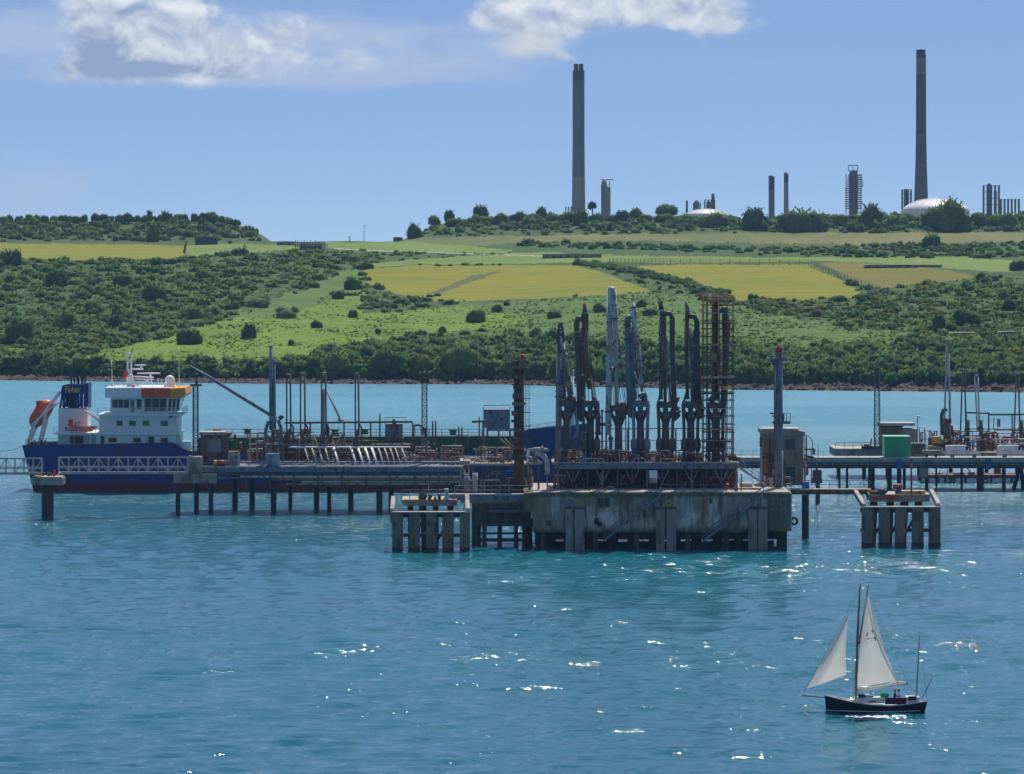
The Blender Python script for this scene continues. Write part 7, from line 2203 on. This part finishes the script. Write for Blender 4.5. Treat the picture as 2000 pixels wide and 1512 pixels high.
van_white = mat("van white paint", (.74, .75, .77), (.68, .69, .71), .3, .3, spec=.6)
van("white panel van parked on the road jetty, the whole van in view", 1847, 1916, 870, 894.5, YB + 3, "white vans parked on the road jetty")
van("white panel van cut off by the right frame edge on the road jetty", 1949, 2019, 870, 894.5, YB + 3, "white vans parked on the road jetty")
gear("flatbed_trailer", "low blue flat trailer left of the white van on the road jetty", "trailer", [("box", "bed", steel_blue, 1802, 880, 1838, 885, 2, 0), ("box", "stakes", steel_dark, 1806, 874, 1834, 877, .1, 0), ("wheel", soot, 3.4, [(1810, 890, -.05), (1810, 890, .2)]), ("wheel", soot, 3.4, [(1828, 890, -.05), (1828, 890, .2)]), ("post", steel_blue, .8, [(1806, 880), (1806, 873)]), ("post", steel_blue, .8, [(1834, 880), (1834, 873)])], YB + 3.4, (1820, 893.5))
gear("post", "slender dark post on the road jetty above the brown gangway", "post", [("shaft", steel_grey, .7, [(1598, 893), (1598, 868)])], YB, (1598, 893))

# ------------------------------------------------------------------ the sailing boat
YS2 = 413.0
sS = sc(YS2)
boat_black = mat("black hull paint", (.012, .012, .020), (.017, .016, .025), .8, .45, contrast=(.4, .7), spec=.25)
deck_white = mat("boat white", (.74, .73, .70), (.66, .65, .62), 1.0, .5)
varnish = mat("varnished spar", (.26, .14, .07), (.20, .11, .055), 2.0, .45)
grey_spar = mat("grey spar", (.20, .19, .18), (.15, .145, .14), 2.0, .5)
maroon = mat("maroon canvas", (.10, .022, .045), (.08, .02, .035), 1.5, .8)
sb = thing("sailing_boat", "small black hulled gaff sailing boat with cream sails on open water", "sailing boat", P(1712, 1396, YS2))
bX = lambda x: P(x, 0, YS2).x
bZ = lambda y: P(0, y, YS2).z
yc = YS2 + 1.35
# stations: x, sheer row, keel row, half beam at deck, half beam at water
stn = [(1613, 1361, 1392, .05, .03), (1622, 1363, 1396, .42, .25), (1640, 1367, 1399, .80, .62), (1665, 1372, 1402, 1.15, 1.0), (1700, 1377, 1404, 1.35, 1.25), (1740, 1379, 1404, 1.36, 1.25), (1775, 1376, 1402, 1.15, .95), (1798, 1373, 1398, .85, .5), (1813, 1372, 1389, .6, .25)]
hv = []
n = 7
for x, ys_, yk, hd, hw in stn:
    ring = []
    for sgn in (-1, 1):
        pts = []
        for j in range(n):
            f = j / (n - 1)
            z = bZ(ys_) + (bZ(yk + 4) - .25 - bZ(ys_)) * f
            h = hd + (hw - hd) * min(1, f * 1.6) if f < .62 else hw * (1 - ((f - .62) / .38) ** 1.5 * .95)
            xx = bX(x) - (.25 * f if x > 1800 else 0) + (.12 * f if x < 1615 else 0)
            pts.append((xx, yc + sgn * h, z))
        ring.append(pts)
    hv.append(ring)
mb = MB()
vs = [p for r in hv for s_ in r for p in s_]
fs = []
for i in range(len(stn) - 1):
    for s_ in (0, 1):
        for j in range(n - 1):
            a, b = i * 2 * n + s_ * n + j, (i + 1) * 2 * n + s_ * n + j
            fs.append((a, a + 1, b + 1, b) if s_ == 0 else (b, b + 1, a + 1, a))
e = (len(stn) - 1) * 2 * n
for j in range(n - 1):
    fs.append((e + j, e + j + 1, e + n + j + 1, e + n + j))
    fs.append((j + 1, j, n + j, n + j + 1))
mb.add(vs, fs)
mb.build("hull", boat_black, sb, smooth=False)
dk = MB()
for i in range(len(stn) - 1):
    a, b = hv[i], hv[i + 1]
    dk.add([(p[0], p[1] * .0 + yc + (p[1] - yc) * .97, p[2] - .06) for p in (a[0][0], b[0][0], b[1][0], a[1][0])], [(0, 1, 2, 3)])
dk.build("deck", deck_white, sb)
for sgn in (0, 1):
    MB().path([(r[sgn][0][0], r[sgn][0][1], r[sgn][0][2] + .02) for r in hv], .06, 6).build("gunwale", deck_white, sb)
    wl = []
    for r in hv[:-1]:
        zt_ = .24
        pts = r[sgn]
        for q in range(n - 1):
            if pts[q][2] >= zt_ >= pts[q + 1][2]:
                f_ = (pts[q][2] - zt_) / (pts[q][2] - pts[q + 1][2])
                wl.append((pts[q][0] + (pts[q + 1][0] - pts[q][0]) * f_, pts[q][1] + (pts[q + 1][1] - pts[q][1]) * f_, zt_))
                break
    MB().path(wl, .045, 5).build("waterline_stripe", deck_white, sb)
strokes(sb, yc, [("bowsprit", grey_spar, [1.0, 1.6], [(1566, 1358.5), (1640, 1364)]), ("bobstay", steel_dark, .35, [(1568, 1359), (1614, 1386)]),
                 ("mast", varnish, [2.5, 2.4, 1.6], [(1671, 1372), (1675, 1240), (1680, 1140)]), ("gaff", varnish, [1.5, 1.3], [(1678, 1258), (1696, 1143)]), ("boom", varnish, [1.6, 1.5], [(1673, 1349), (1774, 1335)]),
                 ("mizzen_mast", grey_spar, [1.5, 1.0], [(1789, 1374), (1796, 1241)]), ("boomkin", grey_spar, [1.2, .8], [(1800, 1366), (1820, 1325)]), ("sheet_rope", steel_dark, .35, [(1775, 1336), (1779, 1345), (1790, 1352)]),
                 ("forestay", steel_dark, .3, [(1567, 1358), (1665, 1178)]), ("forestay", steel_dark, .3, [(1665, 1178), (1679, 1150)]), ("shroud", steel_dark, .25, [(1664, 1372, -1.1), (1678, 1180)]), ("shroud", steel_dark, .25, [(1680, 1374, 1.1), (1678, 1180)]),
                 ("mizzen_stay", steel_dark, .25, [(1795, 1250), (1812, 1372)]), ("topping_lift", steel_dark, .25, [(1773, 1335), (1694, 1150)])])


def sail(name, corners, belly, m, rows=14, cols=9, y_off=0):
    """four-cornered sail: corners (px, py, metres aside) luff foot, luff head, leech head, leech foot; fullness belly in metres"""
    P4 = [P(c[0], c[1], YS2) + Vector((0, 1.35 + c[2] + y_off, 0)) for c in corners]
    mb = MB()
    vs = []
    for i in range(rows + 1):
        f = i / rows
        a, b = P4[0].lerp(P4[1], f), P4[3].lerp(P4[2], f)
        for j in range(cols + 1):
            q = j / cols
            p = a.lerp(b, q)
            w = math.sin(math.pi * q) * math.sin(math.pi * (.08 + .84 * f))
            fold = .05 * math.sin(9 * q + 5 * f) * (1 - f) + .035 * math.sin(17 * (q - .6 * f))
            hol = .035 * math.sin(math.pi * f) * q ** 3 * (P4[3] - P4[0]).length
            vs.append(p + Vector((-hol, belly * w + fold, 0)))
    fs = [(i * (cols + 1) + j, i * (cols + 1) + j + 1, (i + 1) * (cols + 1) + j + 1, (i + 1) * (cols + 1) + j) for i in range(rows) for j in range(cols)]
    mb.add(vs, fs)
    return mb.build(name, m, sb, smooth=True)


cream = mat("cream sailcloth", (.80, .78, .70), (.74, .72, .64), .6, .8, contrast=(.35, .7), trans=.5, spec=.1)
white_cloth = mat("jib sailcloth", (.86, .82, .73), (.80, .74, .62), .7, .8, contrast=(.4, .75), trans=.52, spec=.1)
ms = sail("mainsail", [(1674.5, 1346, -.06), (1693, 1166, -.06), (1698, 1164, -.5), (1752, 1330, -1.1)], -.55, cream)
js = sail("jib", [(1576, 1349, -.1), (1659, 1200, -.05), (1660.5, 1202, -.1), (1653, 1319, -1.0)], -.5, white_cloth)
# foot of the sail bundled along the boom
MB().path([P(1675, 1347, yc) + Vector((0, -.1, 0)), P(1700, 1344, yc) + Vector((0, -.25, 0)), P(1730, 1338.5, yc) + Vector((0, -.4, 0)), P(1752, 1333, yc) + Vector((0, -.4, 0)), P(1770, 1333.5, yc)], [.10, .13, .12, .2, .08], 8).build("sail_bundle", cream, sb, smooth=True)
MB().path([P(1693, 1168, yc) + Vector((0, -.3, 0)), P(1712, 1230, yc) + Vector((0, -.6, 0)), P(1733, 1290, yc) + Vector((0, -.8, 0)), P(1752, 1331, yc) + Vector((0, -1.0, 0))], .045, 6).build("leech_tape", deck_white, sb, smooth=True)
# dark emblem on the mainsail (as drawn on the cloth)
emb = MB()


def on_sail(px, py):
    # mainsail surface a hair in front of the cloth
    return P(px, py, YS2 + 1.35 - 1.12)


strokes_e = [((1693.5, 1243), (1694.2, 1236), 1.3), ((1694.2, 1236), (1695.5, 1233.5), 1.2), ((1699.5, 1232.5), (1704, 1231), 1.2), ((1704, 1231), (1705, 1237), 1.2), ((1704, 1246), (1708, 1244), 1.3), ((1708, 1244), (1710, 1251), 1.5), ((1689, 1249), (1694, 1257), 2.2), ((1694.3, 1246.5), (1695, 1249), 1.8), ((1699, 1247), (1703, 1247), 2.0), ((1700.5, 1251.5), (1702, 1253.5), 2.2), ((1684, 1260), (1686, 1262), 1.0)]
for a, b, w in strokes_e:
    p, q = on_sail(*a), on_sail(*b)
    emb.bar(p, q, w * 1.7 * sS, .02)
emb.build("sail_emblem", mat("dark sail paint", (.03, .035, .04), None, 1, .8), sb, kind="stuff")
# deck works
strokes(sb, yc, [("box", "cabin", deck_white, 1676, 1363, 1728, 1374, 1.5, -.75), ("box", "cabin_front", deck_white, 1660, 1367, 1676, 1374, 1.2, -.6), ("box", "porthole", steel_dark, 1696, 1369, 1711, 1371.5, .03, -.79), ("box", "cockpit_dodger", maroon, 1729, 1363, 1770, 1376, .08, -1.25), ("box", "cockpit_dodger", maroon, 1729, 1363, 1770, 1376, .08, 1.15), ("box", "stern_locker", deck_white, 1770, 1362, 1796, 1374, 1.6, -.8), ("box", "stern_board", maroon, 1774, 1360, 1789, 1368, .05, -.86),
                 ("box", "hatch", steel_dark, 1698, 1359.5, 1706, 1363, .6, -.3), ("box", "hatch_cover", deck_white, 1686, 1357, 1698, 1363, .8, -.4), ("box", "blue_bag", mat("dark blue canvas", (.03, .06, .16), None, 1, .8), 1677, 1357, 1690, 1363, .7, -.9), ("winch", steel_grey, .9, [(1772, 1366), (1772, 1362)]), ("rail", deck_white, .4, [(1770, 1361), (1796, 1359), (1797, 1371)]), ("tiller", varnish, .5, [(1770, 1364), (1788, 1367)])])
sh = MB()
sh.ball(P(1728, 1358, yc), .42, .62, .30, 14, 8)
gs = thing("spray_hood", "green rounded spray hood over the boat's cabin hatch in front of the crew", "spray hood", P(1728, 1364, yc))
sh.build("canopy", mat("sea green canvas", (.02, .30, .20), (.02, .26, .17), 1.5, .8), gs, smooth=True)
strokes(gs, yc, [("hoop", steel_grey, .4, [(1721, 1364, -.55), (1722, 1356, -.6), (1728, 1352, 0), (1722, 1356, .6), (1721, 1364, .55)])])


# ---- crew
def person(label, x, y_seat, Y, shirt, trousers, skin_c, hair_c, face=-1, lean=.12, arm_fwd=.35, hat=None):
    """seated figure, grown as one skinned body; faces along x (face=-1: to the left)"""
    base = P(x, y_seat, Y)
    t = thing("person", label, "person", tuple(base))
    f = face
    J = {  # joint: (forward, aside, up, radius)
        "pelvis": (0, 0, .10, .15), "waist": (.02 + lean * .3, 0, .28, .135), "chest": (lean * .7, 0, .48, .165), "neck": (lean, 0, .66, .065), "head0": (lean + .02, 0, .74, .085), "head1": (lean + .035, 0, .84, .105), "head2": (lean + .02, 0, .92, .075),
        "shL": (lean * .8, -.20, .58, .07), "elL": (lean + .12, -.27, .36, .05), "wrL": (lean + arm_fwd, -.18, .30, .036), "shR": (lean * .8, .20, .58, .07), "elR": (lean + .10, .27, .36, .05), "wrR": (lean + arm_fwd * .9, .20, .27, .036),
        "hipL": (.05, -.10, .08, .10), "knL": (.44, -.14, .10, .075), "anL": (.46, -.14, -.32, .05), "toL": (.62, -.15, -.38, .045), "hipR": (.05, .10, .08, .10), "knR": (.44, .14, .10, .075), "anR": (.48, .14, -.32, .05), "toR": (.64, .15, -.38, .045)}
    E = [("pelvis", "waist"), ("waist", "chest"), ("chest", "neck"), ("neck", "head0"), ("head0", "head1"), ("head1", "head2"), ("chest", "shL"), ("shL", "elL"), ("elL", "wrL"), ("chest", "shR"), ("shR", "elR"), ("elR", "wrR"), ("pelvis", "hipL"), ("hipL", "knL"), ("knL", "anL"), ("anL", "toL"), ("pelvis", "hipR"), ("hipR", "knR"), ("knR", "anR"), ("anR", "toR")]
    # hands: palm and five curled fingers each
    for sd_, s_ in (("L", -1), ("R", 1)):
        wx, wy, wz, _ = J["wr" + sd_]
        J["pa" + sd_] = (wx + .07, wy, wz - .015, .03)
        E.append(("wr" + sd_, "pa" + sd_))
        for k in range(4):
            o = (k - 1.5) * .022
            ln = (.075, .085, .08, .062)[k]
            J["f%d%s" % (k, sd_)] = (wx + .07 + ln * .7, wy + o, wz - .02, .010)
            J["g%d%s" % (k, sd_)] = (wx + .07 + ln, wy + o, wz - .055, .009)
            E += [("pa" + sd_, "f%d%s" % (k, sd_)), ("f%d%s" % (k, sd_), "g%d%s" % (k, sd_))]
        J["th" + sd_] = (wx + .075, wy - s_ * .05, wz - .03, .011)
        E.append(("pa" + sd_, "th" + sd_))
    names = list(J)
    me = bpy.data.meshes.new("body")
    me.from_pydata([(f * J[k][0], -f * J[k][1], J[k][2]) for k in names], [(names.index(a), names.index(b)) for a, b in E], [])
    o = bpy.data.objects.new("body", me)
    col.objects.link(o)
    o.parent = t
    sk = o.modifiers.new("skin", "SKIN")
    lay = me.skin_vertices[0] if me.skin_vertices else None
    if lay is None:
        import bmesh
        bm = bmesh.new(); bm.from_mesh(me); bm.verts.layers.skin.verify(); bm.to_mesh(me); bm.free()
        lay = me.skin_vertices[0]
    for i, k in enumerate(names):
        lay.data[i].radius = (J[k][3], J[k][3])
    lay.data[0].use_root = True
    ss = o.modifiers.new("sub", "SUBSURF")
    ss.levels = ss.render_levels = 2
    dg = bpy.context.evaluated_depsgraph_get()
    me2 = bpy.data.meshes.new_from_object(o.evaluated_get(dg))
    o.modifiers.clear()
    o.data = me2
    me2.materials.clear()
    for m_ in (shirt, trousers, skin_c):
        me2.materials.append(m_)
    for p in me2.polygons:
        z = p.center.z
        fw = p.center.x * f
        p.material_index = 2 if (z > .66 or (fw > lean + arm_fwd * .8 and z > .18 and z < .4)) else (1 if z < .2 else 0)
        p.use_smooth = True
    hx = lean + .03
    hm = MB().ball((base.x + f * (hx - .02), base.y, base.z + .875), .108, .10, .10, 12, 8)
    hm.build("hair", hair_c, t, smooth=True)
    if hat:
        MB().lathe((base.x + f * hx, base.y, base.z + .90), [(.15, 0), (.15, .015), (.11, .02), (.10, .09), (.03, .11)], 14).build("hat", hat, t)
    fm = MB()
    fm.ball((base.x + f * (hx + .115), base.y, base.z + .815), .022, .016, .024, 6, 4)
    fm.build("nose", skin_c, t, smooth=True)
    for s_ in (-1, 1):
        MB().ball((base.x + f * (hx + .095), base.y + s_ * .038, base.z + .845), .012, .013, .010, 6, 4).build("eye", soot, t)
        MB().ball((base.x + f * (hx - .01), base.y + s_ * .105, base.z + .83), .02, .012, .03, 6, 4).build("ear", skin_c, t, smooth=True)
    MB().bar((base.x + f * (hx + .105), base.y - .025, base.z + .775), (base.x + f * (hx + .105), base.y + .025, base.z + .775), .012).build("mouth", mat("lips %d" % int(x), (.35, .12, .10)), t)
    return t


skin_t = mat("skin", (.50, .29, .20), (.45, .26, .18), 3, .6)
person("person in dark clothes and maroon top sitting in the boat's cockpit by the green hood", 1746, 1367, yc - .3, mat("dark maroon jacket", (.09, .03, .045), (.06, .03, .045), 3, .85), mat("dark trousers", (.03, .032, .045), None, 3, .85), skin_t, mat("brown hair", (.10, .06, .035), None, 5, .8), 1, .10, .30, mat("pale cap", (.5, .44, .36), None, 4, .8))
person("person in white top with dark hair sitting further aft, leaning forward over the cockpit", 1760, 1367, yc - .1, mat("white shirt", (.78, .79, .82), (.7, .71, .75), 3, .8), mat("grey trousers", (.25, .26, .28), None, 3, .85), skin_t, mat("dark hair", (.025, .02, .018), None, 5, .8), -1, .2, .36)
# wake along the hull
g = np.random.default_rng(8)
mb = MB()
for k in range(46):
    x = 1655 + g.uniform(0, 80) + (k % 3) * 18
    y = 1404 + g.uniform(0, 5)
    p = P(x, y, YW(y))
    w = g.uniform(.1, .45)
    vs = [(p.x + w * math.cos(a) * g.uniform(.7, 1.3), p.y + w * 1.2 * math.sin(a) * g.uniform(.7, 1.3), .30 + .02 * (a > 3) + .02 * g.random()) for a in np.linspace(0, 6.283, 8)[:-1]]
    c0 = (p.x, p.y, .36)
    mb.add([c0] + vs, [(0, 1 + i, 1 + (i + 1) % 7) for i in range(7)])
mb.build("foam", mat("foam", (.8, .82, .82), (.7, .74, .75), 2, .7), None, kind="stuff")
# ------------------------------------------------------------------ smoke drifting from the chimney
def smoke_mat(dens):
    m = bpy.data.materials.new("smoke")
    m.use_nodes = True
    nt = m.node_tree
    nt.nodes.remove(nt.nodes["Principled BSDF"])
    v = nt.nodes.new("ShaderNodeVolumePrincipled")
    v.inputs["Color"].default_value = (1, 1, 1, 1)
    v.inputs["Anisotropy"].default_value = .55
    tc_ = nt.nodes.new("ShaderNodeTexCoord")
    mp = nt.nodes.new("ShaderNodeMapping")
    mp.inputs["Location"].default_value = (-1, -1, -1)
    mp.inputs["Scale"].default_value = (2, 2, 2)
    nt.links.new(tc_.outputs["Generated"], mp.inputs[0])
    gr = nt.nodes.new("ShaderNodeTexGradient")
    gr.gradient_type = "SPHERICAL"
    nt.links.new(mp.outputs[0], gr.inputs[0])
    ge = nt.nodes.new("ShaderNodeNewGeometry")
    no = nt.nodes.new("ShaderNodeTexNoise")
    no.inputs["Scale"].default_value = .09
    no.inputs["Detail"].default_value = 5
    no.inputs["Roughness"].default_value = .6
    nt.links.new(ge.outputs["Position"], no.inputs["Vector"])
    a = nt.nodes.new("ShaderNodeMath"); a.operation = "MULTIPLY_ADD"
    nt.links.new(no.outputs["Fac"], a.inputs[0]); a.inputs[1].default_value = 2.2; a.inputs[2].default_value = -1.0
    b = nt.nodes.new("ShaderNodeMath"); b.operation = "ADD"
    nt.links.new(gr.outputs["Fac"], b.inputs[0]); nt.links.new(a.outputs[0], b.inputs[1])
    c = nt.nodes.new("ShaderNodeMath"); c.operation = "MULTIPLY"; c.use_clamp = True
    nt.links.new(b.outputs[0], c.inputs[0]); nt.links.new(gr.outputs["Fac"], c.inputs[1])
    d = nt.nodes.new("ShaderNodeMath"); d.operation = "MULTIPLY"
    nt.links.new(c.outputs[0], d.inputs[0]); d.inputs[1].default_value = dens
    nt.links.new(d.outputs[0], v.inputs["Density"])
    nt.links.new(v.outputs[0], nt.nodes["Material Output"].inputs["Volume"])
    return m


sm_thick, sm_thin = smoke_mat(.16), smoke_mat(.05)
sR = sc(YR)
smoke = None
for px, py, rx, ry, m_ in ((1121, 117, 9, 5, sm_thick), (1110, 113, 14, 8, sm_thick), (1097, 107, 20, 13, sm_thick), (1080, 98, 26, 18, sm_thin), (1064, 88, 34, 24, sm_thin), (1046, 76, 44, 28, sm_thin), (1010, 92, 60, 26, sm_thin)):
    c = P(px, py, YR)
    mb = MB().ball(c, rx * sR * 1.25, rx * sR * 1.1, ry * sR * 1.25, 14, 8)
    if smoke is None:
        smoke = mb.build("smoke", m_, None, kind="stuff")
        smoke["_at"] = (0.0, 0.0, 0.0)
    else:
        mb.build("puff", m_, smoke)
# ------------------------------------------------------------------ summer haze
hz = MB()
hz.box(-3400, 3400, -700, 9100, -8, 330)
hm = bpy.data.materials.new("haze")
hm.use_nodes = True
hm.node_tree.nodes.remove(hm.node_tree.nodes["Principled BSDF"])
pv = hm.node_tree.nodes.new("ShaderNodeVolumePrincipled")
pv.inputs["Color"].default_value = (.42, .66, 1.0, 1)
pv.inputs["Density"].default_value = HAZE
pv.inputs["Anisotropy"].default_value = 0.2
hm.node_tree.links.new(pv.outputs[0], hm.node_tree.nodes["Material Output"].inputs["Volume"])
hz.build("haze", hm, kind="stuff")
